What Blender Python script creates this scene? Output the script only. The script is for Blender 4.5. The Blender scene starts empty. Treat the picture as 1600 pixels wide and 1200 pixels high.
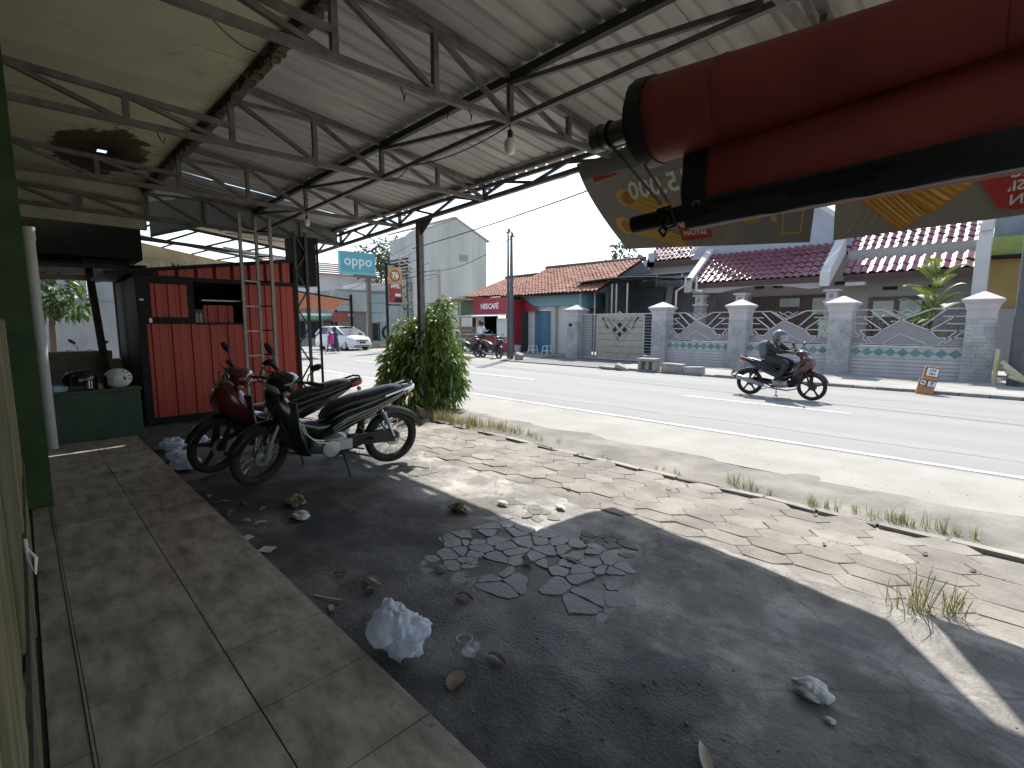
import bpy, math, random
from mathutils import Vector as V, Matrix, Euler, noise
R = math.radians
random.seed(7)
sc = bpy.context.scene
col = sc.collection
# ---------------------------------------------------------------- camera, sky, sun, exposure
cam = bpy.data.cameras.new("camera"); camo = bpy.data.objects.new("camera", cam); col.objects.link(camo)
camo.location = (0, 0, 1.6); camo.rotation_euler = (R(90 - 6.96), 0, R(45.2))
cam.sensor_width = 36; cam.lens = 36 * 770 / 1600; cam.clip_start = .02; cam.clip_end = 2000
sc.camera = camo
SUN_EL, SUN_K = 51.7, V((-.404, .679, 1)).normalized()
w = bpy.data.worlds.new("World"); sc.world = w; w.use_nodes = True
nt = w.node_tree; bg = nt.nodes["Background"]
sky = nt.nodes.new("ShaderNodeTexSky"); sky.sky_type = 'NISHITA'; sky.sun_disc = False
sky.sun_elevation = R(SUN_EL); sky.sun_rotation = math.atan2(SUN_K.x, SUN_K.y)
sky.air_density = 1.2; sky.dust_density = 1.0; sky.ozone_density = 1.0
wb = nt.nodes.new("ShaderNodeHueSaturation"); wb.inputs["Saturation"].default_value = .78   # white balance of the daylight
nt.links.new(sky.outputs[0], wb.inputs["Color"]); nt.links.new(wb.outputs[0], bg.inputs[0]); bg.inputs[1].default_value = .12
sl = bpy.data.lights.new("sun", 'SUN'); sl.energy = 3.5; sl.angle = R(.55); sl.color = (1, .955, .88)
so = bpy.data.objects.new("sun", sl); col.objects.link(so)
so.rotation_euler = SUN_K.to_track_quat('Z', 'Y').to_euler(); so.location = (-8, 14, 20)
sc.view_settings.view_transform = 'Standard'; sc.view_settings.look = 'None'
sc.view_settings.exposure = 1.12; sc.view_settings.gamma = 1
sc.view_settings.use_curve_mapping = False
G = -.06                                    # street and lot level; the tiled porch is 0
# ---------------------------------------------------------------- materials
def M(name, c, r=.7, v=.15, s=5., b=0., bs=40., met=0., c2=None, f=.5, coat=0., spec=.5, rnd=0., det=6., stretch=None, emit=None):
    m = bpy.data.materials.new(name); m.use_nodes = True
    n = m.node_tree.nodes; L = m.node_tree.links; p = n["Principled BSDF"]
    p.inputs["Roughness"].default_value = r; p.inputs["Metallic"].default_value = met
    p.inputs["Specular IOR Level"].default_value = spec; p.inputs["Coat Weight"].default_value = coat
    tc = n.new("ShaderNodeTexCoord"); src = tc.outputs["Object"]
    if stretch:
        mp = n.new("ShaderNodeMapping"); mp.inputs["Scale"].default_value = stretch; L.new(src, mp.inputs[0]); src = mp.outputs[0]
    a = [max(0, x * (1 - v)) for x in c]; d = list(c2) if c2 else [min(1, x * (1 + v)) for x in c]
    nz = n.new("ShaderNodeTexNoise"); nz.inputs["Scale"].default_value = s; nz.inputs["Detail"].default_value = det; nz.inputs["Roughness"].default_value = .62
    L.new(src, nz.inputs["Vector"])
    cr = n.new("ShaderNodeValToRGB"); cr.color_ramp.elements[0].position = .5 - f * .4; cr.color_ramp.elements[1].position = .5 + f * .4
    cr.color_ramp.elements[0].color = (*a, 1); cr.color_ramp.elements[1].color = (*d, 1)
    L.new(nz.outputs[0], cr.inputs[0]); out = cr.outputs[0]
    if rnd:
        oi = n.new("ShaderNodeObjectInfo"); mr = n.new("ShaderNodeMapRange"); mr.inputs[3].default_value = 1 - rnd; mr.inputs[4].default_value = 1 + rnd
        L.new(oi.outputs["Random"], mr.inputs[0]); hs = n.new("ShaderNodeHueSaturation"); L.new(mr.outputs[0], hs.inputs["Value"]); L.new(out, hs.inputs["Color"]); out = hs.outputs[0]
    L.new(out, p.inputs["Base Color"])
    if b:
        n2 = n.new("ShaderNodeTexNoise"); n2.inputs["Scale"].default_value = bs; n2.inputs["Detail"].default_value = 4; L.new(src, n2.inputs["Vector"])
        bm = n.new("ShaderNodeBump"); bm.inputs["Strength"].default_value = b; bm.inputs["Distance"].default_value = .02
        L.new(n2.outputs[0], bm.inputs["Height"]); L.new(bm.outputs[0], p.inputs["Normal"])
    if emit: p.inputs["Emission Color"].default_value = (*emit, 1); p.inputs["Emission Strength"].default_value = 1
    return m
def translucent(m, amt, c=None):
    n = m.node_tree.nodes; L = m.node_tree.links; p = n["Principled BSDF"]; o = n["Material Output"]
    t = n.new("ShaderNodeBsdfTranslucent"); mx = n.new("ShaderNodeMixShader"); mx.inputs[0].default_value = amt
    if c: t.inputs[0].default_value = (*c, 1)
    else: L.new(p.inputs["Base Color"].links[0].from_socket, t.inputs[0])
    L.new(p.outputs[0], mx.inputs[1]); L.new(t.outputs[0], mx.inputs[2]); L.new(mx.outputs[0], o.inputs[0]); return m
def glass(name, c, a=.35, r=.05):
    m = bpy.data.materials.new(name); m.use_nodes = True; n = m.node_tree.nodes; L = m.node_tree.links
    p = n["Principled BSDF"]; p.inputs["Base Color"].default_value = (*c, 1); p.inputs["Roughness"].default_value = r
    t = n.new("ShaderNodeBsdfTransparent"); mx = n.new("ShaderNodeMixShader"); mx.inputs[0].default_value = a
    L.new(t.outputs[0], mx.inputs[1]); L.new(p.outputs[0], mx.inputs[2]); L.new(mx.outputs[0], n["Material Output"].inputs[0]); return m
# ---------------------------------------------------------------- mesh builder
ORG = {}
class B:
    def __init__(s): s.v = []; s.f = []; s.m = []; s.k = 0
    def add(s, vs, fs):
        o = len(s.v); s.v += [tuple(x) for x in vs]; s.f += [tuple(i + o for i in f) for f in fs]; s.m += [s.k] * len(fs); return s
    def mat(s, k): s.k = k; return s
    def bx(s, x0, x1, y0, y1, z0, z1):
        return s.add([(x0,y0,z0),(x1,y0,z0),(x1,y1,z0),(x0,y1,z0),(x0,y0,z1),(x1,y0,z1),(x1,y1,z1),(x0,y1,z1)],
                     [(0,3,2,1),(4,5,6,7),(0,1,5,4),(1,2,6,5),(2,3,7,6),(3,0,4,7)])
    def box(s, c, d, rot=None):
        Mx = Euler(rot).to_matrix() if rot else Matrix.Identity(3); c = V(c)
        p = [c + Mx @ V((sx*d[0]/2, sy*d[1]/2, sz*d[2]/2)) for sz in (-1,1) for sx, sy in ((-1,-1),(1,-1),(1,1),(-1,1))]
        return s.add(p, [(0,3,2,1),(4,5,6,7),(0,1,5,4),(1,2,6,5),(2,3,7,6),(3,0,4,7)])
    def bar(s, p, q, wd, h=None, up=(0,0,1)):
        p, q = V(p), V(q); d = (q - p).normalized(); u = V(up)
        if abs(d.dot(u)) > .98: u = V((0,1,0))
        a = d.cross(u).normalized(); b_ = a.cross(d).normalized(); h = h or wd
        pts = [e + a*sx*wd/2 + b_*sy*h/2 for e in (p, q) for sx, sy in ((-1,-1),(1,-1),(1,1),(-1,1))]
        return s.add(pts, [(0,3,2,1),(4,5,6,7),(0,1,5,4),(1,2,6,5),(2,3,7,6),(3,0,4,7)])
    def tube(s, pts, r, n=8, cap=True):
        pts = [V(p) for p in pts]; N = len(pts); rs = r if isinstance(r, (list, tuple)) else [r]*N
        t = (pts[1]-pts[0]).normalized(); u = t.cross(V((0,0,1)));  u = u if u.length > .05 else t.cross(V((0,1,0))); u.normalize()
        rings = []
        for i in range(N):
            t = ((pts[min(i+1,N-1)] - pts[max(i-1,0)])).normalized(); u = (u - t*u.dot(t)).normalized(); b_ = t.cross(u)
            rings.append([pts[i] + (u*math.cos(2*math.pi*k/n) + b_*math.sin(2*math.pi*k/n))*rs[i] for k in range(n)])
        return s.loft(rings, cap)
    def loft(s, rings, cap=True, closed=True):
        n = len(rings[0]); vs = [p for r_ in rings for p in r_]; fs = []
        for i in range(len(rings)-1):
            for k in range(n if closed else n-1):
                a = i*n+k; b_ = i*n+(k+1) % n; fs.append((a, b_, b_+n, a+n))
        if cap and closed: fs.append(tuple(range(n-1,-1,-1))); fs.append(tuple((len(rings)-1)*n+k for k in range(n)))
        return s.add(vs, fs)
    def lathe(s, prof, n=16, c=(0,0,0), ax='z'):
        f = {'z': lambda r,h,a: (r*math.cos(a), r*math.sin(a), h), 'y': lambda r,h,a: (r*math.cos(a), h, -r*math.sin(a)), 'x': lambda r,h,a: (h, r*math.cos(a), r*math.sin(a))}[ax]
        return s.loft([[V(f(r_, h, 2*math.pi*k/n)) + V(c) for k in range(n)] for r_, h in prof], True)
    def prism(s, poly, fn, d0, d1):
        n = len(poly); vs = [fn(a, b_, d0) for a, b_ in poly] + [fn(a, b_, d1) for a, b_ in poly]
        return s.add(vs, [tuple(range(n-1,-1,-1)), tuple(range(n, 2*n))] + [(i, (i+1) % n, n+(i+1) % n, n+i) for i in range(n)])
    def ring(s, c, R0, r, n=28, m=8, ax='y', sq=1.):          # torus in the plane across ax
        rings = []
        for i in range(n):
            a = 2*math.pi*i/n; rr = []
            for k in range(m):
                b_ = 2*math.pi*k/m; d = R0 + r*math.cos(b_); h = r*sq*math.sin(b_)
                q = (d*math.cos(a), h, d*math.sin(a)) if ax == 'y' else ((h, d*math.cos(a), d*math.sin(a)) if ax == 'x' else (d*math.cos(a), d*math.sin(a), h))
                rr.append(V(q) + V(c))
            rings.append(rr)
        rings.append(rings[0]); return s.loft(rings, False)
    def ball(s, c, r, n=12, m=8, sc_=(1,1,1)):
        return s.loft([[V(c) + V((r*sc_[0]*math.sin(t)*math.cos(2*math.pi*k/n), r*sc_[1]*math.sin(t)*math.sin(2*math.pi*k/n), -r*sc_[2]*math.cos(t))) for k in range(n)]
                       for t in [max(.02, math.pi*i/m) if i < m else math.pi-.02 for i in range(m+1)]], True)
    def build(s, name, mats, par=None, smooth=False, kind=None, bev=0, ang=40):
        if not isinstance(mats, (list, tuple)): mats = [mats]
        me = bpy.data.meshes.new(name); og = ORG.get(par.name, V((0,0,0))) if par else V((0,0,0))
        me.from_pydata([(x-og.x, y-og.y, z-og.z) for x, y, z in s.v], [], s.f)
        for m in mats: me.materials.append(m)
        if len(mats) > 1: me.polygons.foreach_set("material_index", s.m)
        me.update()
        if smooth: me.polygons.foreach_set("use_smooth", [True]*len(me.polygons)); me.set_sharp_from_angle(angle=R(ang))
        o = bpy.data.objects.new(name, me); col.objects.link(o)
        if par: o.parent = par
        ORG[o.name] = og.copy()
        if kind: o["kind"] = kind
        if bev:
            bv = o.modifiers.new("bevel", 'BEVEL'); bv.width = bev; bv.segments = 2; bv.limit_method = 'ANGLE'
        return o
def tag(o, label, cat, group=None):
    o["label"] = label; o["category"] = cat
    if group: o["group"] = group
    return o
def thing(name, label, cat, loc=(0,0,0), group=None):
    o = bpy.data.objects.new(name, None); col.objects.link(o); o.location = loc; o.empty_display_size = .1
    ORG[o.name] = V(loc); return tag(o, label, cat, group)
def inst(me, name, par, loc, rot=(0,0,0), scl=(1,1,1), kind=None):
    o = bpy.data.objects.new(name, me); col.objects.link(o); og = ORG.get(par.name, V((0,0,0))) if par else V((0,0,0))
    o.location = V(loc) - og; o.rotation_euler = rot; o.scale = scl
    if par: o.parent = par
    if kind: o["kind"] = kind
    return o
def kids(o): return [c for c in bpy.data.objects if c.parent == o]
def clone(o, loc, rot, label=None, scale=None):
    def cp(a, p):
        c = a.copy(); col.objects.link(c)
        if p: c.parent = p
        for k in kids(a): cp(k, c)
        return c
    r = cp(o, None); r.location = loc; r.rotation_euler = rot
    if label: r["label"] = label
    if scale: r.scale = (scale,)*3
    return r
def text(txt, size, par, mtx, m, name="lettering", ext=.003, bold=0., sx=1., align='CENTER'):
    cu = bpy.data.curves.new(name, 'FONT'); cu.body = txt; cu.size = size; cu.extrude = ext; cu.align_x = align; cu.align_y = 'CENTER'; cu.offset = bold; cu.resolution_u = 2
    t = bpy.data.objects.new("tmp", cu); col.objects.link(t); bpy.context.view_layer.update()
    me = bpy.data.meshes.new_from_object(t.evaluated_get(bpy.context.evaluated_depsgraph_get()))
    bpy.data.objects.remove(t); me.transform(Matrix.Diagonal((sx,1,1,1))); me.transform(mtx); og = ORG[par.name] if par else V((0,0,0))
    me.transform(Matrix.Translation(-og)); me.materials.clear(); me.materials.append(m)
    if sx < 0: me.flip_normals()
    o = bpy.data.objects.new(name, me); col.objects.link(o); o.parent = par; ORG[o.name] = og; return o
def frame_m(o, x, y):                       # matrix: text x axis, y axis at origin o
    x, y = V(x).normalized(), V(y).normalized(); z = x.cross(y)
    return Matrix(((x.x,y.x,z.x,o[0]),(x.y,y.y,z.y,o[1]),(x.z,y.z,z.z,o[2]),(0,0,0,1)))
FX = lambda y, out=-1: (lambda a, b, d: (a, y + out*d, b))          # plane facing -Y: a = x, b = z, d = depth towards viewer
FY = lambda x, out=1: (lambda a, b, d: (x + out*d, a, b))           # plane facing +X: a = y, b = z
def leafball(bd, cs, n, ln, wd, droop=.5, seed=1, shell=.55, up=.0):
    rg = random.Random(seed)
    for c, r in cs:
        c = V(c); r = V(r) if not isinstance(r, (int, float)) else V((r,r,r))
        for i in range(int(n*(r.x*r.y*r.z)**(2/3))):
            d = V((rg.gauss(0,1), rg.gauss(0,1), rg.gauss(0,1))).normalized(); q = shell + (1-shell)*rg.random()**.5
            if noise.noise(d*2.2 + c) < -.18 and q > .8: continue
            p = c + V((d.x*r.x, d.y*r.y, d.z*r.z))*q
            ax = (d + V((rg.gauss(0,.6), rg.gauss(0,.6), rg.gauss(0,.6)+up-droop))).normalized()
            sd = ax.cross(V((rg.gauss(0,1), rg.gauss(0,1), rg.gauss(0,1)))).normalized()
            nn = ax.cross(sd); l = ln*rg.uniform(.6,1.25); w_ = wd*rg.uniform(.7,1.2)
            m1 = p + ax*l*.35 + nn*l*.05; m2 = p + ax*l*.7 + V((0,0,-l*.08*droop*2)); tip = p + ax*l + V((0,0,-l*.25*droop*2))
            bd.add([p, m1+sd*w_*.5, m2+sd*w_*.42, tip, m2-sd*w_*.42, m1-sd*w_*.5], [(0,1,5),(1,2,4,5),(2,3,4)])
# ---------------------------------------------------------------- palette
m_steel = M("grey_painted_steel", (.105,.10,.10), .55, .3, 9, .15, 60, c2=(.16,.13,.11))
m_black = M("black_paint", (.008,.008,.009), .6, .3, 6, spec=.25)
m_dark = M("dark_plastic", (.018,.018,.02), .5, .2, 8)
m_gloss = M("gloss_black_paint", (.006,.007,.008), .22, .1, 5, coat=.5)
m_rub = M("tyre_rubber", (.022,.021,.02), .85, .3, 20, .2, 90)
m_chrome = M("chrome", (.72,.72,.73), .14, .05, 5, met=1)
m_alu = M("dull_aluminium", (.42,.42,.41), .42, .2, 14, .1, 60, met=.85)
m_white = M("white_paint", (.74,.74,.73), .55, .08, 4, .05, 30)
m_wall = M("greyish_white_wall", (.62,.62,.6), .85, .12, 1.5, .1, 12)
m_concrete = M("grey_concrete", (.33,.32,.3), .9, .25, 2.5, .25, 30)
m_rust = M("rusty_dark_steel", (.09,.075,.065), .8, .4, 12, .2, 50)
m_red = M("red_sheet_metal", (.36,.034,.018), .45, .18, 3, .08, 20, stretch=(1,1,.25), c2=(.52,.055,.026), det=12, f=.9)
m_leaf = translucent(M("mango_leaf", (.05,.10,.022), .45, .35, 3.5, c2=(.12,.19,.04)), .35)
m_leafd = translucent(M("dark_tree_leaf", (.035,.06,.02), .55, .3, 1.2, c2=(.07,.10,.03)), .25)
m_grass = translucent(M("dry_green_grass", (.20,.23,.075), .6, .3, 4, c2=(.40,.36,.18)), .4)
m_bark = M("bark", (.12,.09,.065), .9, .3, 8, .4, 30)
m_wood = M("weathered_wood", (.24,.18,.12), .8, .3, 5, .2, 30, stretch=(1,1,6))
m_glassd = M("dark_window_glass", (.03,.035,.04), .08, .1, 2, spec=.6)
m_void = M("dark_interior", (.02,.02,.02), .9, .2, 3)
m_txtw = M("white_lettering", (.75,.75,.74), .6, .04, 8)
m_txtk = M("black_lettering", (.02,.02,.02), .6, .05, 8)
# ---------------------------------------------------------------- ground, road, lot
def sheet(name, x0, x1, y0, y1, z, m, kind="structure"):
    o = B().add([(x0,y0,z),(x1,y0,z),(x1,y1,z),(x0,y1,z)], [(0,1,2,3)]).build(name, m); o["kind"] = kind; return o
m_earth = M("dusty_earth", (.29,.26,.22), .95, .2, .6, .3, 14, c2=(.38,.35,.3))
sheet("ground", -500, 500, -500, 500, G-.12, m_earth)
m_road = M("worn_asphalt", (.228,.227,.218), .88, .10, 1.1, .12, 160, c2=(.30,.298,.288), det=10, stretch=(.045,1,1), f=.8)
sheet("road", -140, 90, 7.0, 15.34, G-.004, m_road)
m_should = M("pale_dusty_shoulder", (.29,.275,.25), .95, .12, 1.3, .25, 70, c2=(.38,.365,.335), det=12, f=.8)
# shoulder with an uneven edge towards the verge
bs = B(); N = 160; xs = [-60 + 75*i/N for i in range(N+1)]
lo = [5.9 + .12*noise.noise(V((x*.9,1,0))) + .06*noise.noise(V((x*3.1,4,0))) for x in xs]
bs.add([(x,y,G) for x, y in zip(xs, lo)] + [(x, 7.43 + .03*noise.noise(V((x*2,7,0))), G) for x in xs], [(i,i+1,N+2+i,N+1+i) for i in range(N)])
o = bs.build("road_shoulder", m_should); o["kind"] = "structure"
m_line = M("worn_road_paint", (.36,.36,.35), .8, .12, 7, .1, 60, c2=(.66,.655,.63), f=.3, det=12, stretch=(.5,1.5,1))
lr = bpy.data.objects["road"]
B().add([(-140,7.53,G+.002),(60,7.53,G+.002),(60,7.66,G+.002),(-140,7.66,G+.002)], [(0,1,2,3)]).build("edge_line", m_line, lr)
ln = B()
for k in range(-9, 3):
    a = -5.27 + 8.05*k
    B().add([(a,10.81,G),(a+3.3,10.81,G),(a+3.3,10.93,G),(a,10.93,G)], [(0,1,2,3)]).build("centre_dash", m_line, lr)
m_crk = M("tar_sealed_crack", (.13,.13,.128), .85, .3, 6)
for x0, y0, x1, y1 in ((-9,8.2,-3,8.5),(-3,8.5,2.5,8.35),(-14,13.3,-6,13.1),(-6,13.1,-1,13.4)):
    b = B(); n = 30; P = []
    for i in range(n+1): t = i/n; P.append((x0+(x1-x0)*t + .06*noise.noise(V((t*7,x0,1))), y0+(y1-y0)*t + .10*noise.noise(V((t*6,y0,3))) + .03*noise.noise(V((t*21,y0,5)))))
    for x, y in P: w_ = .007+.005*noise.noise(V((x*3,y,0))); b.v += [(x-w_*.3,y-w_,G+.0025),(x+w_*.3,y+w_,G+.0025)]
    b.f = [(2*i,2*i+2,2*i+3,2*i+1) for i in range(n)]; b.m = [0]*n; b.build("road_crack", m_crk, lr)
# dirt verge between kerb strip and shoulder
m_verge = M("verge_dirt", (.175,.162,.142), .95, .25, 1.6, .5, 26, c2=(.29,.272,.243), det=11)
bv = B(); NX, NY = 170, 8
for j in range(NY+1):
    for i in range(NX+1):
        x = -26 + 36*i/NX; t = j/NY; y = 4.98 + t*1.25
        bv.v.append((x, y, G - .012 + .018*math.sin(math.pi*t) + .022*noise.noise(V((x*1.7,y*3,0)))*(1-t*.6)))
bv.f = [(j*(NX+1)+i, j*(NX+1)+i+1, (j+1)*(NX+1)+i+1, (j+1)*(NX+1)+i) for j in range(NY) for i in range(NX)]; bv.m = [0]*len(bv.f)
o = bv.build("dirt_verge", m_verge, smooth=True); o["kind"] = "structure"
# lot: old concrete slab with worn relief, cracks as geometry
def lot_mat():
    m = M("worn_lot_concrete", (.085,.08,.071), .85, .25, 1.1, .3, 55, c2=(.18,.168,.15), det=14)
    n = m.node_tree.nodes; L = m.node_tree.links; p = n["Principled BSDF"]; src = p.inputs["Base Color"].links[0].from_socket
    tc = n["Texture Coordinate"].outputs["Object"]
    nz = n.new("ShaderNodeTexNoise"); nz.inputs["Scale"].default_value = .75; nz.inputs["Detail"].default_value = 8; L.new(tc, nz.inputs[0])
    r1 = n.new("ShaderNodeValToRGB"); r1.color_ramp.elements[0].position = .42; r1.color_ramp.elements[1].position = .62
    L.new(nz.outputs[0], r1.inputs[0])
    for sc__, st_, lo_, hi_, da, db in ((2.6,(1,1,1),.46,.56,.72,1.25),(3.2,(.35,2.2,1),.52,.6,1.0,1.35),(9,(1,1,1),.55,.68,1.0,.6),(70,(1,1,1),.35,.65,.85,1.15)):
        mq = n.new("ShaderNodeMapping"); mq.inputs["Scale"].default_value = st_; mq.inputs["Rotation"].default_value = (0,0,.5); L.new(tc, mq.inputs[0])
        nq = n.new("ShaderNodeTexNoise"); nq.inputs["Scale"].default_value = sc__; nq.inputs["Detail"].default_value = 12; nq.inputs["Roughness"].default_value = .6; L.new(mq.outputs[0], nq.inputs[0])
        rq = n.new("ShaderNodeMapRange"); rq.inputs[1].default_value = lo_; rq.inputs[2].default_value = hi_; rq.inputs[3].default_value = da; rq.inputs[4].default_value = db; L.new(nq.outputs[0], rq.inputs[0])
        hq = n.new("ShaderNodeHueSaturation"); L.new(rq.outputs[0], hq.inputs["Value"]); L.new(src, hq.inputs["Color"]); src = hq.outputs[0]
    mx = n.new("ShaderNodeMixRGB"); mx.blend_type = 'MULTIPLY'; mx.inputs[2].default_value = (.6,.61,.63,1); L.new(src, mx.inputs[1])
    mu = n.new("ShaderNodeMath"); mu.operation = 'MULTIPLY'; mu.inputs[1].default_value = .75; L.new(r1.outputs[0], mu.inputs[0]); L.new(mu.outputs[0], mx.inputs[0])
    last = mx.outputs[0]
    n9 = n.new("ShaderNodeTexNoise"); n9.inputs["Scale"].default_value = .62; n9.inputs["Detail"].default_value = 7; n9.inputs["Distortion"].default_value = .4; L.new(tc, n9.inputs[0])
    # two tones: darker towards the porch, paler towards the street, ragged edge between
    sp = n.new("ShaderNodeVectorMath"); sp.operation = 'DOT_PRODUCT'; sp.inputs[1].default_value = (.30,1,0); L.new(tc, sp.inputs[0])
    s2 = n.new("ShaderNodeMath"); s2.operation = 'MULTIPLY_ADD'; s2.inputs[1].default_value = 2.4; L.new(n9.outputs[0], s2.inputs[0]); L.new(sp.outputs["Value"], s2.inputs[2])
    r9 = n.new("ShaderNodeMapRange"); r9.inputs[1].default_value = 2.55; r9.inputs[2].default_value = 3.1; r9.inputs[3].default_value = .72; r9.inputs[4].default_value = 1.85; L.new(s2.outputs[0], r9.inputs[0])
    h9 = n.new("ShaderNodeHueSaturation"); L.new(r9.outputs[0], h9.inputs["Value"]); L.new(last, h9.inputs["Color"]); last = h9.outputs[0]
    # oil stain spots
    for cx, cy, rr in ((-1.47,1.5,.24),(-1.65,1.85,.16),(-3.9,1.7,.3),(-1.0,2.0,.3)):
        vd = n.new("ShaderNodeVectorMath"); vd.operation = 'DISTANCE'; vd.inputs[1].default_value = (cx,cy,G)
        nn = n.new("ShaderNodeTexNoise"); nn.inputs["Scale"].default_value = 7; L.new(tc, nn.inputs[0])
        ad = n.new("ShaderNodeMath"); ad.operation = 'MULTIPLY_ADD'; ad.inputs[1].default_value = .35; L.new(nn.outputs[0], ad.inputs[0]); L.new(vd.outputs["Value"], ad.inputs[2]); L.new(tc, vd.inputs[0])
        mp = n.new("ShaderNodeMapRange"); mp.inputs[1].default_value = rr+.1; mp.inputs[2].default_value = rr+.22; mp.inputs[3].default_value = .8; mp.inputs[4].default_value = 0; L.new(ad.outputs[0], mp.inputs[0])
        m2 = n.new("ShaderNodeMixRGB"); m2.inputs[2].default_value = (.022,.022,.024,1); L.new(mp.outputs[0], m2.inputs[0]); L.new(last, m2.inputs[1]); last = m2.outputs[0]
    # thin cracks
    vo = n.new("ShaderNodeTexVoronoi"); vo.feature = 'DISTANCE_TO_EDGE'; vo.inputs["Scale"].default_value = 1.25
    wn = n.new("ShaderNodeTexNoise"); wn.inputs["Scale"].default_value = 2.5; wn.inputs["Detail"].default_value = 6; L.new(tc, wn.inputs[0])
    va = n.new("ShaderNodeMixRGB"); va.inputs[0].default_value = .14; L.new(tc, va.inputs[1]); L.new(wn.outputs["Color"], va.inputs[2]); L.new(va.outputs[0], vo.inputs["Vector"])
    rc = n.new("ShaderNodeMapRange"); rc.inputs[1].default_value = .004; rc.inputs[2].default_value = .014; rc.inputs[3].default_value = .55; rc.inputs[4].default_value = 0; L.new(vo.outputs["Distance"], rc.inputs[0])
    gate = n.new("ShaderNodeMath"); gate.operation = 'MULTIPLY'; L.new(rc.outputs[0], gate.inputs[0]); L.new(wn.outputs[0], gate.inputs[1])
    m3 = n.new("ShaderNodeMixRGB"); m3.inputs[2].default_value = (.03,.028,.025,1); L.new(gate.outputs[0], m3.inputs[0]); L.new(last, m3.inputs[1])
    L.new(m3.outputs[0], p.inputs["Base Color"])
    rr_ = n.new("ShaderNodeMapRange"); rr_.inputs[1].default_value = .35; rr_.inputs[2].default_value = .7; rr_.inputs[3].default_value = .5; rr_.inputs[4].default_value = .95; L.new(nz.outputs[0], rr_.inputs[0]); L.new(rr_.outputs[0], p.inputs["Roughness"])
    return m
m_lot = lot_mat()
bl = B(); NX, NY = 260, 72; X0, X1, Y0, Y1 = -13., 3., 1.07, 4.99
def lot_z(x, y):
    z = .009*noise.noise(V((x*.8,y*.8,3))) + .007*noise.fractal(V((x*4,y*4,1)), 1, 2, 4)
    d = math.hypot((x+1.1)/1.0, (y-1.75)/.55)                         # broken-up rough patch with a channel
    if d < 1: z += (1-d)*.02*(noise.noise(V((x*9,y*9,5)))-.4)
    z -= .006*max(0,min(1,1.6-1.4*((x+2.35)**2/.8 + (y-2.45)**2/.42)))
    return G - .02 + z
for j in range(NY+1):
    for i in range(NX+1):
        x = X0 + (X1-X0)*i/NX; y = Y0 + (Y1-Y0)*j/NY; bl.v.append((x, y, lot_z(x, y) + .012*max(0,min(1,(y-3.22)/.25)) - .028*max(0,min(1,(y-3.5-.15*noise.noise(V((x*1.1,2,0))))/.45))))
bl.f = [(j*(NX+1)+i, j*(NX+1)+i+1, (j+1)*(NX+1)+i+1, (j+1)*(NX+1)+i) for j in range(NY) for i in range(NX)]; bl.m = [0]*len(bl.f)
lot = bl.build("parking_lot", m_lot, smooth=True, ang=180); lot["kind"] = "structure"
# hexagonal pavers, each a piece, rows along the road, slightly uneven
m_pav = M("hexagonal_paver_concrete", (.195,.178,.158), .92, .22, 2.6, .35, 45, c2=(.31,.285,.252), rnd=.13, det=11)
m_pavw = M("scuffed_pale_paver", (.27,.25,.22), .92, .2, 3, .3, 45, rnd=.12)
def paver(poly, name="paver", par=None, m=None, z=G, h=.03, fl=1., seed=0):
    rg = random.Random(seed); par = par or lot; cx = sum(p[0] for p in poly)/len(poly); cy = sum(p[1] for p in poly)/len(poly)
    dz = rg.uniform(-.005,.002)*fl; tx, ty = rg.gauss(0,.009)*fl, rg.gauss(0,.009)*fl; n = len(poly); s1 = .955 if n < 7 else .95
    zz = lambda x, y: z + dz + (x-cx)*tx + (y-cy)*ty
    b = B(); b.add([(x,y,z-h) for x, y in poly] + [(x,y,zz(x,y)-.007) for x, y in poly] + [(cx+(x-cx)*s1, cy+(y-cy)*s1, zz(x,y)) for x, y in poly],
                   [(i,(i+1)%n,n+(i+1)%n,n+i) for i in range(n)] + [(n+i,n+(i+1)%n,2*n+(i+1)%n,2*n+i) for i in range(n)] + [tuple(range(2*n,3*n))])
    return b.build(name, m or m_pav, par)
rg = random.Random(3); hw, hh = .205, .155; cnt = 0; farb = B()
for r_ in range(0, 7):
    for c_ in range(-38, 8):
        cx = c_*hw*1.52 - .2; cy = 3.62 + r_*hh*1.46*.88 + (hh*.64 if c_ % 2 else 0)
        if cy > 4.86 or cx > 1.6 or cx < -9.4: continue
        edge = 3.5 + .18*noise.noise(V((cx*1.1,2,0)))
        if cy < edge + .05: continue
        k = .985
        pl = [(cx+hw*k*math.cos(a)*1., cy+hh*.86*k*math.sin(a)) for a in [math.pi*i/3 for i in range(6)]]
        pl = [(x+rg.gauss(0,.004), y+rg.gauss(0,.004)) for x, y in pl]
        cnt += 1
        paver(pl, m=m_pavw if rg.random() < .07 else m_pav, seed=cnt, z=G-.016*max(0,1-(cy-edge)/.5))
# kerb strip of cast blocks at the paving's outer edge
m_kst = M("pale_kerb_block", (.28,.265,.235), .9, .2, 4, .3, 40, rnd=.12)
for i in range(24):
    x = -9.2 + i*.45; rg2 = random.Random(i)
    if rg2.random() < .08: continue
    y = 4.95 + rg2.gauss(0,.006); z = G + rg2.uniform(-.012,.002)
    paver([(x+.01,y),(x+.44,y+rg2.gauss(0,.006)),(x+.44,y+.085),(x+.01,y+.085)], "kerb_block", m=m_kst, z=z, h=.05, seed=900+i)
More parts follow.
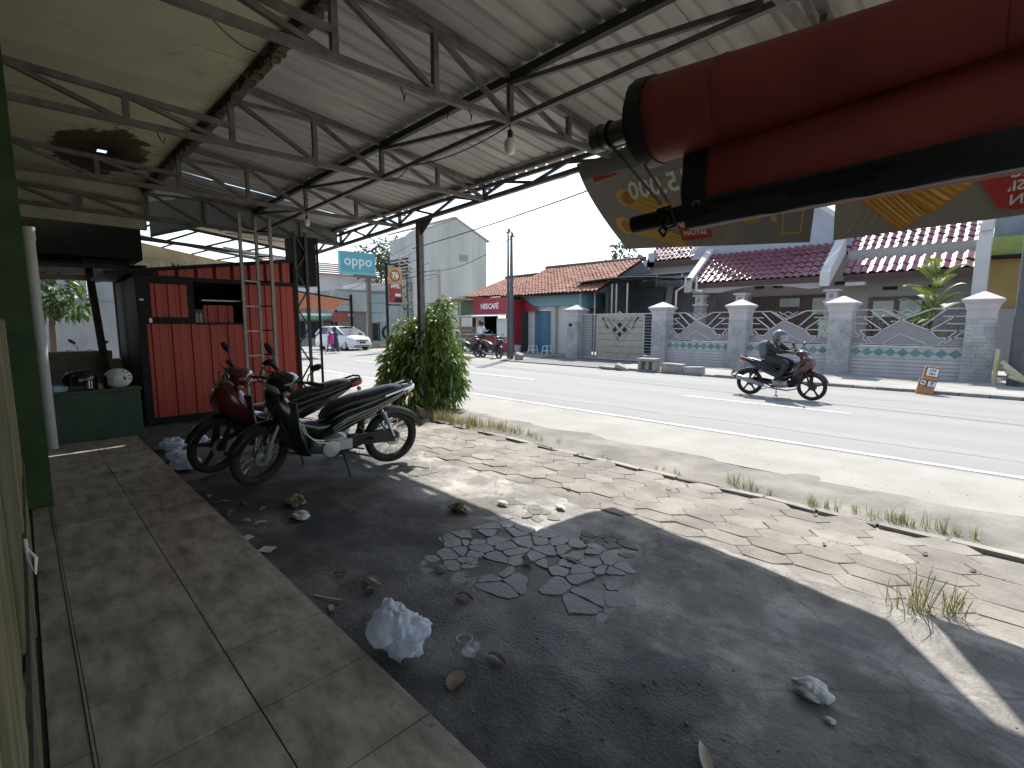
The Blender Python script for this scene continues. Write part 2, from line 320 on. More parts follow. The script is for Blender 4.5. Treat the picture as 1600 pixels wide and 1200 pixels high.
# broken slab pieces of the cracked patches (Voronoi cells, each a piece)
def cells(x0, x1, y0, y1, n, seed, keep=lambda x, y: True):
    rg = random.Random(seed); pts = [(rg.uniform(x0,x1), rg.uniform(y0,y1)) for _ in range(n)]; out = []
    for i, (px, py) in enumerate(pts):
        if not keep(px, py): continue
        poly = [(px-.32,py-.32),(px+.32,py-.32),(px+.32,py+.32),(px-.32,py+.32)]
        for j, (qx, qy) in enumerate(pts):
            if i == j or abs(qx-px) > .7 or abs(qy-py) > .7: continue
            mx, my, dx, dy = (px+qx)/2, (py+qy)/2, qx-px, qy-py; new = []
            for a in range(len(poly)):
                A, C = poly[a], poly[(a+1) % len(poly)]
                fa = (A[0]-mx)*dx + (A[1]-my)*dy; fc = (C[0]-mx)*dx + (C[1]-my)*dy
                if fa <= 0: new.append(A)
                if fa*fc < 0: t = fa/(fa-fc); new.append((A[0]+(C[0]-A[0])*t, A[1]+(C[1]-A[1])*t))
            poly = new
            if len(poly) < 3: break
        if len(poly) < 3: continue
        cx = sum(p[0] for p in poly)/len(poly); cy = sum(p[1] for p in poly)/len(poly); fin = []
        for a in range(len(poly)):                                     # round the corners and wobble the edges
            A, C = poly[a], poly[(a+1) % len(poly)]
            for t in (.18,.5,.82):
                x, y = A[0]+(C[0]-A[0])*t, A[1]+(C[1]-A[1])*t; d = math.hypot(x-cx, y-cy)+1e-6; g = rg.uniform(.0015,.005)/d
                fin.append((x-(x-cx)*g + rg.gauss(0,.0035), y-(y-cy)*g + rg.gauss(0,.0035)))
        ar = abs(sum(fin[i][0]*fin[i-1][1]-fin[i-1][0]*fin[i][1] for i in range(len(fin))))/2
        pe = sum(math.dist(fin[i],fin[i-1]) for i in range(len(fin)))
        if ar < .045 and pe*pe < 19*ar: out.append(fin)
    return out
m_slab = M("worn_slab_piece", (.085,.085,.083), .5, .2, 3, .35, 45, c2=(.175,.175,.17), rnd=.2, spec=.6, det=10)
m_slabs = M("pale_slab_piece", (.15,.14,.122), .9, .2, 4, .35, 40, c2=(.25,.235,.208), rnd=.14, det=10)  # paler tone for the slab pieces nearer the street
for i, pl in enumerate(cells(-3.5,-1.3,1.65,3.15,190,5, lambda x, y: (x+2.35)**2/.8 + (y-2.45)**2/.42 + .9*noise.noise(V((x*2.3,y*2.3,0))) + .5*noise.noise(V((x*6,y*6,2))) < 1)):
    sx_ = sum(p[0] for p in pl)/len(pl); sy_ = sum(p[1] for p in pl)/len(pl)
    paver(pl, "slab_piece", m=m_slab, z=G-.0165-.009*max(0,(sx_+2.35)**2/.8+(sy_-2.45)**2/.42-.45), h=.02, fl=.35, seed=i)
for i, pl in enumerate(cells(-3.6,-1.7,2.9,3.62,90,9, lambda x, y: noise.noise(V((x*2.2,y*2.2,7))) > -.12 and abs(y-3.22) < .3)):
    paver(pl, "slab_piece", m=m_slabs, z=G-.016, h=.02, fl=.5, seed=500+i)
for i, pl in enumerate(cells(-5.4,-3.6,2.7,3.6,46,12, lambda x, y: noise.noise(V((x*2.2,y*2.2,3))) > .02)):
    paver(pl, "slab_piece", m=m_slabs, z=G-.016, h=.02, fl=.5, seed=700+i)
# gravelly rubble on the rough patch
m_peb = M("dark_rubble", (.17,.16,.14), .9, .3, 6, .3, 30)
pb = B(); rg = random.Random(11)
for i in range(70):
    x = rg.gauss(-1.15,.42); y = rg.gauss(1.75,.25)
    if y < 1.2: continue
    r_ = rg.uniform(.002,.008)
    pb.ball((x, y, lot_z(x,y)+r_*.3), r_, 5, 3, (1.3,1,.6))
for i in range(700):
    x = rg.uniform(-7,1.2); y = rg.uniform(2.6,6.9); r_ = rg.uniform(.0015,.005)
    pb.ball((x, y, G+.002+r_*.3), r_, 5, 3, (1.3,1,.6))
o = pb.build("loose_gravel", m_peb, smooth=True); o["kind"] = "stuff"
# ---------------------------------------------------------------- tiled porch
m_grout = M("dark_grout", (.05,.045,.04), .9, .2, 8)
m_tile = M("mottled_floor_tile", (.17,.138,.102), .34, .3, 4.6, .05, 30, f=.6, c2=(.56,.475,.37), rnd=.06, det=10, stretch=(.8,1.8,1))
def tile_dirt(m):
    n = m.node_tree.nodes; L = m.node_tree.links; p = n["Principled BSDF"]; src = p.inputs["Base Color"].links[0].from_socket
    ge = n.new("ShaderNodeNewGeometry"); nz = n.new("ShaderNodeTexNoise"); nz.inputs["Scale"].default_value = 16; nz.inputs["Detail"].default_value = 8; nz.inputs["Roughness"].default_value = .7; L.new(ge.outputs["Position"], nz.inputs[0])
    r = n.new("ShaderNodeValToRGB"); r.color_ramp.elements[0].position = .56; r.color_ramp.elements[1].position = .72; r.color_ramp.elements[1].color = (.75,.75,.75,1); L.new(nz.outputs[0], r.inputs[0])
    sx = n.new("ShaderNodeSeparateXYZ"); L.new(ge.outputs["Position"], sx.inputs[0]); mr = n.new("ShaderNodeMapRange"); mr.inputs[1].default_value = .45; mr.inputs[2].default_value = 1.05; mr.inputs[3].default_value = .35; mr.inputs[4].default_value = 1; L.new(sx.outputs[1], mr.inputs[0])
    mu = n.new("ShaderNodeMath"); mu.operation = 'MULTIPLY'; L.new(r.outputs[0], mu.inputs[0]); L.new(mr.outputs[0], mu.inputs[1])
    mx = n.new("ShaderNodeMixRGB"); mx.inputs[2].default_value = (.022,.017,.012,1); L.new(mu.outputs[0], mx.inputs[0]); L.new(src, mx.inputs[1]); L.new(mx.outputs[0], p.inputs["Base Color"])
    rr = n.new("ShaderNodeMapRange"); rr.inputs[1].default_value = .3; rr.inputs[2].default_value = .7; rr.inputs[3].default_value = .28; rr.inputs[4].default_value = .6; L.new(nz.outputs[0], rr.inputs[0]); L.new(rr.outputs[0], p.inputs["Roughness"])
tile_dirt(m_tile)
pt = B().bx(-12.5,2.5,-.6,1.07,G-.05,-.006).build("porch_floor", m_grout); pt["kind"] = "structure"
def tile(x0, x1, y0, y1, sd):
    rg = random.Random(sd); g = .0028; b = B(); dz = rg.gauss(0,.0008)
    b.bx(x0+g, x1-g, y0+g, y1-g, -.0058, dz); b.build("floor_tile", m_tile, pt, bev=.0015)
k = 0
for c_ in range(-17, 4):
    x0 = -2.075 + c_*.513 - .513
    for y0, y1 in ((.068,.58),(.58,1.072)):
        k += 1; tile(x0, x0+.513, y0, y1, k)
for c_ in range(-8, 4):
    x0 = -2.3 + c_*.513; k += 1
    if x0 > -6.3: tile(max(x0,-5.86), x0+.513, -.06, .058, k)
B().bx(-5.87,2,.0585,.0675,-.0058,.004).build("tile_trim", M("pale_tile_trim", (.3,.28,.25), .5, .15, 6), pt)
# ---------------------------------------------------------------- the shop on the camera's side
m_green = M("dark_green_wall_paint", (.024,.062,.012), .75, .35, 3.5, .15, 20, c2=(.045,.09,.024), det=12)
m_ceil = M("stained_cream_ceiling_board", (.45,.435,.28), .85, .12, 1.4, .08, 10, c2=(.66,.635,.45), det=12, f=.8, rnd=.04)
HX, HY = -9.1, 1.02
def soot(m):
    n = m.node_tree.nodes; L = m.node_tree.links; p = n["Principled BSDF"]; src = p.inputs["Base Color"].links[0].from_socket
    ge = n.new("ShaderNodeNewGeometry"); mp = n.new("ShaderNodeMapping"); mp.inputs["Location"].default_value = (-HX*.62,-HY*1.45,0); mp.inputs["Scale"].default_value = (.62,1.45,0); L.new(ge.outputs["Position"], mp.inputs[0])
    ln = n.new("ShaderNodeVectorMath"); ln.operation = 'LENGTH'; L.new(mp.outputs[0], ln.inputs[0])
    nz = n.new("ShaderNodeTexNoise"); nz.inputs["Scale"].default_value = 4; nz.inputs["Detail"].default_value = 9; nz.inputs["Roughness"].default_value = .7; L.new(ge.outputs["Position"], nz.inputs[0])
    ad = n.new("ShaderNodeMath"); ad.operation = 'MULTIPLY_ADD'; ad.inputs[1].default_value = 1.1; L.new(nz.outputs[0], ad.inputs[0]); L.new(ln.outputs["Value"], ad.inputs[2])
    cr = n.new("ShaderNodeValToRGB"); e = cr.color_ramp.elements; e[0].position = .66; e[0].color = (.012,.009,.007,1); e[1].position = 1.28; e[1].color = (1,1,1,1); x = e.new(.95); x.color = (.2,.12,.075,1)
    d2 = n.new("ShaderNodeMath"); d2.operation = 'MULTIPLY'; d2.inputs[1].default_value = .75; L.new(ad.outputs[0], d2.inputs[0]); L.new(d2.outputs[0], cr.inputs[0])
    e[0].position = .5; x.position = .72; e[1].position = .95
    mx = n.new("ShaderNodeMixRGB"); mx.blend_type = 'MULTIPLY'; mx.inputs[0].default_value = 1; L.new(src, mx.inputs[1]); L.new(cr.outputs[0], mx.inputs[2])
    # hairline cracks in the paint
    vo = n.new("ShaderNodeTexVoronoi"); vo.feature = 'DISTANCE_TO_EDGE'; vo.inputs["Scale"].default_value = .9
    n2 = n.new("ShaderNodeTexNoise"); n2.inputs["Scale"].default_value = 1.7; n2.inputs["Detail"].default_value = 5; L.new(ge.outputs["Position"], n2.inputs[0])
    va = n.new("ShaderNodeMixRGB"); va.inputs[0].default_value = .3; L.new(ge.outputs["Position"], va.inputs[1]); L.new(n2.outputs["Color"], va.inputs[2]); L.new(va.outputs[0], vo.inputs["Vector"])
    rc = n.new("ShaderNodeMapRange"); rc.inputs[1].default_value = .002; rc.inputs[2].default_value = .012; rc.inputs[3].default_value = .5; rc.inputs[4].default_value = 0; L.new(vo.outputs["Distance"], rc.inputs[0])
    g = n.new("ShaderNodeMapRange"); g.inputs[1].default_value = .5; g.inputs[2].default_value = .62; L.new(n2.outputs[0], g.inputs[0])
    mu = n.new("ShaderNodeMath"); mu.operation = 'MULTIPLY'; L.new(rc.outputs[0], mu.inputs[0]); L.new(g.outputs[0], mu.inputs[1])
    m3 = n.new("ShaderNodeMixRGB"); m3.inputs[2].default_value = (.08,.07,.05,1); L.new(mu.outputs[0], m3.inputs[0]); L.new(mx.outputs[0], m3.inputs[1]); L.new(m3.outputs[0], p.inputs["Base Color"])
soot(m_ceil)
shop = thing("shop_building", "green walled shop front with cream ceiling board over the tiled porch", "shop", (-5.9,-.2,0))
b = B().bx(-6.25,-5.87,-.9,.085,0,3.94); b.build("pilaster", m_green, shop)
B().bx(-5.868,-5.862,-.5,.088,1.36,1.47).build("dark_band", M("dark_green_band", (.02,.05,.015), .7), shop)
B().bx(-13,3,-1.1,-.9,-.05,4.3).build("wall", m_green, shop)
cb = B()
for i in range(14):
    x0 = -11.2 + i*1.02
    for (ax, bx_, ay, by) in ([(x0,x0+1.016,-.9,1.72)] if not x0 < HX < x0+1.02 else [(x0,HX-.13,-.9,1.72),(HX+.13,x0+1.016,-.9,1.72),(HX-.13,HX+.13,-.9,HY-.06),(HX-.13,HX+.13,HY+.05,1.72)]):
        rgc = random.Random(i); B().bx(ax,bx_,ay,by,3.95+rgc.gauss(0,.004),3.975).build("ceiling_board", m_ceil, shop)
# rotten gutter board with ragged lower edge
gb = B(); rg = random.Random(4); gb.bx(-11.2,3,1.70,1.80,3.93,4.08)
for i in range(150):
    x = -11.1 + i*.094; h = .03 + .06*abs(noise.noise(V((x*1.9,0,0)))) + rg.random()**3*.07
    gb.bx(x,x+rg.uniform(.05,.094),1.715+rg.uniform(0,.02),1.79+rg.uniform(0,.03),3.93-h,3.931)
gb.build("rotten_gutter", M("rotten_gutter_board", (.05,.042,.03), .95, .4, 6, .4, 30, c2=(.16,.14,.09)), shop)
B().bx(-11.05,-10.9,-.2,1.75,3.25,3.94).build("end_beam", M("cream_beam", (.45,.43,.31), .85, .2, 2), shop)
m_bam = M("yellowed_door_plank", (.11,.10,.05), .7, .4, 3, .3, 25, c2=(.24,.215,.105), stretch=(4,4,.6), rnd=.3, det=12)
pd = thing("plank_door", "yellowed plank door leaf leaning beside the green pilaster", "door", (-2.9,-.08,0))
for i in range(24):
    x = -5.2 + i*.21; rg = random.Random(i)
    B().bx(x,x+.185,-.105+rg.uniform(-.008,.006),-.075+rg.uniform(-.006,.006),.02,1.62+rg.uniform(-.02,.02)).build("plank", m_bam, pd, bev=.006)
B().bx(-5.25,-.2,-.074,-.062,.52,.58).build("crossbar", m_rust, pd)
wt = B().tube([(-2.6,-.058,.75),(-2.5,-.03,.73),(-2.42,-.035,.70),(-2.5,-.05,.72),(-2.62,-.055,.77)], .006, 6).build("tie_wire", m_white, pd, True)
tag(B().tube([(-8.6,.17,-.0),(-8.6,.17,2.75)], .062, 14).tube([(-8.6,.17,2.62),(-8.6,.17,2.78)], .072, 14).build("drain_pipe", M("pale_pvc_pipe", (.5,.5,.48), .5, .12, 3), None, True), "pale grey plastic drain pipe standing against the green pilaster", "pipe")
# ---------------------------------------------------------------- steel canopy
can = thing("steel_canopy", "grey steel truss canopy roofed with corrugated sheets over the lot", "canopy", (-7.72,5.3,G))
TX = [-10.8,-8.36,-5.945,-3.57,-1.17]
ze = lambda x: 3.357 + (x+10.8)*.0335
roof_z = lambda x, y: 4.165 - .108*(y-1.4) + (x+6)*.014
ND = [.87,1.76,2.64,3.52,4.41,5.3]
zb = lambda x, y: 3.45 + (y/5.3)**1.4*(ze(x)-3.45)
zi = lambda x, y: 3.73 - .04*y
m_truss = M("weathered_truss_steel", (.125,.115,.107), .6, .3, 7, .15, 60, c2=(.205,.18,.16))
for ti, x in enumerate(TX):
    j = random.Random(ti)
    tr = B().bar((x,.06,zb(x,0)),(x,2.64,zb(x,2.64)+j.uniform(-.01,.01)),.055).bar((x,2.64,zb(x,2.64)),(x,5.3,zb(x,5.3)),.055)
    tr.bar((x,.06,zi(x,0)),(x,1.76,zi(x,1.76)),.052).bar((x,1.45,roof_z(x,1.45)-.03),(x,5.42,roof_z(x,5.42)-.03),.055)
    tr = tr.build("truss", m_truss, can)
    def web(p, q, wd=.042): B().bar((x,p[0],p[1]),(x,q[0],q[1]),wd).build("web_bar", m_truss, tr)
    for k, y in enumerate(ND):
        top = zi(x,y) if y < 1 else (roof_z(x,y)-.05)
        web((y,zb(x,y)+.02),(y,top), .05)
    seq = [(.06,zi(x,0)),(.87,zb(x,.87)),None,(.87,zi(x,.87)),(1.76,zb(x,1.76)),None,(1.8,roof_z(x,1.76)-.2),(2.62,zb(x,2.64)+.03),None,(2.66,roof_z(x,2.64)-.07),(3.5,zb(x,3.52)+.03),None,(3.54,roof_z(x,3.52)-.1),(4.39,zb(x,4.41)+.03),None,(4.43,roof_z(x,4.41)-.08),(5.26,zb(x,5.3)+.03)]
    for a, c in zip(seq, seq[1:]):
        if a and c: web(a, c)
    web((1.78,roof_z(x,1.76)-.21),(2.62,roof_z(x,2.64)-.08),.04)
# edge truss along the eave
X0, X1 = -13.2, 2.2
tc_ = lambda x: min(ze(x)+.25, roof_z(x,5.3)-.045)
et = B().bar((X0,5.3,ze(X0)),(X1,5.3,ze(X1)),.06).bar((X0,5.3,tc_(X0)),(-7.5,5.3,tc_(-7.5)),.05).bar((-7.5,5.3,tc_(-7.5)),(X1,5.3,tc_(X1)),.05).build("eave_truss", m_truss, can)
n = 26
for i in range(n):
    a = X0 + (X1-X0)*i/n; c = X0 + (X1-X0)*(i+1)/n; up = i % 2
    B().bar((a,5.3,(tc_(a)-.01 if up else ze(a)+.02)),(c,5.3,(ze(c)+.02 if up else tc_(c)-.01)),.036).build("web_bar", m_truss, et)
# long truss down the middle and the purlins
lt = B()
for a, c in zip(TX + [1.2], (TX + [1.2])[1:]): lt.bar((a,3.52,zb(a,3.52)),(c,3.52,zb(c,3.52)),.045)
lt = lt.build("long_truss", m_truss, can)
for a, c in zip(TX + [1.2], (TX + [1.2])[1:]): B().bar((a,3.52,roof_z(a,3.52)-.1),(c-.12,3.52,zb(c,3.52)+.04),.04).build("web_bar", m_truss, lt)
m_purb = M("blackened_purlin", (.03,.027,.025), .6, .3, 8, .1, 40)
B().bx(X0,X1,3.49,3.55,0,.075).build("purlin", m_purb, can)
o = bpy.data.objects["purlin"]
for vtx in o.data.vertices: vtx.co.z += roof_z(vtx.co.x + ORG[can.name].x,3.52) - .09
for yy, mm in ((1.92,m_truss),(5.12,m_truss)):
    B().bar((X0,yy,roof_z(X0,yy)-.04),(X1,yy,roof_z(X1,yy)-.04),.05,.06).build("purlin", mm, can)
# corrugated sheets, one by one, each lapping the next
m_sheet = M("dull_zincalume_sheet", (.31,.305,.285), .55, .16, 1.6, .06, 30, c2=(.58,.57,.535), rnd=.08, met=.0, stretch=(3.5,.45,1), det=13, f=.8)
sw = .86
for i in range(18):
    x0 = X0 + i*sw; rg = random.Random(i); b = B(); prof = []
    for k in range(5):
        px = x0 + k*.1935 + .02; prof += [(px,0),(px+.115,0),(px+.128,.026),(px+.163,.026),(px+.176,0)]
    if i == 4: prof = [(a, z) for a, z in prof if a > x0+.08]
    prof = [(x0+(.085 if i == 4 else -.03),0)] + prof + [(x0+sw+.03,.0)]; prof = [(a, z) for a, z in prof if a <= x0+sw+.031]; prof.sort()
    dz = .006*(i % 2); ys = [1.3,1.9,2.6,3.3,4.0,4.7,5.36+rg.uniform(-.02,.03)]; nn = len(prof)
    for th in (0, .004):
        for y in ys:
            sag = .008*math.sin(y*3.1+i)
            b.v += [(a, y, roof_z(a,y)+.012+z+dz+sag+th) for a, z in prof]
    N = len(ys)*nn
    for q in range(len(ys)-1):
        for k in range(nn-1):
            a = q*nn+k; b.f.append((a,a+nn,a+nn+1,a+1)); b.f.append((N+a,N+a+1,N+a+nn+1,N+a+nn))
    for k in range(nn-1): a = (len(ys)-1)*nn+k; b.f.append((a,N+a,N+a+1,a+1))
    b.m = [0]*len(b.f); b.build("roof_sheet", m_sheet, can)
sc_ = B(); rg = random.Random(8)
for i in range(75):
    x = X0 + .1 + i*.2; z = roof_z(x,3.52); sc_.box((x,3.58,z-.004),(.028,.014,.014)); sc_.box((x,5.15,z-.18),(.02,.014,.014))
o = sc_.build("roof_screws", m_chrome, can, kind="stuff")
for i, px in enumerate((-7.72,)):
    B().bx(px-.05,px+.05,5.25,5.35,G-.02,ze(px)-.03).build("post", m_steel, can)
    B().prism([(px+.05,ze(px)-.28),(px+.42,ze(px)-.02),(px+.05,ze(px)-.02)], FX(5.3), -.006, .006).build("gusset", m_steel, can)
# lattice legs by the kiosk
m_lat = M("greyish_lattice_steel", (.30,.28,.25), .55, .25, 8, .1, 50)
lg = B()
for y, xx in ((2.72,-9.2),(3.02,-9.35),(3.2,-9.2)): lg.bar((xx,y,G),(xx,y+.02,3.42),.048)
lg = lg.build("lattice_leg", m_lat, can)
for k in range(8):
    z = .2 + k*.425; B().bar((-9.2,2.73,z),(-9.35,3.03,z),.022).build("rung", m_lat, lg); B().bar((-9.35,3.03,z+.01),(-9.2,3.21,z+.01),.022).build("rung", m_black, lg)
lg = B()
for y, xx in ((3.92,-9.95),(4.14,-9.95)): lg.bar((xx,y,G),(xx,y,3.38),.05)
lg = lg.build("lattice_leg", m_rust, can)
for k in range(9):
    z = .1 + k*.36; B().bar((-9.95,3.92 if k % 2 else 4.14,z),(-9.95,4.14 if k % 2 else 3.92,z+.36),.026).build("rung", m_rust, lg)
B().prism([(1.78,3.12),(2.62,3.42),(5.24,3.37),(5.24,3.66),(3.5,3.9),(2.64,3.96),(1.78,3.72)], FY(-10.86), 0, .006).build("gable_sheet", M("dull_grey_gable_sheet", (.26,.27,.265), .6, .2, 2), can)
B().bar((-10.83,1.78,3.14),(-10.83,2.62,3.44),.045).bar((-10.83,2.62,3.44),(-10.83,5.24,3.39),.045).build("gable_rail", m_truss, can)
# hanging lamps
m_bulb = M("milky_lamp_glass", (.78,.78,.75), .25, .04, 4)
def lamp(x, y, z, s, label):
    t = thing("hanging_lamp", label, "lamp", (x,y,z), "bulbs hanging from the trusses")
    B().tube([(x,y,z),(x,y,z-.05*s)], .007, 6).lathe([(.012*s,-.04*s),(.022*s,-.05*s),(.022*s,-.105*s),(.03*s,-.11*s)], 14, (x,y,z)).build("socket", m_dark, t, True)
    B().lathe([(.03*s,-.11*s),(.047*s,-.135*s),(.047*s,-.165*s)], 18, (x,y,z)).build("collar", m_white, t, True)
    B().lathe([(.047*s,-.165*s),(.049*s,-.19*s),(.04*s,-.22*s),(.02*s,-.238*s),(.002,-.24*s)], 18, (x,y,z)).build("bulb", m_bulb, t, True)
lamp(-3.57,3.52,zb(-3.57,3.52)-.03,1.15,"large white bulb hanging from the truss node nearest the red awning")
lamp(-8.36,3.52,zb(-8.36,3.52)-.03,.9,"small white bulb hanging before the grey gable sheet")
# wires hanging about the steelwork
m_wire = M("black_cable", (.015,.015,.015), .6, .1, 4)
def wire(name, pts, label, r=.005, sag=0, m=None, cat="cable"):
    P = []
    for a, c in zip(pts, pts[1:]):
        a, c = V(a), V(c)
        for k in range(8): t = k/8; P.append(a.lerp(c, t) + V((0,0,-sag*4*t*(1-t))))
    P.append(V(pts[-1])); return tag(B().tube(P, r, 6).build(name, m or m_wire, None, True), label, cat)
wire("loose_cable", [(-3.55,.9,3.50),(-4.9,1.70,3.98)], "thin black cable strung from the nearest truss to the gutter", .005, .06)
wire("lamp_cable", [(-8.36,3.52,3.45),(-10.6,2.9,3.3),(-10.75,5.2,3.5)], "sagging lamp cable in front of the grey gable sheet", .006, .12)
wire("lamp_cable", [(-3.57,3.52,3.5),(-5.3,3.52,3.5),(-5.95,3.55,3.47)], "black lamp cable tied along the middle chord", .006, .07)
for i, (x, y, z) in enumerate(((-3.57,2.3,3.46),(-3.57,3.0,3.5),(-4.3,3.3,3.8),(-5.94,1.1,3.42))):
    lb = ["bent wire end sticking out of the nearest truss by its second post","bent wire hook on the nearest truss chord before the middle purlin","short black wire tuft poking up behind the middle purlin","bent wire end on the second truss near the gutter"][i]
    tag(B().tube([(x,y,z),(x+.01,y+.02,z-.06),(x-.03,y+.05,z-.08),(x-.02,y+.06,z-.02)], .005, 5).build("wire_end", m_wire), lb, "wire")
wire("stay_wire", [(-9.6,5.3,ze(-9.6)),(-7.78,5.3,2.55)], "thin steel stay wire running from eave to canopy post", .009, 0, m_steel, "wire")
# ---------------------------------------------------------------- rolled awning
m_tarp = translucent(M("dark_red_tarpaulin", (.26,.036,.036), .6, .3, 1.6, .08, 260, c2=(.36,.065,.062), det=12), .05)
m_hem = M("black_tarpaulin_hem", (.014,.014,.016), .55, .2, 5, .15, 40)
aw = thing("rolled_awning", "dark red tarpaulin awning rolled on two pipes under the canopy", "awning", (-1.3,2.2,2.05))
AY = 2.2; XR = 2.6
def roll(xl, xr, cy, cz, ry, rz, name, hem, tilt=0, seed=0, turn=1.):
    secs = []
    for i in range(33):
        x = xl + (xr-xl)*i/32; ring = []
        for k in range(30):
            a = 2*math.pi*k/30; tp = 1 - .46*min(1,max(0,(x-xl)/1.45)); wv = tp*(1 + .05*noise.noise(V((x*.9,math.cos(a)*1.4,math.sin(a)*1.4+seed))) + .02*noise.noise(V((x*2.2,math.cos(a)*4,math.sin(a)*4))) + .030*(1-2*abs(noise.noise(V((x*.55,a*1.9+x*.5,seed+3))))) + (.03 if -.5 < a-3.6-.12*x < 0 else 0))
            ring.append((x, cy + ry*wv*math.cos(a), cz + tilt*(x-xl) + rz*wv*math.sin(a)))
        secs.append(ring)
    b = B(); b.loft(secs, True); r = b.build(name, m_tarp, aw, True, ang=180)
    for q in range(3,33,7):
        sm = B(); c_ = V((0,cy,cz)); sm.loft([[V((p[0]+dx,cy+(p[1]-cy)*1.012,cz+(p[2]-cz)*1.012)) for p in secs[q]] for dx in (0,.022)], False); sm.build("seam", m_tarp, r, True)
    hb = B()                                        # black hem at the open end, spiral of cloth visible
    for j in range(2):
        x = xl - .012 + .07*j
        hb.v += [(x, cy + (p[1]-cy)*1.05, cz + (p[2]-cz)*1.05) for p in secs[0 if j == 0 else 1]]
    hb.f = [(k,(k+1)%30,30+(k+1)%30,30+k) for k in range(30)]; hb.m = [0]*30
    for q in range(4):
        f = .9 - q*.2; hb.ring((xl-.012,cy,cz), 1, .03, 30, 5, 'x')
        for vi in range(len(hb.v)-31*5, len(hb.v)):
            p = hb.v[vi]; hb.v[vi] = (p[0], cy + (p[1]-cy)*ry*f, cz + (p[2]-cz)*rz*f)
    hb.build("hem", m_hem, r, True); return r
roll(-1.30, XR, AY, 2.545, .175, .185, "upper_roll", True)
# lower fold hanging behind and below the upper roll, with its black valance
lb = B(); secs = []
prof = [(.06,.36),(.13,.30),(.16,.2),(.16,.08),(.13,-.03),(.05,-.05),(-.03,-.02),(-.06,.1),(-.05,.24),(0,.34)]
for i in range(29):
    x = -1.12 + (XR+1.12)*i/28
    secs.append([(x, AY+.1+a*1.1*(1+.22*noise.noise(V((x*1.3,a*5,c*4)))), 2.105 + .03*(x+1.1) + c*(1+.10*noise.noise(V((x*1.1+c*3,c*6,2))))) for a, c in prof])
lr_ = lb.loft(secs, True).build("lower_fold", m_tarp, aw, True, ang=180)
hb = B(); hs = [[(p[0]+dx, AY+.15+(p[1]-AY-.15)*1.06, 2.22+(p[2]-2.22)*1.05) for p in secs[q]] for q, dx in ((0,-.012),(1,-.03))]
hb.loft(hs, True).build("hem", m_hem, lr_, True)
vb = B(); N = 60; rg = random.Random(5)
def va(i): return -1.09 + (XR+1.09)*i/N
for i in range(N+1):
    x = va(i); w_ = .012*math.sin(x*9)+.012*noise.noise(V((x*4,0,0)))
    for y, z in ((AY-.02+w_*.5,2.145),(AY-.035+w_*.6,2.09),(AY+.0+w_*.4,2.032+rg.uniform(-.004,.003)),(AY+.06,2.035),(AY+.13,2.06)): vb.v.append((x,y,z+.04*(x+1.1)))
vb.f = [(i*5+k,i*5+k+1,(i+1)*5+k+1,(i+1)*5+k) for i in range(N) for k in range(4)]; vb.m = [0]*len(vb.f)
vb.build("valance", m_hem, aw, True, ang=180)
B().ring((-1.03,AY-.03,2.12), .018, .006, 16, 6, 'y').build("eyelet", m_steel, aw, True)
m_pipe = M("brushed_dark_pipe", (.16,.145,.13), .35, .25, 9, .05, 40, met=.7)
B().tube([(-1.60,AY,2.545),(-1.2,AY,2.545)], .056, 20).tube([(-1.60,AY,2.545),(-1.55,AY,2.545)], .064, 20).build("upper_pipe", m_pipe, aw, True)
B().tube([(-1.42,AY+.10,2.66),(-1.2,AY+.10,2.66)], .05, 18).build("back_pipe", m_pipe, aw, True)
B().tube([(-1.36,AY,2.085),(-.9,AY,2.11),(XR,AY+.05,2.25)], .04, 18).build("lower_pipe", m_black, aw, True)
m_rope = M("grey_rope", (.16,.15,.135), .9, .3, 40, .2, 90)
B().tube([(-1.50,AY-.02,2.50),(-1.19,AY-.05,2.15)], .0065, 7).tube([(-1.40,AY,2.49),(-1.15,AY-.05,2.15)], .0065, 7).build("rope", m_rope, aw, True)
kb = B()
for s in (-1,1): kb.tube([(-1.17,AY-.05,2.10+.0),(-1.17+s*.025,AY-.055,2.07),(-1.17-s*.022,AY-.055,2.03),(-1.17,AY-.05,2.00)], .0065, 7)
kb.tube([(-1.2,AY-.06,2.12),(-1.14,AY-.06,2.13),(-1.13,AY-.02,2.05),(-1.19,AY-.0,2.04),(-1.2,AY-.06,2.12)], .008, 7)
kb.build("rope_knot", m_black, aw, True)
B().ring((-1.5,AY,2.545), .062, .007, 20, 6, 'x').build("rope_loop", m_black, aw, True)
# ---------------------------------------------------------------- two printed banners hung from the eave
def vinyl(name, c, amt=.12): return translucent(M(name, c, .55, .1, 3), amt)
m_vin = vinyl("taupe_banner_vinyl", (.095,.088,.07)); m_vy = vinyl("golden_print", (.55,.33,.06), .16); m_vy2 = vinyl("pale_golden_print", (.66,.45,.14), .16); m_vo = vinyl("orange_print", (.5,.2,.03), .16)
m_vr = vinyl("red_print", (.42,.045,.03), .14); m_vw = vinyl("white_print", (.88,.87,.84), .3); m_vg = vinyl("grey_streak_print", (.30,.285,.25), .14)
BY = 5.17
def bmap(L0, R0, zt, zbL, zbR, Lf, Rf, kl=0, kr=0):
    # (s across 0..1, t down 0..1) -> point on the slightly billowing sheet
    def f(s, t, d=0):
        xl = Lf(t); xr = Rf(t); x = xl + (xr-xl)*s; zb_ = zbL + (zbR-zbL)*s; z = zt(x) + (zb_-zt(x))*t
        return (x, BY + .05*math.sin(3.1*s+1)*t + .018*math.sin(9*s+2*t) + kl*(1-s)**2*t - kr*s*s*t - d, z)
    return f
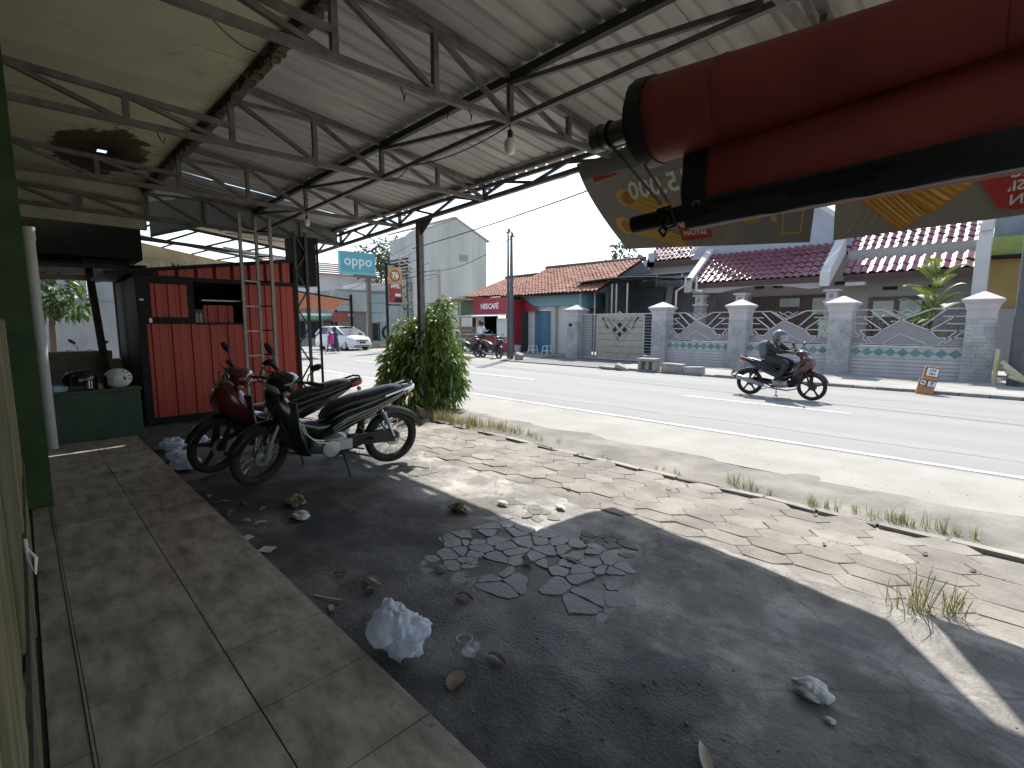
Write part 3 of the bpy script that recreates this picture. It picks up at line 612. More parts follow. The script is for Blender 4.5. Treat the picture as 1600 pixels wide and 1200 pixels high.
def bsheet(t, f, m, n=26, k=14):
    b = B()
    for lay in (0,.003):
        for j in range(k+1): b.v += [f(i/n, j/k, -lay) for i in range(n+1)]
    N = (n+1)*(k+1)
    b.f = [(j*(n+1)+i,j*(n+1)+i+1,(j+1)*(n+1)+i+1,(j+1)*(n+1)+i) for j in range(k) for i in range(n)]
    b.m = [0]*len(b.f); b.v = b.v[:N]
    return b.build("vinyl_sheet", m, t, True, ang=180)
def bpatch(par, f, poly, m, d, name, nsub=6):
    # flat print following the sheet: polygon in (s,t) cut into strips
    s0 = min(p[0] for p in poly); s1 = max(p[0] for p in poly); b = B(); cols = []
    for i in range(nsub+1):
        s = s0 + (s1-s0)*(i/nsub)*.9998 + .0001*(s1-s0); ts = []
        for a, c in zip(poly, poly[1:]+poly[:1]):
            if (a[0]-s)*(c[0]-s) < 0: ts.append(a[1] + (c[1]-a[1])*(s-a[0])/(c[0]-a[0]))
        if len(ts) >= 2: cols.append((s, min(ts), max(ts)))
    for s, ta, tb in cols: b.v += [f(s, ta+(tb-ta)*q/4, d) for q in range(5)]
    b.f = [(i*5+q,i*5+q+1,(i+1)*5+q+1,(i+1)*5+q) for i in range(len(cols)-1) for q in range(4)]; b.m = [0]*len(b.f)
    return b.build(name, m, par, True, ang=180)
def btext(par, f, txt, s, t, size, m, d=.008, name="lettering", sx=-1., rot=0):
    p = V(f(s,t,d)); q = V(f(s+.02,t,d)); r_ = V(f(s,t-.02,d)); x = (q-p).normalized(); y = (r_-p).normalized()
    if rot: x, y = x*math.cos(rot)+y*math.sin(rot), y*math.cos(rot)-x*math.sin(rot)
    return text(txt, size, par, frame_m(p, x, y), m, name, .0005, .022*size, sx)
# banner 1 : 15.000
t1 = thing("hanging_banner", "taupe banner priced 15.000 seen from behind, its left edge curling", "banner", (-2.6,BY,2.45), "printed banners hung from the eave")
f1 = bmap(0,0,lambda x: ze(x)+.02, 2.53, 2.31, lambda t: -4.05+.57*(t**1.5), lambda t: -1.31+.03*(1-t), .26, .13)
s1 = bsheet(t1, f1, m_vin)
for a, c in (((.40,.23),(.56,.13)),((.38,.30),(.6,.16)),((.36,.38),(.62,.205)),((.42,.16),(.54,.08))):
    bpatch(t1, f1, [a,(a[0]+.01,a[1]+.02),(c[0],c[1]+.025),(c[0],c[1])], m_vg, .006, "print_streak")
bpatch(t1, f1, [(.06,.18),(.20,.20),(.19,.22),(.06,.235)], m_vr, .006, "print_mark")
def scroll(par, f, p, q, w0, w1, dd=.006):            # one rolled golden sheet: body, light side, open end
    dx, dy = q[0]-p[0], q[1]-p[1]; L_ = math.hypot(dx,dy*.6); nx, ny = -dy/L_*.55, dx/L_*.9
    A = [(p[0]+nx*w0,p[1]+ny*w0),(q[0]+nx*w1,q[1]+ny*w1),(q[0]-nx*w1,q[1]-ny*w1),(p[0]-nx*w0,p[1]-ny*w0)]
    bpatch(par, f, A, m_vy, dd, "print_roll", 10)
    for k in range(3):
        a0, a1 = -.8+k*.5, -.6+k*.5
        bpatch(par, f, [(p[0]+nx*w0*a0,p[1]+ny*w0*a0),(q[0]+nx*w1*a0,q[1]+ny*w1*a0),(q[0]+nx*w1*a1,q[1]+ny*w1*a1),(p[0]+nx*w0*a1,p[1]+ny*w0*a1)], m_vy2, dd+.002, "print_stripe", 8)
    el = [(p[0]+w0*.62*math.cos(2*math.pi*i/14),p[1]+w0*1.15*math.sin(2*math.pi*i/14)) for i in range(14)]
    bpatch(par, f, el, m_vy2, dd+.004, "print_roll_end", 10)
    el = [(p[0]+.01+w0*.40*math.cos(2*math.pi*i/14),p[1]+.02+w0*.8*math.sin(2*math.pi*i/14)) for i in range(14)]
    bpatch(par, f, el, m_vo, dd+.006, "print_roll_core", 8)
scroll(t1, f1, (.19,.46), (.47,.78), .085, .08)
scroll(t1, f1, (.105,.74), (.42,.97), .08, .06, .016)
btext(t1, f1, "15.000", .375, .43, .30, m_vw, .02)
bpatch(t1, f1, [(.41,.77),(.57,.75),(.57,.93),(.41,.95)], m_vr, .024, "print_label")
btext(t1, f1, "EKSKLUSIF", .49, .815, .072, m_vw, .03); btext(t1, f1, "SATUAN", .49, .885, .072, m_vw, .03)
bpatch(t1, f1, [(.66,.62),(.74,.52),(.83,.60),(.80,.84),(.72,.84)], m_vy, .006, "print_emblem", 10)
bpatch(t1, f1, [(.82,.66),(.86,.60),(.865,.86),(.84,.84)], m_vy2, .006, "print_emblem")
for a, c in (((.58,.95),(.63,.85)),((.50,.96),(.55,.90)),((.59,.72),(.64,.60))): bpatch(t1, f1, [a,(a[0]+.015,a[1]),(c[0]+.012,c[1]),c], m_vg, .006, "print_streak")
for (a, c) in (((.885,.66),(.965,.665)),((.885,.93),(.965,.93))): bpatch(t1, f1, [a,(a[0],a[1]+.012),(c[0],c[1]+.012),c], m_vy2, .006, "print_frame")
for a in (.885,.958): bpatch(t1, f1, [(a,.66),(a+.007,.66),(a+.007,.94),(a,.94)], m_vy2, .006, "print_frame", 2)
# banner 2 : golden rolls, red label
t2 = thing("hanging_banner", "taupe banner with big golden rolls and a red label, seen from behind", "banner", (-.2,BY,2.35), "printed banners hung from the eave")
f2 = bmap(0,0,lambda x: ze(x)+.02, 2.34, 2.39, lambda t: -1.21+.02*t, lambda t: .42)
s2 = bsheet(t2, f2, m_vin)
def cone(p, q, w0, w1, dd):
    dx, dy = q[0]-p[0], q[1]-p[1]; L_ = math.hypot(dx,dy); nx, ny = -dy/L_*.8, dx/L_*.9
    def P(a, u): w_ = w0+(w1-w0)*u; return (p[0]+dx*u+nx*w_*a, p[1]+dy*u+ny*w_*a)
    bpatch(t2, f2, [P(-1,0),P(-1,1),P(1,1),P(1,0)], m_vo, dd, "print_roll", 14)
    for k in range(9):
        a0 = -.93+k*.21; bpatch(t2, f2, [P(a0,.02),P(a0,1),P(a0+.12,1),P(a0+.12,.02)], m_vy if k % 3 else m_vy2, dd+.003, "print_stripe", 10)
cone((.14,.64), (.36,.95), .13, .10, .006); cone((.26,.54), (.52,.83), .17, .17, .014)
for w_, m, dd in ((.085,m_vo,.02),(.06,m_vy2,.024)):
    bpatch(t2, f2, [(.10+w_*.6*math.cos(2*math.pi*i/16),.66+w_*1.3*math.sin(2*math.pi*i/16)) for i in range(16)], m, dd, "print_roll_end", 10)
for k in range(4): bpatch(t2, f2, [(.06+k*.05,.97-k*.015),(.075+k*.05,.97-k*.015),(.115+k*.05,.84-k*.01),(.11+k*.05,.84-k*.01)], m_vg, .006, "print_streak")
bpatch(t2, f2, [(.50,.62),(.995,.60),(.995,.955),(.66,.97)], m_vr, .022, "print_label", 10)
for i, tx in enumerate(("BUNGKUS","EKSKLUSIF","SATUAN")): btext(t2, f2, tx, .80, .775+i*.072, (.115,.10,.10)[i], m_vw, .03)

# ---------------------------------------------------------------- red corrugated kiosk
def corr(x, y0, y1, z0f, z1f, pitch=.28, dep=.022, out=1):
    b = B(); P = []; y = y0; k = 0
    z0f = z0f if callable(z0f) else (lambda y, v=z0f: v); z1f = z1f if callable(z1f) else (lambda y, v=z1f: v)
    while y < y1:
        for dy, d in ((0,0),(.018,-dep),(.05,-dep),(.068,0),(.16,0),(.165,.004),(.175,.004),(.18,0)):
            if y+dy < y1: P.append((y+dy,d))
        y += pitch
    P.append((y1,0)); n = len(P)
    b.v = [(x+d,y,z0f(y)) for y, d in P] + [(x+d,y,z1f(y)) for y, d in P]
    b.f = [(k,k+1,n+k+1,n+k) for k in range(n-1)]; b.m = [0]*len(b.f); return b
ki = thing("corrugated_kiosk", "red corrugated kiosk with black frame and an open serving hatch", "kiosk", (-10.9,2.6,G))
KX = -9.9
body = B().bx(-12.2,KX-.03,1.37,1.40,-.02,2.36).bx(-12.2,KX-.06,3.84,3.87,-.02,2.6).bx(-12.2,-12.17,1.4,3.84,-.02,2.5)
body.bx(KX-.06,KX+.012,1.36,1.47,G,2.42).bx(KX-.05,KX+.01,3.85,3.91,G,2.66).bx(KX-.05,KX+.006,1.47,3.85,G,.05).bx(KX-.05,KX+.006,1.47,3.85,2.31,2.385)
body.bx(KX-.05,KX+.008,2.93,2.975,1.6,2.31).bx(KX-.05,KX+.008,2.12,2.16,1.6,2.31).bx(KX-.04,KX+.004,2.16,2.93,1.585,1.62)
body.build("frame", m_black, ki)
corr(KX,1.47,2.95,.05,1.6).build("lower_panel", m_red, ki)
corr(KX,2.975,3.85,.05,2.31).build("side_panel", m_red, ki)
corr(KX,1.62,3.78,2.386,lambda y: 2.40+.36*max(0,(y-1.3))/2.45).build("parapet_panel", m_red, ki)
B().prism([(.98,2.36),(3.86,2.80),(3.86,2.84),(.98,2.41)], FY(-12.3), 0, 2.48).build("roof", m_black, ki)
B().prism([(1.2,2.39),(3.8,2.40),(3.8,2.78)], FY(KX-.03), 0, .01).build("roof_gable", m_black, ki)
sh = B().bx(KX+.014,KX+.045,1.37,1.55,1.6,2.38).bx(KX+.014,KX+.045,2.06,2.14,1.6,2.38).bx(KX+.014,KX+.045,1.55,2.06,1.6,1.71).bx(KX+.014,KX+.045,1.55,2.06,2.25,2.38).build("shutter", m_black, ki)
corr(KX+.04,1.55,2.06,1.71,2.25,.17,.015).build("shutter_panel", m_red, sh)
B().bx(KX+.045,KX+.06,1.395,1.45,1.97,2.0).bx(KX+.045,KX+.06,1.50,1.54,1.62,1.69).build("hinge", m_alu, sh)
corr(KX-.16,2.33,2.8,1.45,1.93,.16,.015).build("counter_panel", m_red, ki)
B().bx(KX-.17,KX-.15,2.16,2.33,1.6,1.85).build("jar_shelf", m_dark, ki)
cb = B()
for y in (2.2,2.26): cb.lathe([(.03,1.62),(.032,1.74),(.025,1.76),(.026,1.79)], 10, (KX-.1,y,0))
cb.build("glass_jar", glass("jar_glass", (.5,.45,.4), .5), ki, True)
B().bx(KX-.5,KX-.1,2.3,2.92,2.0,2.02).build("light_shelf", m_white, ki)
tag(B().bx(-10.5,-9.98,3.95,4.35,2.35,3.3).bx(-10.0,-9.97,4.36,4.40,G,3.3).build("black_board", m_black), "black box board standing up behind the kiosk roof by the lattice leg", "board")
# ---------------------------------------------------------------- low wall with helmets, left end of the porch
m_gw = M("dirty_green_wall", (.05,.085,.05), .85, .3, 2.5, .15, 20)
tag(B().bx(-9.0,-8.78,.08,1.16,-.05,.66).bx(-9.02,-8.76,.06,1.18,.66,.70).build("low_wall", m_gw, bev=.01), "low dark green wall at the porch end carrying two helmets", "wall")
hm1 = thing("helmet", "plain black helmet with visor on the low green wall", "helmet", (-8.88,.52,.7))
def shell(c, s, t, m, mv, nm):
    b = B(); rings = []
    for i in range(9):
        th = math.pi*(.02+.60*i/8); rr = .135*s*math.sin(th)*(1 if th < 1.6 else .97); rings.append([V(c)+V((rr*1.0*math.cos(a), rr*1.22*math.sin(a), .155*s-.0+.135*s*math.cos(th)-.01)) for a in [2*math.pi*k/20 for k in range(20)]])
    b.loft(rings, True).build(nm, m, t, True)
    v = B(); v.loft([[V(c)+V((.14*s*math.cos(a), .168*s*math.sin(a), z)) for a in [math.pi*(.08+.84*k/12) for k in range(13)]] for z in (.06*s,.165*s)], False, False).build("visor", mv, t, True)
shell((-8.88,.52,.66), 1.15, hm1, m_gloss, glass("smoked_visor", (.02,.02,.025), .75), "shell")
B().bx(-8.74,-8.735,.60,.61,.73,.83).bx(-8.74,-8.735,.63,.635,.73,.83).build("visor_glint", m_chrome, hm1)
hm2 = thing("helmet", "white helmet with black star and lettering on the low green wall", "helmet", (-8.88,.93,.7))
b = B(); b.ball((-8.88,.93,.835), .15, 20, 12, (.95,1.1,.95)); b.build("shell", M("dirty_white_helmet", (.6,.6,.57), .4, .12, 6), hm2, True)
B().loft([[V((-8.88+.15*math.cos(a), .80+.10*math.sin(a)*0 - .0, .80+.1*math.sin(a))) for a in [2*math.pi*k/14 for k in range(14)]],[V((-8.88+.11*math.cos(a), .76, .80+.08*math.sin(a))) for a in [2*math.pi*k/14 for k in range(14)]]], True).build("face_opening", m_black, hm2, True)
st = [(.985+.042*(1 if k % 2 == 0 else .42)*math.cos(math.pi/2+math.pi*k/5), .84+.042*(1 if k % 2 == 0 else .42)*math.sin(math.pi/2+math.pi*k/5)) for k in range(10)]
B().prism(st, FY(-8.752), 0, .006).build("star", m_txtk, hm2)
for i, ch in enumerate("ALL STAR"):
    if ch == " ": continue
    a = math.pi*(1.02-.155*i) ; y = .955+.10*math.cos(a); z = .845+.095*math.sin(a)
    text(ch, .045, hm2, frame_m((-8.765+.02-.35*((y-.93)**2+(z-.835)**2)*4, y, z), (0,math.sin(a),-math.cos(a)), (0,math.cos(a),math.sin(a))), m_txtk, "lettering", .002, .001)
tag(B().box((-8.88,.30,.745), (.16,.17,.09), (0,.1,.2)).build("blue_cloth", M("pale_blue_cloth", (.3,.5,.55), .8, .2, 12, .3, 30), None, bev=.03), "folded pale blue cloth beside the black helmet", "cloth")
tag(B().box((-8.9,.73,.74), (.10,.07,.08), (0,0,.3)).build("small_carton", M("orange_carton", (.5,.28,.12), .7, .2, 10), None, bev=.006), "small orange carton between the two helmets", "carton")
# ---------------------------------------------------------------- yard beyond the porch
m_stone = M("brown_rubble_wall", (.34,.30,.25), .9, .3, 3, .4, 12)
sw_ = thing("stone_wall", "low brown stone wall with pale coping beyond the green wall", "wall", (-12.5,.6,G))
rg = random.Random(2); yy = -.4
for r_ in range(4):
    y = -.6 + .15*(r_ % 2)
    while y < 1.2:
        l = rg.uniform(.3,.5); B().bx(-12.7,-12.4+rg.uniform(0,.02),y+.008,y+l-.008,G+.22*r_+.008+.1,G+.1+.22*(r_+1)-.004).build("stone", m_stone, sw_, bev=.015); y += l
B().bx(-12.7,-12.42,-.6,1.25,G,1.0).build("wall_core", m_stone, sw_); B().bx(-12.72,-12.38,-.6,1.25,1.0,1.08).build("coping", M("pale_coping", (.34,.31,.27), .9, .2, 4), sw_)
B().bx(-12.75,-12.35,-.62,.27,G,1.85).build("wall_pier", m_stone, sw_)
m_gc = M("bluish_grey_wall", (.36,.38,.40), .9, .2, 1.2, .15, 12)
yw = thing("yard_wall", "tall grey plastered yard wall topped by upright metal sheets", "wall", (-18.5,1.5,G))
B().bx(-18.8,-18.5,-2,3.2,G,2.2).build("plaster", m_gc, yw)
for i in range(14):
    y = -1.6 + i*.34; B().bx(-18.62,-18.58+.02*(i % 2),y,y+.33,2.2,3.4).build("metal_sheet", M("grey_zinc_sheet%d" % (i % 3), (.33+.03*(i % 3),.36+.03*(i % 3),.38+.03*(i % 3)), .5, .2, 2, stretch=(1,1,.3)) if i < 3 else bpy.data.materials["grey_zinc_sheet%d" % (i % 3)], yw)
B().bx(-18.64,-18.5,-1.6,3.2,3.4,3.46).build("top_rail", m_white, yw)
sg = thing("box_sign", "pale blue upright box sign standing behind the yard wall", "sign", (-23,2.2,G))
B().bx(-23.3,-23,1.78,2.86,3.4,5.4).build("cabinet", M("pale_blue_sign", (.42,.58,.64), .5, .08, 2), sg)
B().bx(-23.2,-23.1,2.2,2.4,G,3.4).build("post", m_steel, sg)
text("SERVICE", .24, sg, frame_m((-22.99,2.32,4.75), (0,1,0), (0,0,1)), m_txtk); B().prism([(2.1,4.98),(2.3,4.98),(2.36,5.18),(2.2,5.12)], FY(-22.995), 0, .004).prism([(2.4,4.98),(2.55,4.98),(2.6,5.18),(2.45,5.18)], FY(-22.995), 0, .004).build("sign_mark", M("sign_mark_red", (.4,.06,.06), .5), sg)
sh2 = thing("lean_to_roof", "dark sagging lean-to roof of the neighbouring yard", "roof", (-12.5,.8,2.4))
b = B()
for i in range(11):
    y = -.6+i*.21; b.bx(-15.5,-11.2,y,y+.2,2.62+.02*(i % 2)+.03*math.sin(i),2.66+.02*(i % 2)+.03*math.sin(i))
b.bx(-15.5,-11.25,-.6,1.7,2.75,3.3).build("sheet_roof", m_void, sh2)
B().bar((-11.3,-.6,2.55),(-11.3,1.75,2.62),.08).bar((-13.5,-.6,2.5),(-13.5,1.75,2.55),.1).build("beam", m_rust, sh2)
B().bar((-12.1,-.3,2.48),(-12.1,1.0,2.42),.07).build("pale_beam", M("pale_timber", (.4,.36,.27), .8, .2, 4), sh2)
tag(B().bar((-11.9,.98,2.6),(-11.75,1.12,G),.11).build("leaning_pole", m_rust), "dark leaning pole between the yard and the kiosk", "pole")
tw = thing("yard_tree", "bright leafed bushy tree before the grey yard wall", "tree", (-17.3,.75,G))
b = B(); leafball(b, [((-17.3,.62,2.55),(.5,.6,.5)),((-17.1,.95,2.15),(.4,.5,.4)),((-17.4,.35,3.0),(.5,.5,.45)),((-17.2,.3,2.1),(.4,.4,.4))], 900, .24, .085, .35, 21); b.build("crown", m_leaf, tw)
B().tube([(-17.3,.55,G),(-17.3,.6,1.5),(-17.3,.65,2.6)], [.09,.07,.03], 8).build("trunk", m_bark, tw, True)
# neighbour's canopy beyond the kiosk, with a banner
nb = thing("neighbour_canopy", "far steel canopy with pale roof sheets beyond the kiosk", "canopy", (-15,4,G))
B().add([(-14.1,1.5,4.0),(-12.6,1.5,4.0),(-12.6,5.2,3.6),(-14.1,5.2,3.6)], [(0,1,2,3)]).build("roof_sheet", M("cream_roof_sheet", (.5,.45,.36), .7, .2, 1), nb)
for x in (-13.2,-15.6):
    t_ = B().bar((x,.9,3.45),(x,5.2,3.25),.07).bar((x,.9,3.95),(x,5.2,3.45),.06).build("truss", m_rust, nb)
    for k in range(5): B().bar((x,.9+k*.75,3.45-.035*k),(x,1.6+k*.75,3.9-.1*k),.04).build("web_bar", m_rust, t_)
B().bar((-13.2,1.5,G),(-13.2,1.5,3.5),.1).build("post", m_rust, nb)
B().bar((-13,3.5,3.35),(-13,5.1,3.2),.05).build("light_tube", M("tube_glow_white", (.8,.8,.85), .4), nb)
b5 = thing("neighbour_banner", "brownish banner with reversed capitals hanging behind the kiosk", "banner", (-14,2.5,2.4))
B().add([(-14,.95,2.55),(-14,4.6,2.35),(-14,4.6,3.0),(-14,.95,3.62)], [(0,1,2,3)]).build("vinyl_sheet", translucent(M("brown_banner_vinyl", (.33,.28,.17), .6, .3, 2), .30), b5)
text("UNLIMITED", .34, b5, frame_m((-13.98,2.75,2.95), (0,1,-.06), (0,.06,1)), m_vw, "lettering", .001, .004, -1.)
text("30 GB", .25, b5, frame_m((-13.98,1.35,2.83), (0,1,-.06), (0,.06,1)), m_vw, "lettering", .001, .002, -1.)
text("ALL DAY MAX\nUNLIMITED", .13, b5, frame_m((-13.98,1.35,3.2), (0,1,-.06), (0,.06,1)), m_vw, "lettering", .001, .001, -1.)
# ---------------------------------------------------------------- small underbone motorcycles: x forward, y left, z up, wheelbase 1.24
def sring(x, z, w, h, tilt=0, n=16, e=2.6, y=0):
    out = []
    for k in range(n):
        a = 2*math.pi*k/n; c, s_ = math.cos(a), math.sin(a)
        yy = w*math.copysign(abs(c)**(2/e), c); zz = h*math.copysign(abs(s_)**(2/e), s_)
        out.append((x - zz*math.sin(tilt), y+yy, z + zz*math.cos(tilt)))
    return out
def wheel(root, cx, spoke, m_rim, rad=.285, tw=.042, steer=None):
    me = B().ring((0,0,0), rad-tw, tw, 40, 10, 'y', 1.0)
    par = steer or root
    def at(b):
        b.v = [(x+cx, y, z+rad) for x, y, z in b.v]; return b
    ty = at(me).build("tyre", m_rub, par, True)
    rm = B(); prof = [(rad-.062,-.026),(rad-.052,-.028),(rad-.058,-.018),(rad-.07,0),(rad-.058,.018),(rad-.052,.028),(rad-.062,.026),(rad-.078,.0)]
    rings = [[(r_*math.cos(2*math.pi*i/40), h, r_*math.sin(2*math.pi*i/40)) for r_, h in prof] for i in range(41)]
    rm.loft(rings, False); rim = at(rm).build("rim", m_rim, par, True)
    hb = B().lathe([(.02,-.06),(.045,-.05),(.05,-.02),(.05,.02),(.045,.05),(.02,.06)], 14, (0,0,0), 'y')
    at(hb).build("hub", m_alu if spoke else m_rim, rim, True)
    if spoke:
        sp = B()
        for k in range(36):
            a = 2*math.pi*k/36; a2 = a + (.5 if (k//2) % 2 else -.5); s_ = .035 if k % 2 else -.035
            sp.tube([(.045*math.cos(a2), s_, .045*math.sin(a2)),((rad-.066)*math.cos(a), 0, (rad-.066)*math.sin(a))], .0022, 4, False)
        at(sp).build("spokes", m_chrome, rim, kind="stuff")
    else:
        for k in range(5):
            a = 2*math.pi*k/5+.3; s_ = B(); c, d = math.cos(a), math.sin(a)
            s_.loft([[(c*r_ - d*u*w_, y, d*r_ + c*u*w_) for u, y in ((-1,-.012),(1,-.012),(1,.012),(-1,.012))] for r_, w_ in ((.03,.026),(.12,.016),(rad-.07,.02))], True)
            at(s_).build("wheel_spoke", m_rim, rim)
    dsk = B().lathe([(.05,.045),(.085,.045),(.085,.049),(.05,.049)], 24, (0,0,0), 'y'); at(dsk).build("brake_disc", m_alu, rim, True)
    return ty
def bike(name, label, group, m_body, m_panel, spoke=True, m_rim=None, steer=0., style=0, plate=True, stripes=None, m_seat=None, m_exh=None):
    m_rim = m_rim or m_chrome; m_exh = m_exh or m_chrome
    m_seat = m_seat or M("black_seat_vinyl", (.016,.019,.021), .34, .15, 30, .1, 120, spec=.55)
    t = thing(name, label, "motorcycle", (0,0,0), group)
    WB = .62; rad = .285
    # steered front end as a hinge empty-less part: fork is the part, wheel pieces are its sub-parts
    fk = B(); hx, hz = .40, .86
    for s_ in (-1,1):
        fk.tube([(WB,.075*s_,rad),(WB-.065,.075*s_,.47),(hx+.045,.075*s_,.70)], .019, 10)
        fk.tube([(WB,.075*s_,rad-.03),(WB-.045,.075*s_,.43)], .026, 10)
    fk.tube([(hx+.07,0,.62),(hx-.03,0,.93)], .028, 10).box((hx+.045,0,.69), (.06,.2,.03), (0,.22,0))
    fork = fk.build("front_fork", m_alu if spoke else m_dark, t, True)
    wheel(t, WB, spoke, m_rim, rad, .040, fork)
    fd = B(); R0 = rad+.022; secs = []
    for i in range(15):
        a = R(20 + 128*i/14); w_ = .058*(1-.25*abs(i-7)/7); c = (WB+R0*math.cos(a), 0, rad+R0*math.sin(a)); rr = []
        for q, (u, d) in enumerate(((-1,-.055),(-.98,-.01),(-.55,.012),(0,.018),(.55,.012),(.98,-.01),(1,-.055))):
            rr.append((WB+(R0+d)*math.cos(a), u*w_, rad+(R0+d)*math.sin(a)))
        secs.append(rr)
    fd.loft(secs, False, False); ffo = fd.build("front_fender", m_body if style == 0 else m_panel, fork, True)
    # handlebar cowl, headlight, grips, levers, mirrors
    hc = B(); hc.loft([sring(hx+.13,.905,.03,.02,-.3),sring(hx+.11,.915,.10,.06,-.35),sring(hx+.05,.935,.145,.085,-.3),sring(hx-.02,.955,.12,.075,-.2),sring(hx-.09,.965,.08,.045,-.1),sring(hx-.12,.96,.03,.015,0)], True)
    cowl = hc.build("handlebar_cowl", m_body, fork, True, ang=60)
    hl = B(); hl.loft([sring(hx+.085,.90,.085,.052,-.35),sring(hx+.125,.895,.07,.042,-.35),sring(hx+.138,.89,.03,.02,-.35)], True); hl.build("headlight", glass("headlight_lens", (.55,.56,.55), .7, .1), cowl, True)
    ar = B(); lv = B()
    for s_ in (-1,1):
        gp = B(); gp.tube([(hx-.085,.20*s_,.975),(hx-.125,.345*s_,.985)], .017, 10); gp.tube([(hx-.125,.345*s_,.985),(hx-.128,.352*s_,.985)], .022, 10); gp.build("grip", m_rub, cowl, True)
        ar.tube([(hx-.03,.06*s_,.955),(hx-.06,.15*s_,.97),(hx-.085,.21*s_,.975)], .012, 8)
        lv.tube([(hx-.05,.18*s_,.965),(hx-.02,.26*s_,.955),(hx-.06,.37*s_,.955)], .006, 6)
    ar.build("handlebar", m_dark, cowl, True); lv.build("levers", m_dark, cowl, True)
    for s_ in (-1,1):
        mr = B(); mr.tube([(hx-.075,.19*s_,.98),(hx-.06,.22*s_,1.06),(hx-.07,.27*s_,1.11)], .006, 6)
        cx, cy, cz = hx-.07,.30*s_,1.155
        mr.loft([[(cx+d, cy+.062*f*math.cos(2*math.pi*k/16)+.02*s_*f*math.sin(2*math.pi*k/16), cz+.04*f*math.sin(2*math.pi*k/16)+.018*s_*f*math.cos(2*math.pi*k/16)) for k in range(16)] for d, f in ((.03,.5),(.018,.9),(0,1),(-.006,.95))], True)
        mr.build("mirror", m_dark, cowl, True)
    for s_ in (-1,1):
        tl = B().ball((hx+.09,.135*s_,.885), .03, 10, 6, (1,1.2,.8)); tl.build("turn_signal", M("amber_lens", (.5,.33,.16), .25, .1, 4) if "amber_lens" not in bpy.data.materials else bpy.data.materials["amber_lens"], cowl, True)
    if plate:
        b = B().box((hx+.105,0,.755), (.005,.2,.125), (0,-.45,0)); pl = b.build("front_plate", M("worn_plate", (.16,.15,.12), .5, .2, 10) if "worn_plate" not in bpy.data.materials else bpy.data.materials["worn_plate"], fork)
        Mx = Matrix.Translation((hx+.110,0,.765)) @ Matrix.Rotation(-.45,4,'Y') @ frame_m((0,0,0), (0,1,0), (0,0,1))
        text("G 4715 EH", .045, pl, Mx, m_txtw, "lettering", .001); text("06 - 23", .03, pl, Matrix.Translation((0.018,0,-.045)) @ Mx, m_txtw, "lettering", .001)
    # steer the whole front end about the steering axis
    ax = V((-.10,0,.31)).normalized(); P0 = V((hx+.07,0,.62))
    Mr = Matrix.Translation(P0) @ Matrix.Rotation(steer, 4, ax) @ Matrix.Translation(-P0); fork.matrix_local = Mr
    # front shield / leg shields
    fs = B()
    fs.loft([sring(hx+.13,.69,.05,.11,-.3),sring(hx+.11,.69,.13,.185,-.3),sring(hx+.05,.66,.18,.24,-.27),sring(hx-.03,.60,.195,.26,-.22),sring(hx-.075,.55,.18,.22,-.2),sring(hx-.10,.53,.15,.2,-.2)], True)
    if style == 1:
        fs = B(); fs.loft([sring(hx+.24,.66,.03,.04,-.5),sring(hx+.20,.69,.12,.11,-.45),sring(hx+.13,.69,.19,.20,-.38),sring(hx+.04,.67,.215,.26,-.3),sring(hx-.03,.62,.20,.27,-.25),sring(hx-.08,.56,.16,.22,-.2)], True)
    fs.build("front_shield", m_body, t, True, ang=60)
    B().loft([sring(hx+.10,.50,.05,.06,-.2),sring(hx+.02,.47,.13,.14,-.2),sring(hx-.08,.42,.14,.15,-.1),sring(hx-.16,.38,.10,.12,0)], True).build("lower_cowl", m_dark, t, True, ang=60)
    for s_ in (-1,1):
        lg = B(); rings = []
        for zi in range(9):
            u = zi/8; z = .80 - .54*u; xf = hx+.085 - .02*u - .17*u*u; wd_ = (.105 + .075*math.sin(math.pi*min(1,u*1.05+.05)))*(1-.35*u**4)
            rings.append([(xf+.03-.17*q_**1.6*(1-.35*u), s_*(.06+(wd_)*q_**.8), z-.02*q_) for q_ in (0,.2,.4,.6,.8,1)] + [(xf+.015-.17*q_**1.6*(1-.35*u), s_*(.06+(wd_-.012)*q_**.8), z-.02*q_) for q_ in (1,.6,.2,0)])
        lg.loft(rings, True)
        lg.build("leg_shield", m_panel, t, True, ang=50)
        if stripes:
            for q in range(2):
                sp = B(); o_ = .028*q; sp.tube([(hx-.07-o_,s_*(.212),.62-o_),(hx-.115-o_,s_*.214,.50-o_),(hx-.20-o_,s_*.19,.42-o_),(hx-.30-o_,s_*.165,.39-o_)], .0055, 6); sp.build("silver_stripe", stripes, t, True)
    # centre tunnel, under-seat body, tail
    ct = B(); ct.loft([sring(hx-.06,.60,.08,.11,-.5),sring(hx-.16,.50,.085,.10,-.45),sring(hx-.28,.455,.085,.085,-.1),sring(.02,.47,.09,.085,.15),sring(-.10,.53,.10,.09,.3)], True)
    ct.build("centre_tunnel", m_panel, t, True, ang=60)
    for s_ in (-1,1):
        sp = B(); pts = [(.14,.40,.10),(.02,.52,.125),(-.12,.625,.135),(-.40,.69,.125),(-.62,.755,.085),(-.74,.79,.05)]; lo = [(.12,.37,.10),(.0,.42,.13),(-.12,.46,.14),(-.34,.55,.13),(-.58,.66,.09),(-.73,.74,.05)]
        ring = []
        for (a, b_) in zip(pts, lo):
            ring.append([(a[0],s_*(a[2]-.02),a[1]),(a[0],s_*a[2],a[1]-.01),(.5*a[0]+.5*b_[0],s_*(a[2]+.022),.5*a[1]+.5*b_[1]),(b_[0],s_*b_[2],b_[1]+.01),(b_[0],s_*(b_[2]-.02),b_[1])])
        sp.loft(ring, False, False); pn = sp.build("side_panel", m_panel, t, True, ang=60)
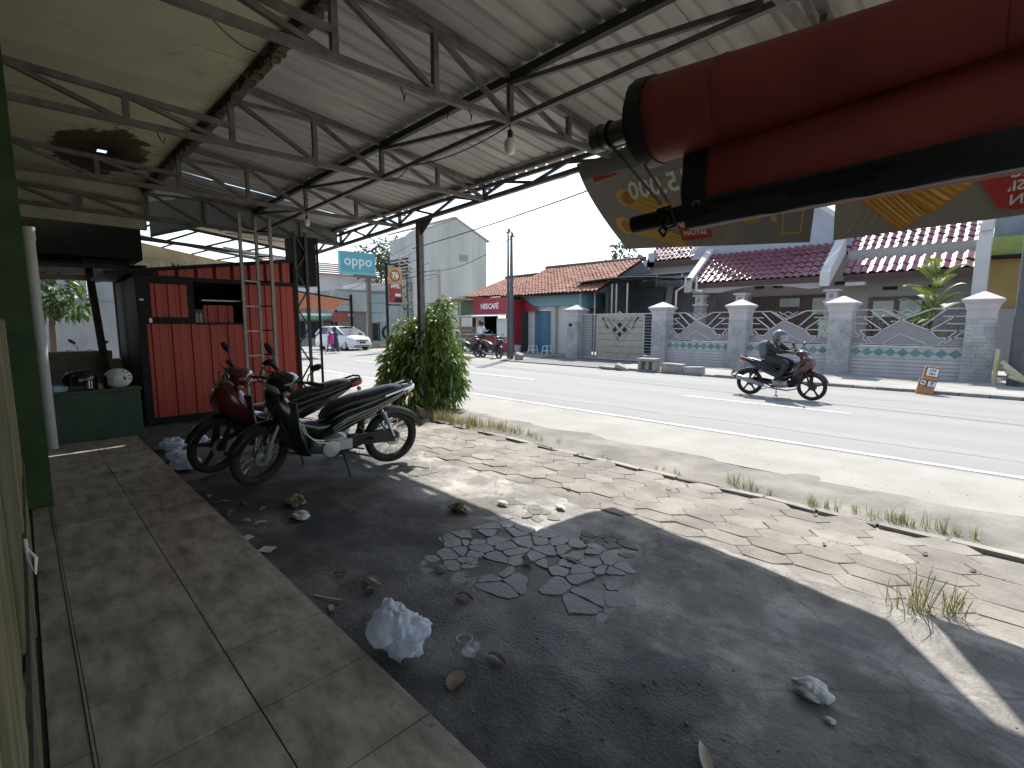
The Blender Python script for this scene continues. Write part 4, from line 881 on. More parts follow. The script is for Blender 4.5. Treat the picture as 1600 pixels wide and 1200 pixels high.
        if stripes:
            for q in range(3):
                g = B(); f = .25+.22*q; g.tube([((a[0]*(1-f)+b_[0]*f), s_*(a[2]+.016+.008*(1-abs(f-.5)*2)), a[1]*(1-f)+b_[1]*f) for a, b_ in list(zip(pts, lo))[1:]], .0045, 5); g.build("silver_stripe", stripes, pn, True)
    ub = B(); ub.loft([sring(.06,.52,.085,.06,.5),sring(-.08,.60,.115,.07,.2),sring(-.35,.68,.12,.06,.15),sring(-.60,.75,.085,.045,.2),sring(-.77,.80,.04,.03,.2)], True); ub.build("tail_body", m_body, t, True, ang=60)
    st_ = B(); st_.loft([sring(.10,.575,.05,.012,.4),sring(.06,.61,.095,.032,.4),sring(-.04,.665,.12,.045,.25),sring(-.20,.715,.13,.045,.05),sring(-.38,.745,.13,.047,.08),sring(-.56,.785,.115,.045,.12),sring(-.68,.805,.09,.035,.1),sring(-.73,.805,.05,.015,0)], True)
    st_.build("seat", m_seat, t, True, ang=80)
    gr = B(); gr.tube([(-.50,.13,.755),(-.66,.125,.80),(-.80,.09,.85),(-.83,0,.86),(-.80,-.09,.85),(-.66,-.125,.80),(-.50,-.13,.755)], .012, 8); gr.build("grab_rail", m_chrome if style == 0 else m_dark, t, True)
    tl = B(); tl.loft([sring(-.72,.78,.075,.05,.2),sring(-.80,.795,.07,.048,.2),sring(-.845,.80,.05,.035,.2),sring(-.86,.80,.02,.015,.2)], True); tl.build("tail_lamp", m_chrome if style == 0 else M("dull_red_lens", (.3,.03,.025), .2, .1, 4) if "dull_red_lens" not in bpy.data.materials else bpy.data.materials["dull_red_lens"], t, True)
    for s_ in (-1,1): B().ball((-.79,.09*s_,.735), .026, 10, 6).build("rear_signal", bpy.data.materials["amber_lens"], t, True)
    rf = B(); secs = []
    for i in range(12):
        a = R(60 + 105*i/11); R1 = rad+.03+(.03*max(0,i-6)/5); secs.append([(-WB+(R1+d)*math.cos(a), u*.062, rad+(R1+d)*math.sin(a)) for u, d in ((-1,-.05),(-.9,0),(0,.012),(.9,0),(1,-.05))])
    secs.append([(-WB-.42, u*.055, rad+.14) for u, d in ((-1,0),(-.9,0),(0,.0),(.9,0),(1,0))])
    rf.loft(secs, False, False); rfo = rf.build("rear_fender", m_dark, t, True, ang=60)
    B().box((-WB-.355,0,.50), (.005,.2,.13), (0,.5,0)).build("rear_plate", bpy.data.materials.get("worn_plate") or m_dark, rfo)
    wheel(t, -WB, spoke, m_rim, rad, .044)
    # engine, exhaust, chain case, swing arm, shocks, pegs, stand
    en = B(); en.loft([sring(.20,.31,.06,.06),sring(.17,.31,.10,.085),sring(.02,.30,.12,.10),sring(-.10,.30,.11,.095),sring(-.15,.31,.06,.06)], True); en.build("engine", m_alu, t, True, ang=60)
    cv = B().lathe([(.001,.158),(.05,.156),(.078,.15),(.085,.135),(.085,.10)], 22, (.03,0,.29), 'y'); cv.box((-.09,.128,.315), (.16,.03,.10)); cv.build("crankcase_cover", M("pale_alloy_cover", (.50,.50,.48), .5, .15, 10, .1, 60, met=.3) if "pale_alloy_cover" not in bpy.data.materials else bpy.data.materials["pale_alloy_cover"], t, True, bev=.004)
    for q, (ya, yb) in enumerate(((.24,.06),(-.22,-.05),(.12,.02))): B().tube([(hx-.05,ya,.965),(hx+.10,ya*.8,.90+.05*q),(hx+.11,yb,.80),(hx+.06,yb*1.2,.68)], .0045, 5).build("control_cable", m_dark, cowl, True)
    cyl = B()
    for k in range(6): cyl.box((.20+.028*k,0,.325+.008*k), (.012,.15,.12), (0,-.25,0))
    cyl.box((.38,0,.375), (.06,.12,.11), (0,-.25,0)).build("cylinder_fins", m_dark, t)
    sa = B()
    for s_ in (-1,1): sa.bar((-.12,.10*s_,.31),(-WB,.10*s_,rad),.03,.045)
    sa.build("swing_arm", m_dark, t)
    cc = B(); cc.loft([[(x, .092+y, z+zz) for y, zz in ((-.02,-h),(.02,-h),(.02,h),(-.02,h))] for x, z, h in ((-.16,.32,.05),(-.35,.345,.045),(-.56,.35,.05),(-.66,.32,.03))], True); cc.build("chain_case", m_dark, t, False, bev=.006)
    for s_ in (-1,1):
        sh = B(); a, c = V((-WB+.015,.115*s_,.32)), V((-WB+.15,.115*s_,.62)); sh.tube([a, a.lerp(c,.5)], .016, 8).tube([a.lerp(c,.4), c], .012, 8)
        for k in range(9): q = a.lerp(c,.45+.055*k); sh.ring(q, .024, .005, 10, 5, 'z')
        sh.build("shock_absorber", m_dark if style else m_chrome, t, True)
    ex = B(); ex.tube([(.37,-.03,.33),(.36,-.10,.22),(.20,-.12,.18),(-.15,-.13,.20),(-.30,-.14,.25)], .017, 9); ex.build("exhaust_pipe", m_chrome, t, True)
    mf = B(); mf.tube([(-.26,-.145,.24),(-.34,-.15,.27),(-.80,-.165,.40),(-.84,-.165,.41)], [.03,.047,.052,.035], 14); mf.build("muffler", m_exh, t, True)
    pg = B()
    for s_ in (-1,1): pg.tube([(-.06,.09*s_,.235),(-.06,.24*s_,.24)], .013, 8).bar((-.06,.10*s_,.22),(-.36,.12*s_,.33),.02,.03).tube([(-.36,.12*s_,.34),(-.36,.22*s_,.35)], .011, 8)
    pg.build("foot_pegs", m_dark, t, True)
    sd = B().tube([(-.10,.11,.20),(-.13,.215,.0)], .011, 8).box((-.135,.225,.006), (.07,.05,.01)); sd.build("side_stand", m_dark, t)
    cs = B()
    for s_ in (-1,1): cs.tube([(-.12,.09*s_,.22),(-.38,.12*s_,.14)], .010, 6)
    cs.build("centre_stand", m_dark, t); return t
m_sil = M("silver_decal", (.45,.46,.46), .3, .1, 6, met=.5)
m_blkp = M("dark_green_black_panel", (.012,.02,.017), .2, .15, 4, coat=.5)
bk = bike("parked_motorcycle", "black parked motorcycle with chrome spoked wheels leaning on its stand", "motorcycles parked on the lot", m_gloss, m_blkp, True, m_chrome, R(28), 0, True, m_sil)
text("SUPRA", .05, bk, frame_m((-.02,.155,.60), (-1,0,-.55), (-.5,0,.9)), m_txtw, "lettering", .001, 0, 1) if False else None
a = math.atan2(1.66-3.06, -5.39+5.19); mid = ((-5.38-5.19)/2, (1.65+3.06)/2)
bk.location = (mid[0], mid[1], G+.0); bk.rotation_mode = 'XYZ'; bk.rotation_euler = (R(-7), 0, a); bk.scale = (1.15,)*3
m_redp = M("dark_red_bike_paint", (.11,.010,.014), .25, .15, 4, coat=.5)
rk = bike("parked_motorcycle", "dark red parked motorcycle with round mirror standing nearest the kiosk", "motorcycles parked on the lot", m_redp, m_gloss, False, m_dark, R(24), 1, True, None)
em = B().ring((.53,.0,.965), .026, .007, 18, 6, 'x'); 
emb = em.build("round_emblem", m_sil, [k for k in rk.children if k.name.startswith("front_fork")][0], True)
a2 = math.atan2(1.45-2.88, -6.17+6.10); rk.location = (-6.13, 2.16, G); rk.rotation_euler = (R(-6), 0, a2); rk.scale = (1.15,)*3
# ---------------------------------------------------------------- far pavement, kerb, aprons
m_pavc = M("pale_pavement_concrete", (.30,.29,.265), .92, .18, 1.5, .2, 30, c2=(.38,.365,.335), det=9)
sheet("driveway_apron", -16.3, -10.6, 15.34, 19.5, G+.03, M("dark_worn_apron", (.17,.165,.16), .9, .2, 1.2, .2, 25, det=9))
o = B().bx(-10.6,12,15.48,20.2,G-.05,.0).build("far_pavement", m_pavc); o["kind"] = "structure"
kp = o; m_kb = M("grimy_kerb_block", (.22,.21,.2), .9, .3, 3, .3, 30, rnd=.2)
for i in range(34):
    x = -10.6 + i*.52; rg = random.Random(i)
    if 16 < i < 18: continue
    B().bx(x+.006,x+.512,15.34+rg.uniform(-.01,.01),15.479,G-.04,.012+rg.uniform(-.02,.01)).build("kerb_block", m_kb, kp, bev=.012)
m_sand = M("pale_sandy_ground", (.36,.325,.27), .95, .2, 1.1, .35, 16, c2=(.44,.41,.35), det=9)
b = B(); N = 60
for j in range(6):
    for i in range(N+1):
        x = -60 + 44*i/N; y = [15.2,15.6,16.5,18,20,22][j] + .25*noise.noise(V((x*.5,j,0)))*(j == 0); b.v.append((x,y,G+[-.02,.02,.03,.05,.08,.08][j]+.03*noise.noise(V((x*.8,y*.8,0)))))
b.f = [(j*(N+1)+i,j*(N+1)+i+1,(j+1)*(N+1)+i+1,(j+1)*(N+1)+i) for j in range(5) for i in range(N)]; b.m = [0]*len(b.f)
o = b.build("sandy_roadside", m_sand, None, True); o["kind"] = "structure"
# ---------------------------------------------------------------- villa fence
FYP = 18.6
m_pk = M("pinkish_white_paint", (.42,.40,.41), .75, .08, 1.2, .06, 20, c2=(.55,.51,.53), det=12, stretch=(2.5,2.5,.5), f=.7)
m_clad = M("pale_grey_stone_strip", (.36,.37,.375), .85, .3, 2.2, .3, 30, c2=(.47,.475,.48), det=10)
m_ir = M("lilac_grey_iron", (.46,.44,.47), .45, .08, 5)
m_irs = M("grey_iron_sheet", (.27,.265,.27), .5, .08, 3)
m_teal = M("teal_diamond_tile", (.12,.22,.215), .35, .2, 6, rnd=.15)
m_tealp = M("pale_diamond_tile", (.40,.45,.45), .35, .1, 6)
PX = [-14.99,-10.51,-7.37,-4.19,-.91]; PW = .62
vf = thing("villa_fence", "pinkish white fence of stone clad pillars and grey patterned ironwork before the villa", "fence", (-7,18.8,0))
for pi, x in enumerate(PX):
    x1 = x+PW; y0, y1 = FYP, FYP+PW; b = B()
    b.bx(x,x1,y0,y1,G-.03,1.98)
    ring = lambda e, z: [(x-e,y0-e,z),(x1+e,y0-e,z),(x1+e,y1+e,z),(x-e,y1+e,z)]
    b.loft([ring(.02,1.99),ring(.025,2.02),ring(.05,2.14),ring(.12,2.22),ring(.13,2.26),ring(.125,2.27),ring(-.28,2.49)], True)
    for z in (1.74,1.97): b.bx(x-.012,x1+.012,y0-.012,y1+.012,z,z+.025)
    pl = b.build("pillar", m_pk, vf)
    rg = random.Random(pi); cl = B()
    for r_ in range(13):
        z = .36 + r_*.104; wide = r_ in (3,4,8)
        a = x
        while a < x1-.02:
            l = min(rg.choice((.12,.2,.28,.36)), x1-a); d = rg.uniform(.012,.034); cl.bx(a+.003,a+l-.0025,y0-d,y0,z+.002,z+.102); a += l
        a = y0
        while a < y1-.02:
            l = min(rg.choice((.14,.22,.3)), y1-a); d = rg.uniform(.012,.034); cl.bx(x1,x1+d,a+.003,a+l-.004,z+.004,z+.1); a += l
    for q in range(4): cl.bx(x-.02,x1+.02,y0-.022,y1,G+.02+q*.095,G+.105+q*.095)
    cl.build("stone_cladding", m_clad, pl, kind="stuff")
tag(B().box((PX[0]+.22,FYP-.04,1.55), (.16,.03,.14)).build("number_plate", m_black), "small dark square plate fixed on the leftmost fence pillar", "plate")
for k in range(1,4):
    xa, xb = PX[k]+PW, PX[k+1]; y = FYP+.26; w_ = xb-xa
    b = B().bx(xa,xb,y-.08,y+.12,G-.03,.90)
    for q in range(5): b.bx(xa,xb,y-.105-.004*q%2,y-.08,.0+q*.112,.095+q*.112)
    b.bx(xa,xb,y-.11,y+.13,.885,.93).bx(xa,xb,y-.10,y-.08,.56,.585); bw = b.build("base_wall", m_pk, vf)
    B().bx(xa,xb,y-.086,y-.080,.59,.88).build("tile_band", m_tealp, bw)
    nd = 9; dw = w_/nd
    for q in range(nd):
        cx = xa + dw*(q+.5); B().prism([(cx-dw*.52,.735),(cx,.61),(cx+dw*.52,.735),(cx,.865)], FX(y-.086), 0, .008+.001*(q % 2)).build("diamond_tile", m_teal, bw)
    z0, z1 = .98, 2.05; P = lambda u, v: (xa+u*w_, y, z0+v*(z1-z0))
    def bars(nm, segs, wd=.034):
        for a, c in segs: B().bar(P(*a), P(*c), wd, wd, (0,1,0)).build(nm, m_ir, vf)
    bars("rail", [((0,0),(1,0)),((0,-.08),(1,-.08))], .03)
    L_ = [((0,.985),(.28,.985)),((.28,.985),(.455,.69)),((0,.78),(.19,.78)),((0,.585),(.15,.585)),((0,.40),(.29,.40)),((.16,.985),(.355,.52)),((.09,.78),(.29,.40)),((.455,.69),(.29,.40)),((.29,.40),(.215,.20)),((0,.20),(.215,.20)),((0,.40),(.16,.04)),((.05,.42),(.21,.02)),((.30,.03),(.455,.30))]
    bars("ironwork_bar", L_); bars("ironwork_bar", [((1-a[0]-.085 if a[0] in (.455,) or False else 1-a[0],a[1]),(1-c[0],c[1])) for a, c in L_ if .455 not in (a[0],c[0])])
    bars("ironwork_bar", [((.72,.985),(.455,.69)),((.455,.69),(.71,.40)),((.455,.30),(.70,.03))])
    bars("lattice_bar", [((.32,.97),(.50,.70)),((.38,.97),(.55,.76)),((.62,.97),(.44,.73)),((.68,.97),(.48,.70)),((.33,.93),(.36,.97)),((.5,.97),(.58,.86)),((.5,.97),(.40,.84))], .018)
    B().prism([(P(a,0)[0],P(0,c)[2]) for a, c in ((0,.02),(1,.02),(1,.19),(.785,.19),(.71,.39),(.455,.67),(.29,.39),(.215,.19),(0,.19))], FX(y+.018), 0, .008).build("iron_sheet", m_irs, vf)
# sliding gate
ga = thing("sliding_gate", "beige and grey sliding driveway gate with a lattice diamond motif", "gate", (-12.1,FYP+.3,G))
xa, xb, y, z0, z1 = PX[0]+PW+.02, PX[1]-.02, FYP+.30, .02, 2.03; w_ = xb-xa; P = lambda u, v: (xa+u*w_, y, z0+v*(z1-z0))
m_bei = M("beige_gate_sheet", (.36,.33,.27), .55, .1, 3)
fr = B()
for u in (0,.235,.865,1): fr.bar(P(u,0),P(u,1),.05)
fr.bar(P(0,0),P(1,0),.05).bar(P(0,1),P(1,1),.05); fr.build("gate_frame", m_ir, ga)
for q in range(15):
    v = .035+q*.064
    for a, c in ((.005,.23),(.87,.995)): B().bar(P(a,v),P(c,v),.045,.02).build("slat", m_ir, ga)
B().bx(P(0,0)[0],P(.15,0)[0],y+.03,y+.04,z0,z1).build("backing_sheet", m_irs, ga)
for q in range(7):
    v = q/7; B().bx(P(.245,0)[0],P(.855,0)[0],y-.012-.004*(q % 2),y+.012,P(0,v)[2]+.008,P(0,v+1/7)[2]-.008).build("gate_panel", m_bei, ga)
def gb(nm, m, segs, wd, d=.03):
    for a, c in segs: p, q = V(P(*a)), V(P(*c)); p.y -= d; q.y -= d; B().bar(p,q,wd,.02,(0,1,0)).build(nm, m, ga)
gb("gate_bar", m_ir, [((.37,.98),(.56,.52)),((.75,.98),(.55,.52)),((.33,.88),(.56,.40)),((.80,.88),(.55,.40)),((.43,.98),(.64,.62)),((.69,.98),(.47,.62)),((.46,.73),(.60,.50)),((.65,.73),(.52,.50)),((.44,.64),(.55,.42)),((.68,.64),(.57,.42)),((.55,1.05),(.60,.98)),((.55,1.05),(.50,.98))], .035)
for (u, v) in ((.555,.76),(.49,.66),(.62,.66),(.555,.56)):
    p = P(u,v); B().prism([(p[0]-.13,p[2]),(p[0],p[2]-.13),(p[0]+.13,p[2]),(p[0],p[2]+.13)], FX(y-.03), 0, .012).build("diamond", m_void, ga)
for s_ in (-1,1):
    for q in range(3):
        u = .555+s_*(.10+.07*q); p, r_ = P(u,.93), P(u-s_*.085,.78); B().prism([(p[0]-.05,p[2]),(p[0]+.05,p[2]),(r_[0]+.05,r_[2]-.1*q),(r_[0]-.05,r_[2]-.1*q)], FX(y-.028), 0, .01).build("dark_slot", m_void, ga)
gb("groove_bar", m_irs, [((.55,.38),(.50,.30)),((.50,.30),(.56,.22)),((.40,.26),(.55,.03)),((.60,.30),(.70,.22)),((.25,.29),(.46,.29)),((.64,.29),(.85,.29)),((.33,.20),(.44,.02)),((.72,.20),(.62,.02)),((.26,.15),(.35,.15)),((.74,.15),(.85,.15))], .018, .018)
# ---------------------------------------------------------------- tiled roofs
def tile_mesh(name, w_, l_, m, amp=.035):
    b = B(); n = 7; xs = [w_*1.06*i/(n-1) for i in range(n)]; hs = [amp*math.sin(2*math.pi*i/(n-1)+.5)+amp for i in range(n)]
    for t_, lift in ((0,.03),(.12*l_,.032),(l_*1.12,.0)): b.v += [(x,t_,h+lift) for x, h in zip(xs,hs)]
    b.v += [(x,.0,h+.008) for x, h in zip(xs,hs)]
    for j in range(2): b.f += [(j*n+i,j*n+i+1,(j+1)*n+i+1,(j+1)*n+i) for i in range(n-1)]
    b.f += [(3*n+i,3*n+i+1,i+1,i) for i in range(n-1)]
    me = bpy.data.meshes.new(name); me.from_pydata(b.v,[],b.f); me.materials.append(m); me.polygons.foreach_set("use_smooth",[True]*len(b.f)); me.set_sharp_from_angle(angle=R(50)); return me
def tileroof(par, x0, x1, y0, z0, y1, z1, cols, rows, m, stuff=False, upto=None, jit=.006, amp=.035):
    w_ = (x1-x0)/cols; L_ = math.hypot(y1-y0,z1-z0); l_ = L_/rows; ang = math.atan2(z1-z0,y1-y0); rg = random.Random(cols*rows)
    if not stuff:
        me = tile_mesh("roof_tile", w_, l_, m, amp)
        for r_ in range(rows):
            for c_ in range(cols):
                d = l_*r_; inst(me, "roof_tile", par, (x0+w_*c_, y0+d*math.cos(ang), z0+d*math.sin(ang)+rg.gauss(0,jit)), (ang+rg.gauss(0,.01),rg.gauss(0,.01),rg.gauss(0,.008)))
    else:
        base = tile_mesh("tmp_tile", w_, l_, m, amp); vs = [v.co.copy() for v in base.vertices]; fs = [tuple(p.vertices) for p in base.polygons]; bpy.data.meshes.remove(base); b = B()
        for r_ in range(rows):
            for c_ in range(cols):
                d = l_*r_; Mx = Matrix.Translation((x0+w_*c_, y0+d*math.cos(ang), z0+d*math.sin(ang)+rg.gauss(0,jit))) @ Euler((ang+rg.gauss(0,.02),rg.gauss(0,.03),rg.gauss(0,.02))).to_matrix().to_4x4()
                b.add([Mx @ v for v in vs], fs)
        b.build("roof_tiles", m, par, True, kind="stuff", ang=50)
    B().prism([(y0,z0-.03),(y1,z1-.03),(y1,z1-.06),(y0,z0-.06)], lambda a, c, d: (d,a,c), x0, x1).build("roof_deck", m_void, par)
m_mt = M("glazed_maroon_tile", (.145,.03,.048), .33, .15, 3, coat=.2, rnd=.16, spec=.65)
m_tt = M("weathered_terracotta_tile", (.27,.095,.06), .85, .35, 1.6, .2, 30, c2=(.40,.19,.13))
m_vw_ = M("mauve_grey_wall", (.31,.285,.28), .85, .1, .8, .08, 15, c2=(.42,.385,.375), det=12, stretch=(1.6,1.6,.5), f=.8)
m_ww = M("white_parapet_paint", (.55,.535,.545), .75, .1, 2, .05, 15)
m_br = M("maroon_fascia_board", (.075,.035,.03), .6, .2, 4)
m_bg = M("blue_grey_gable_paint", (.33,.36,.42), .75, .1, 2)
vi = thing("villa", "single storey villa with glazed maroon roof tiles and white gable parapets behind the fence", "house", (-6,24,0))
tileroof(vi, -10.0, -4.97, 21.0, 3.34, 22.9, 4.70, 19, 7, m_mt)
tileroof(vi, -4.9, -1.08, 23.2, 4.36, 25.6, 6.3, 14, 9, m_mt)
tileroof(vi, -4.62, -.98, 22.0, 3.42, 22.7, 3.95, 13, 2, m_mt)
tileroof(vi, -14.6, -10.4, 25.0, 5.0, 27.5, 7.0, 16, 10, m_mt, True)
tileroof(vi, -5.6, -4.9, 23.6, 5.2, 25.6, 6.6, 3, 8, m_mt, True)
# barge parapets (sloping white bands) either side of the porch roof
for x, nm in ((-10.12,"parapet"),(-4.93,"parapet")):
    B().prism([(20.85,2.95),(20.85,3.47),(23.0,5.04),(23.0,4.3)], lambda a, c, d: (d,a,c), x-.16, x+.16).build(nm, m_ww, vi, bev=.02)
for q_ in ((-9.96,-5.1,20.93,20.99,3.12,3.33),(-4.55,-1.05,21.93,21.98,3.2,3.41),(-4.7,-1.1,23.12,23.17,4.1,4.34),(-14.5,-10.5,24.9,24.96,4.68,4.97)): B().bx(*q_).build("fascia", m_br, vi)
arch = [(-9.96,2.86)] + [(-9.96+4.86*i/24, 2.90+.20*math.sin(math.pi*max(0,min(1,(i-6)/16)))) for i in range(25)] + [(-5.1,2.86)]
B().prism([(-9.96,3.12)] + arch[1:-1] + [(-5.1,3.12)], FX(21.1), 0, .12).build("porch_beam", m_vw_, vi)
for x in (-9.95,-8.2,-4.95):
    t_ = B().bx(x,x+.4,21.2,21.6,0,2.45).build("porch_post", m_vw_, vi)
    B().bx(x-.04,x+.44,21.14,21.66,2.38,2.46).bx(x+.03,x+.37,21.21,21.6,2.46,2.78).bx(x-.05,x+.45,21.12,21.68,2.78,2.86).build("capital", m_ww, t_)
    B().bx(x+.13,x+.27,21.19,21.205,2.55,2.69).bx(x+.375,x+.385,21.33,21.47,2.55,2.69).build("square_motif", m_irs, t_)
B().bx(-11,-4.6,24.5,24.7,0,4.6).bx(-4.7,-.95,23.0,23.2,0,4.4).bx(-14.6,-10.4,25.2,25.4,0,5).build("wall", m_vw_, vi)
for i in range(5):
    x = -8.6+i*.8; B().bx(x,x+.42,24.47,24.495,3.22,3.36).build("wall_vent", m_void, vi)
for x in (-3.5,-2.2): B().bx(x,x+.42,22.97,22.995,2.85,2.97).build("wall_vent", m_void, vi)
m_brd = M("brown_panel_door", (.10,.065,.055), .5, .2, 3, stretch=(6,1,1))
B().bx(-8.7,-5.5,24.44,24.49,0,2.85).build("door_panels", m_brd, vi)
m_cur = M("pale_window_pane", (.40,.44,.42), .15, .15, 3)
for x0, x1, za, zb_, y in ((-7.45,-6.65,2.35,2.72,24.4),(-6.15,-5.5,2.0,2.7,24.4),(-9.6,-9.1,1.9,2.6,24.4)):
    wf = B().bx(x0-.06,x1+.06,y+.01,y+.03,za-.06,zb_+.06).build("window", m_brd, vi); B().bx(x0,x1,y,y+.008,za,zb_).build("pane", m_cur, wf)
wf = B().bx(-3.9,-2.2,22.93,22.99,.6,2.6).build("window", m_brd, vi)
for x in (-3.75,-2.95): B().bx(x,x+.62,22.915,22.928,1.85,2.45).build("pane", m_cur, wf); B().bx(x,x+.62,22.915,22.928,.75,1.75).build("pane", m_glassd, wf)
# grey front gable above the porch
B().prism([(-11.0,4.70),(-4.62,4.78),(-4.62,5.3),(-7.6,7.7),(-11.0,5.0)], FX(23.2), -.1, 0).build("front_gable", m_bg, vi)
B().bx(-11.0,-4.62,22.95,23.06,4.62,4.74).build("gutter", m_bg, vi)
B().bar((-4.5,23.08,5.25),(-7.6,23.08,7.78),.16,.12,(0,1,0)).bar((-11.1,23.08,4.95),(-7.6,23.08,7.78),.16,.12,(0,1,0)).build("gable_trim", m_ww, vi)
for q, (z0, z1, d) in enumerate(((0,4.25,0),(4.25,4.55,.14),(4.55,4.78,.05),(4.78,5.1,.2))):
    B().bx(-1.02+.02*q,-.70-.0*q+.02,21.9+d*2,22.9+d*2,z0,z1).build("end_parapet", m_ww, vi)
for q in range(3): B().bx(-15.0+.28*q,-14.62+.28*q,24.9,25.2,4.0+.35*q,4.75+.35*q).build("stepped_parapet", m_bg, vi)
B().bx(-4.5,-3.9,21.9,22.3,3.0,3.12).build("gutter_box", m_ww, vi)
nt_ = tag(B().bx(-5.02,-4.72,20.9,20.92,.95,1.75).build("notice_board", M("pale_notice", (.45,.47,.38), .6, .15, 8)), "pale green printed notice leaning on the right porch post", "notice")
# ---------------------------------------------------------------- carport pergola beside the villa
cp = thing("carport", "grey carport with curved sheet roof and white posts behind the gate", "carport", (-12.5,21,0))
b = B(); 
for j in range(11):
    u = j/10; x = -15.6+5.6*u; z = 3.5+.25*math.sin(math.pi*(u*.8+.15))-.02*u; b.v += [(x,20.0,z),(x,23.5,z+.12),(x,23.5,z+.15),(x,20.0,z+.03)]
b.f = [f for j in range(10) for f in ((j*4,(j+1)*4,(j+1)*4+1,j*4+1),(j*4+3,j*4+2,(j+1)*4+2,(j+1)*4+3),(j*4,j*4+3,(j+1)*4+3,(j+1)*4))]; b.m = [0]*len(b.f)
b.build("sheet_roof", M("grey_polycarbonate", (.16,.175,.19), .4, .15, 2), cp, True, ang=30)
for k in range(7): B().bar((-15.4+.85*k,20.05,3.45+.2*math.sin(math.pi*(k/8+.15))),(-15.4+.85*k,23.4,3.58+.2*math.sin(math.pi*(k/8+.15))),.04).build("roof_rib", m_steel, cp)
for x in (-15.4,-14.7,-13.7,-13.45,-12.85): B().bar((x,20.4,0),(x,20.4,3.5),.06).build("post", m_ww, cp)
B().bx(-15.5,-12.3,22.8,22.9,0,3.4).build("back_screen", M("dark_blue_grey_screen", (.07,.085,.105), .7, .2, 2), cp)
B().prism([(-12.5,0),(-12.1,0),(-11.7,3.45),(-12.0,3.45)], FX(22.7), 0, .06).build("curtain", m_irs, cp)
B().bx(-12.2,-9.9,23.2,23.3,0,3.4).build("side_wall", M("brown_grey_wall", (.20,.185,.175), .9, .2, 2), cp)
B().tube([(-10.35,20.3,2.3),(-10.35,20.3,3.0),(-10.0,20.4,3.25),(-10.0,20.4,3.6)], .045, 8).tube([(-9.6,20.6,3.6),(-9.6,20.6,3.0),(-9.35,20.6,2.95)], .045, 8).build("drain_pipe", m_ww, cp, True)
up = thing("roof_frame", "flat grey frame canopy standing above the carport roof", "canopy", (-12.3,24,3.7))
B().bx(-15.2,-10.2,23.6,24.8,4.12,4.2).build("top", m_irs, up)
for x in (-15.1,-13.2,-11.8,-10.4): B().bar((x,23.7,3.5),(x,23.7,4.12),.06).build("leg", m_ww, up)
B().bx(-14.9,-13.3,23.8,23.9,3.85,4.0).build("bright_sheet", m_ww, up)
# ---------------------------------------------------------------- tile roofed shop house with blue front
ho = thing("tile_roofed_house", "low house with weathered terracotta roof and a pale blue shop front", "house", (-19,22,0))
tileroof(ho, -24.0, -19.7, 19.6, 3.2, 23.3, 4.55, 18, 14, m_tt, True, amp=.03)
tileroof(ho, -20.6, -13.9, 19.5, 3.14, 23.5, 4.95, 28, 15, m_tt, True, amp=.03)
B().tube([(-24.1,23.35,4.66),(-20.6,23.35,4.7)], .1, 8).tube([(-20.7,23.55,5.05),(-13.8,23.55,5.0)], .11, 8).build("ridge_cap", M("dark_ridge_cap", (.11,.09,.085), .9, .3, 4), ho, True)
B().prism([(19.6,3.1),(23.5,4.9),(27,3.2),(27,0),(20.6,0),(20.6,3.1)], lambda a, c, d: (d,a,c), -14.2, -14.05).build("gable_wall", M("dark_grey_gable", (.10,.105,.115), .85, .2, 1.5), ho)
B().bx(-24,-14.2,23.3,23.5,0,4.4).build("back_wall", m_wall, ho)
m_blu = M("pale_blue_paint", (.20,.36,.45), .6, .12, 2); m_blud = M("blue_shutter_door", (.055,.17,.27), .5, .15, 2, stretch=(4,1,.4))
B().bx(-20.5,-15.3,20.35,20.5,2.55,3.1).bx(-15.3,-15.15,19.9,22,2.4,3.1).build("blue_fascia", m_blu, ho)
B().bx(-20.5,-15.3,20.6,20.8,0,2.6).build("front_wall", m_wall, ho)
B().bx(-17.55,-17.25,20.4,20.6,0,2.5).bx(-16.4,-16.1,20.4,20.6,0,2.5).build("cream_post", M("cream_post_paint", (.5,.48,.40), .8, .12, 2), ho)
for i in range(4): x = -18.85+i*.33; B().bx(x,x+.32,20.53+.012*(i % 2),20.57,.05,2.3).build("door_leaf", m_blud, ho)
B().bx(-18.9,-17.5,20.5,20.56,2.31,2.38).build("door_lintel", m_white, ho)
B().bx(-24.5,-14.5,19.0,20.6,G,.03).build("front_step", m_pavc, ho)
# ---------------------------------------------------------------- coffee kiosk
nk = thing("coffee_kiosk", "red coffee kiosk with a white NESCAFE sign board beside the two steel poles", "kiosk", (-21,20,G))
m_nr = M("cherry_red_board", (.33,.022,.045), .5, .12, 2); m_nd = M("cherry_red_corrugated", (.30,.022,.035), .5, .15, 3)
B().bx(-22.9,-19.5,19.46,19.5,2.15,3.08).build("sign_board", m_nr, nk)
text("NESCAFÉ", .42, nk, frame_m((-21.45,19.455,2.60), (1,0,0), (0,0,1)), m_txtw, "lettering", .004, .012, .9)
B().bx(-22.75,-22.0,19.52,19.56,.9,2.05).build("poster", M("pale_poster", (.5,.42,.38), .5, .35, 3), nk)
B().bx(-22.5,-22.2,19.50,19.52,1.15,1.55).ball((-22.35,19.51,1.68),.13,10,6,(1,.1,1.1)).build("poster_figure", m_txtk, nk)
B().bx(-22.9,-19.5,19.5,19.56,G,.98).build("counter_front", m_nr, nk)
text("ICE", .30, nk, frame_m((-20.2,19.495,.65), (1,0,0), (0,0,1)), m_txtw, "lettering", .003, .003, 1.3)
B().bx(-23.2,-20.9,19.1,19.5,.96,1.02).build("counter_top", m_alu, nk)
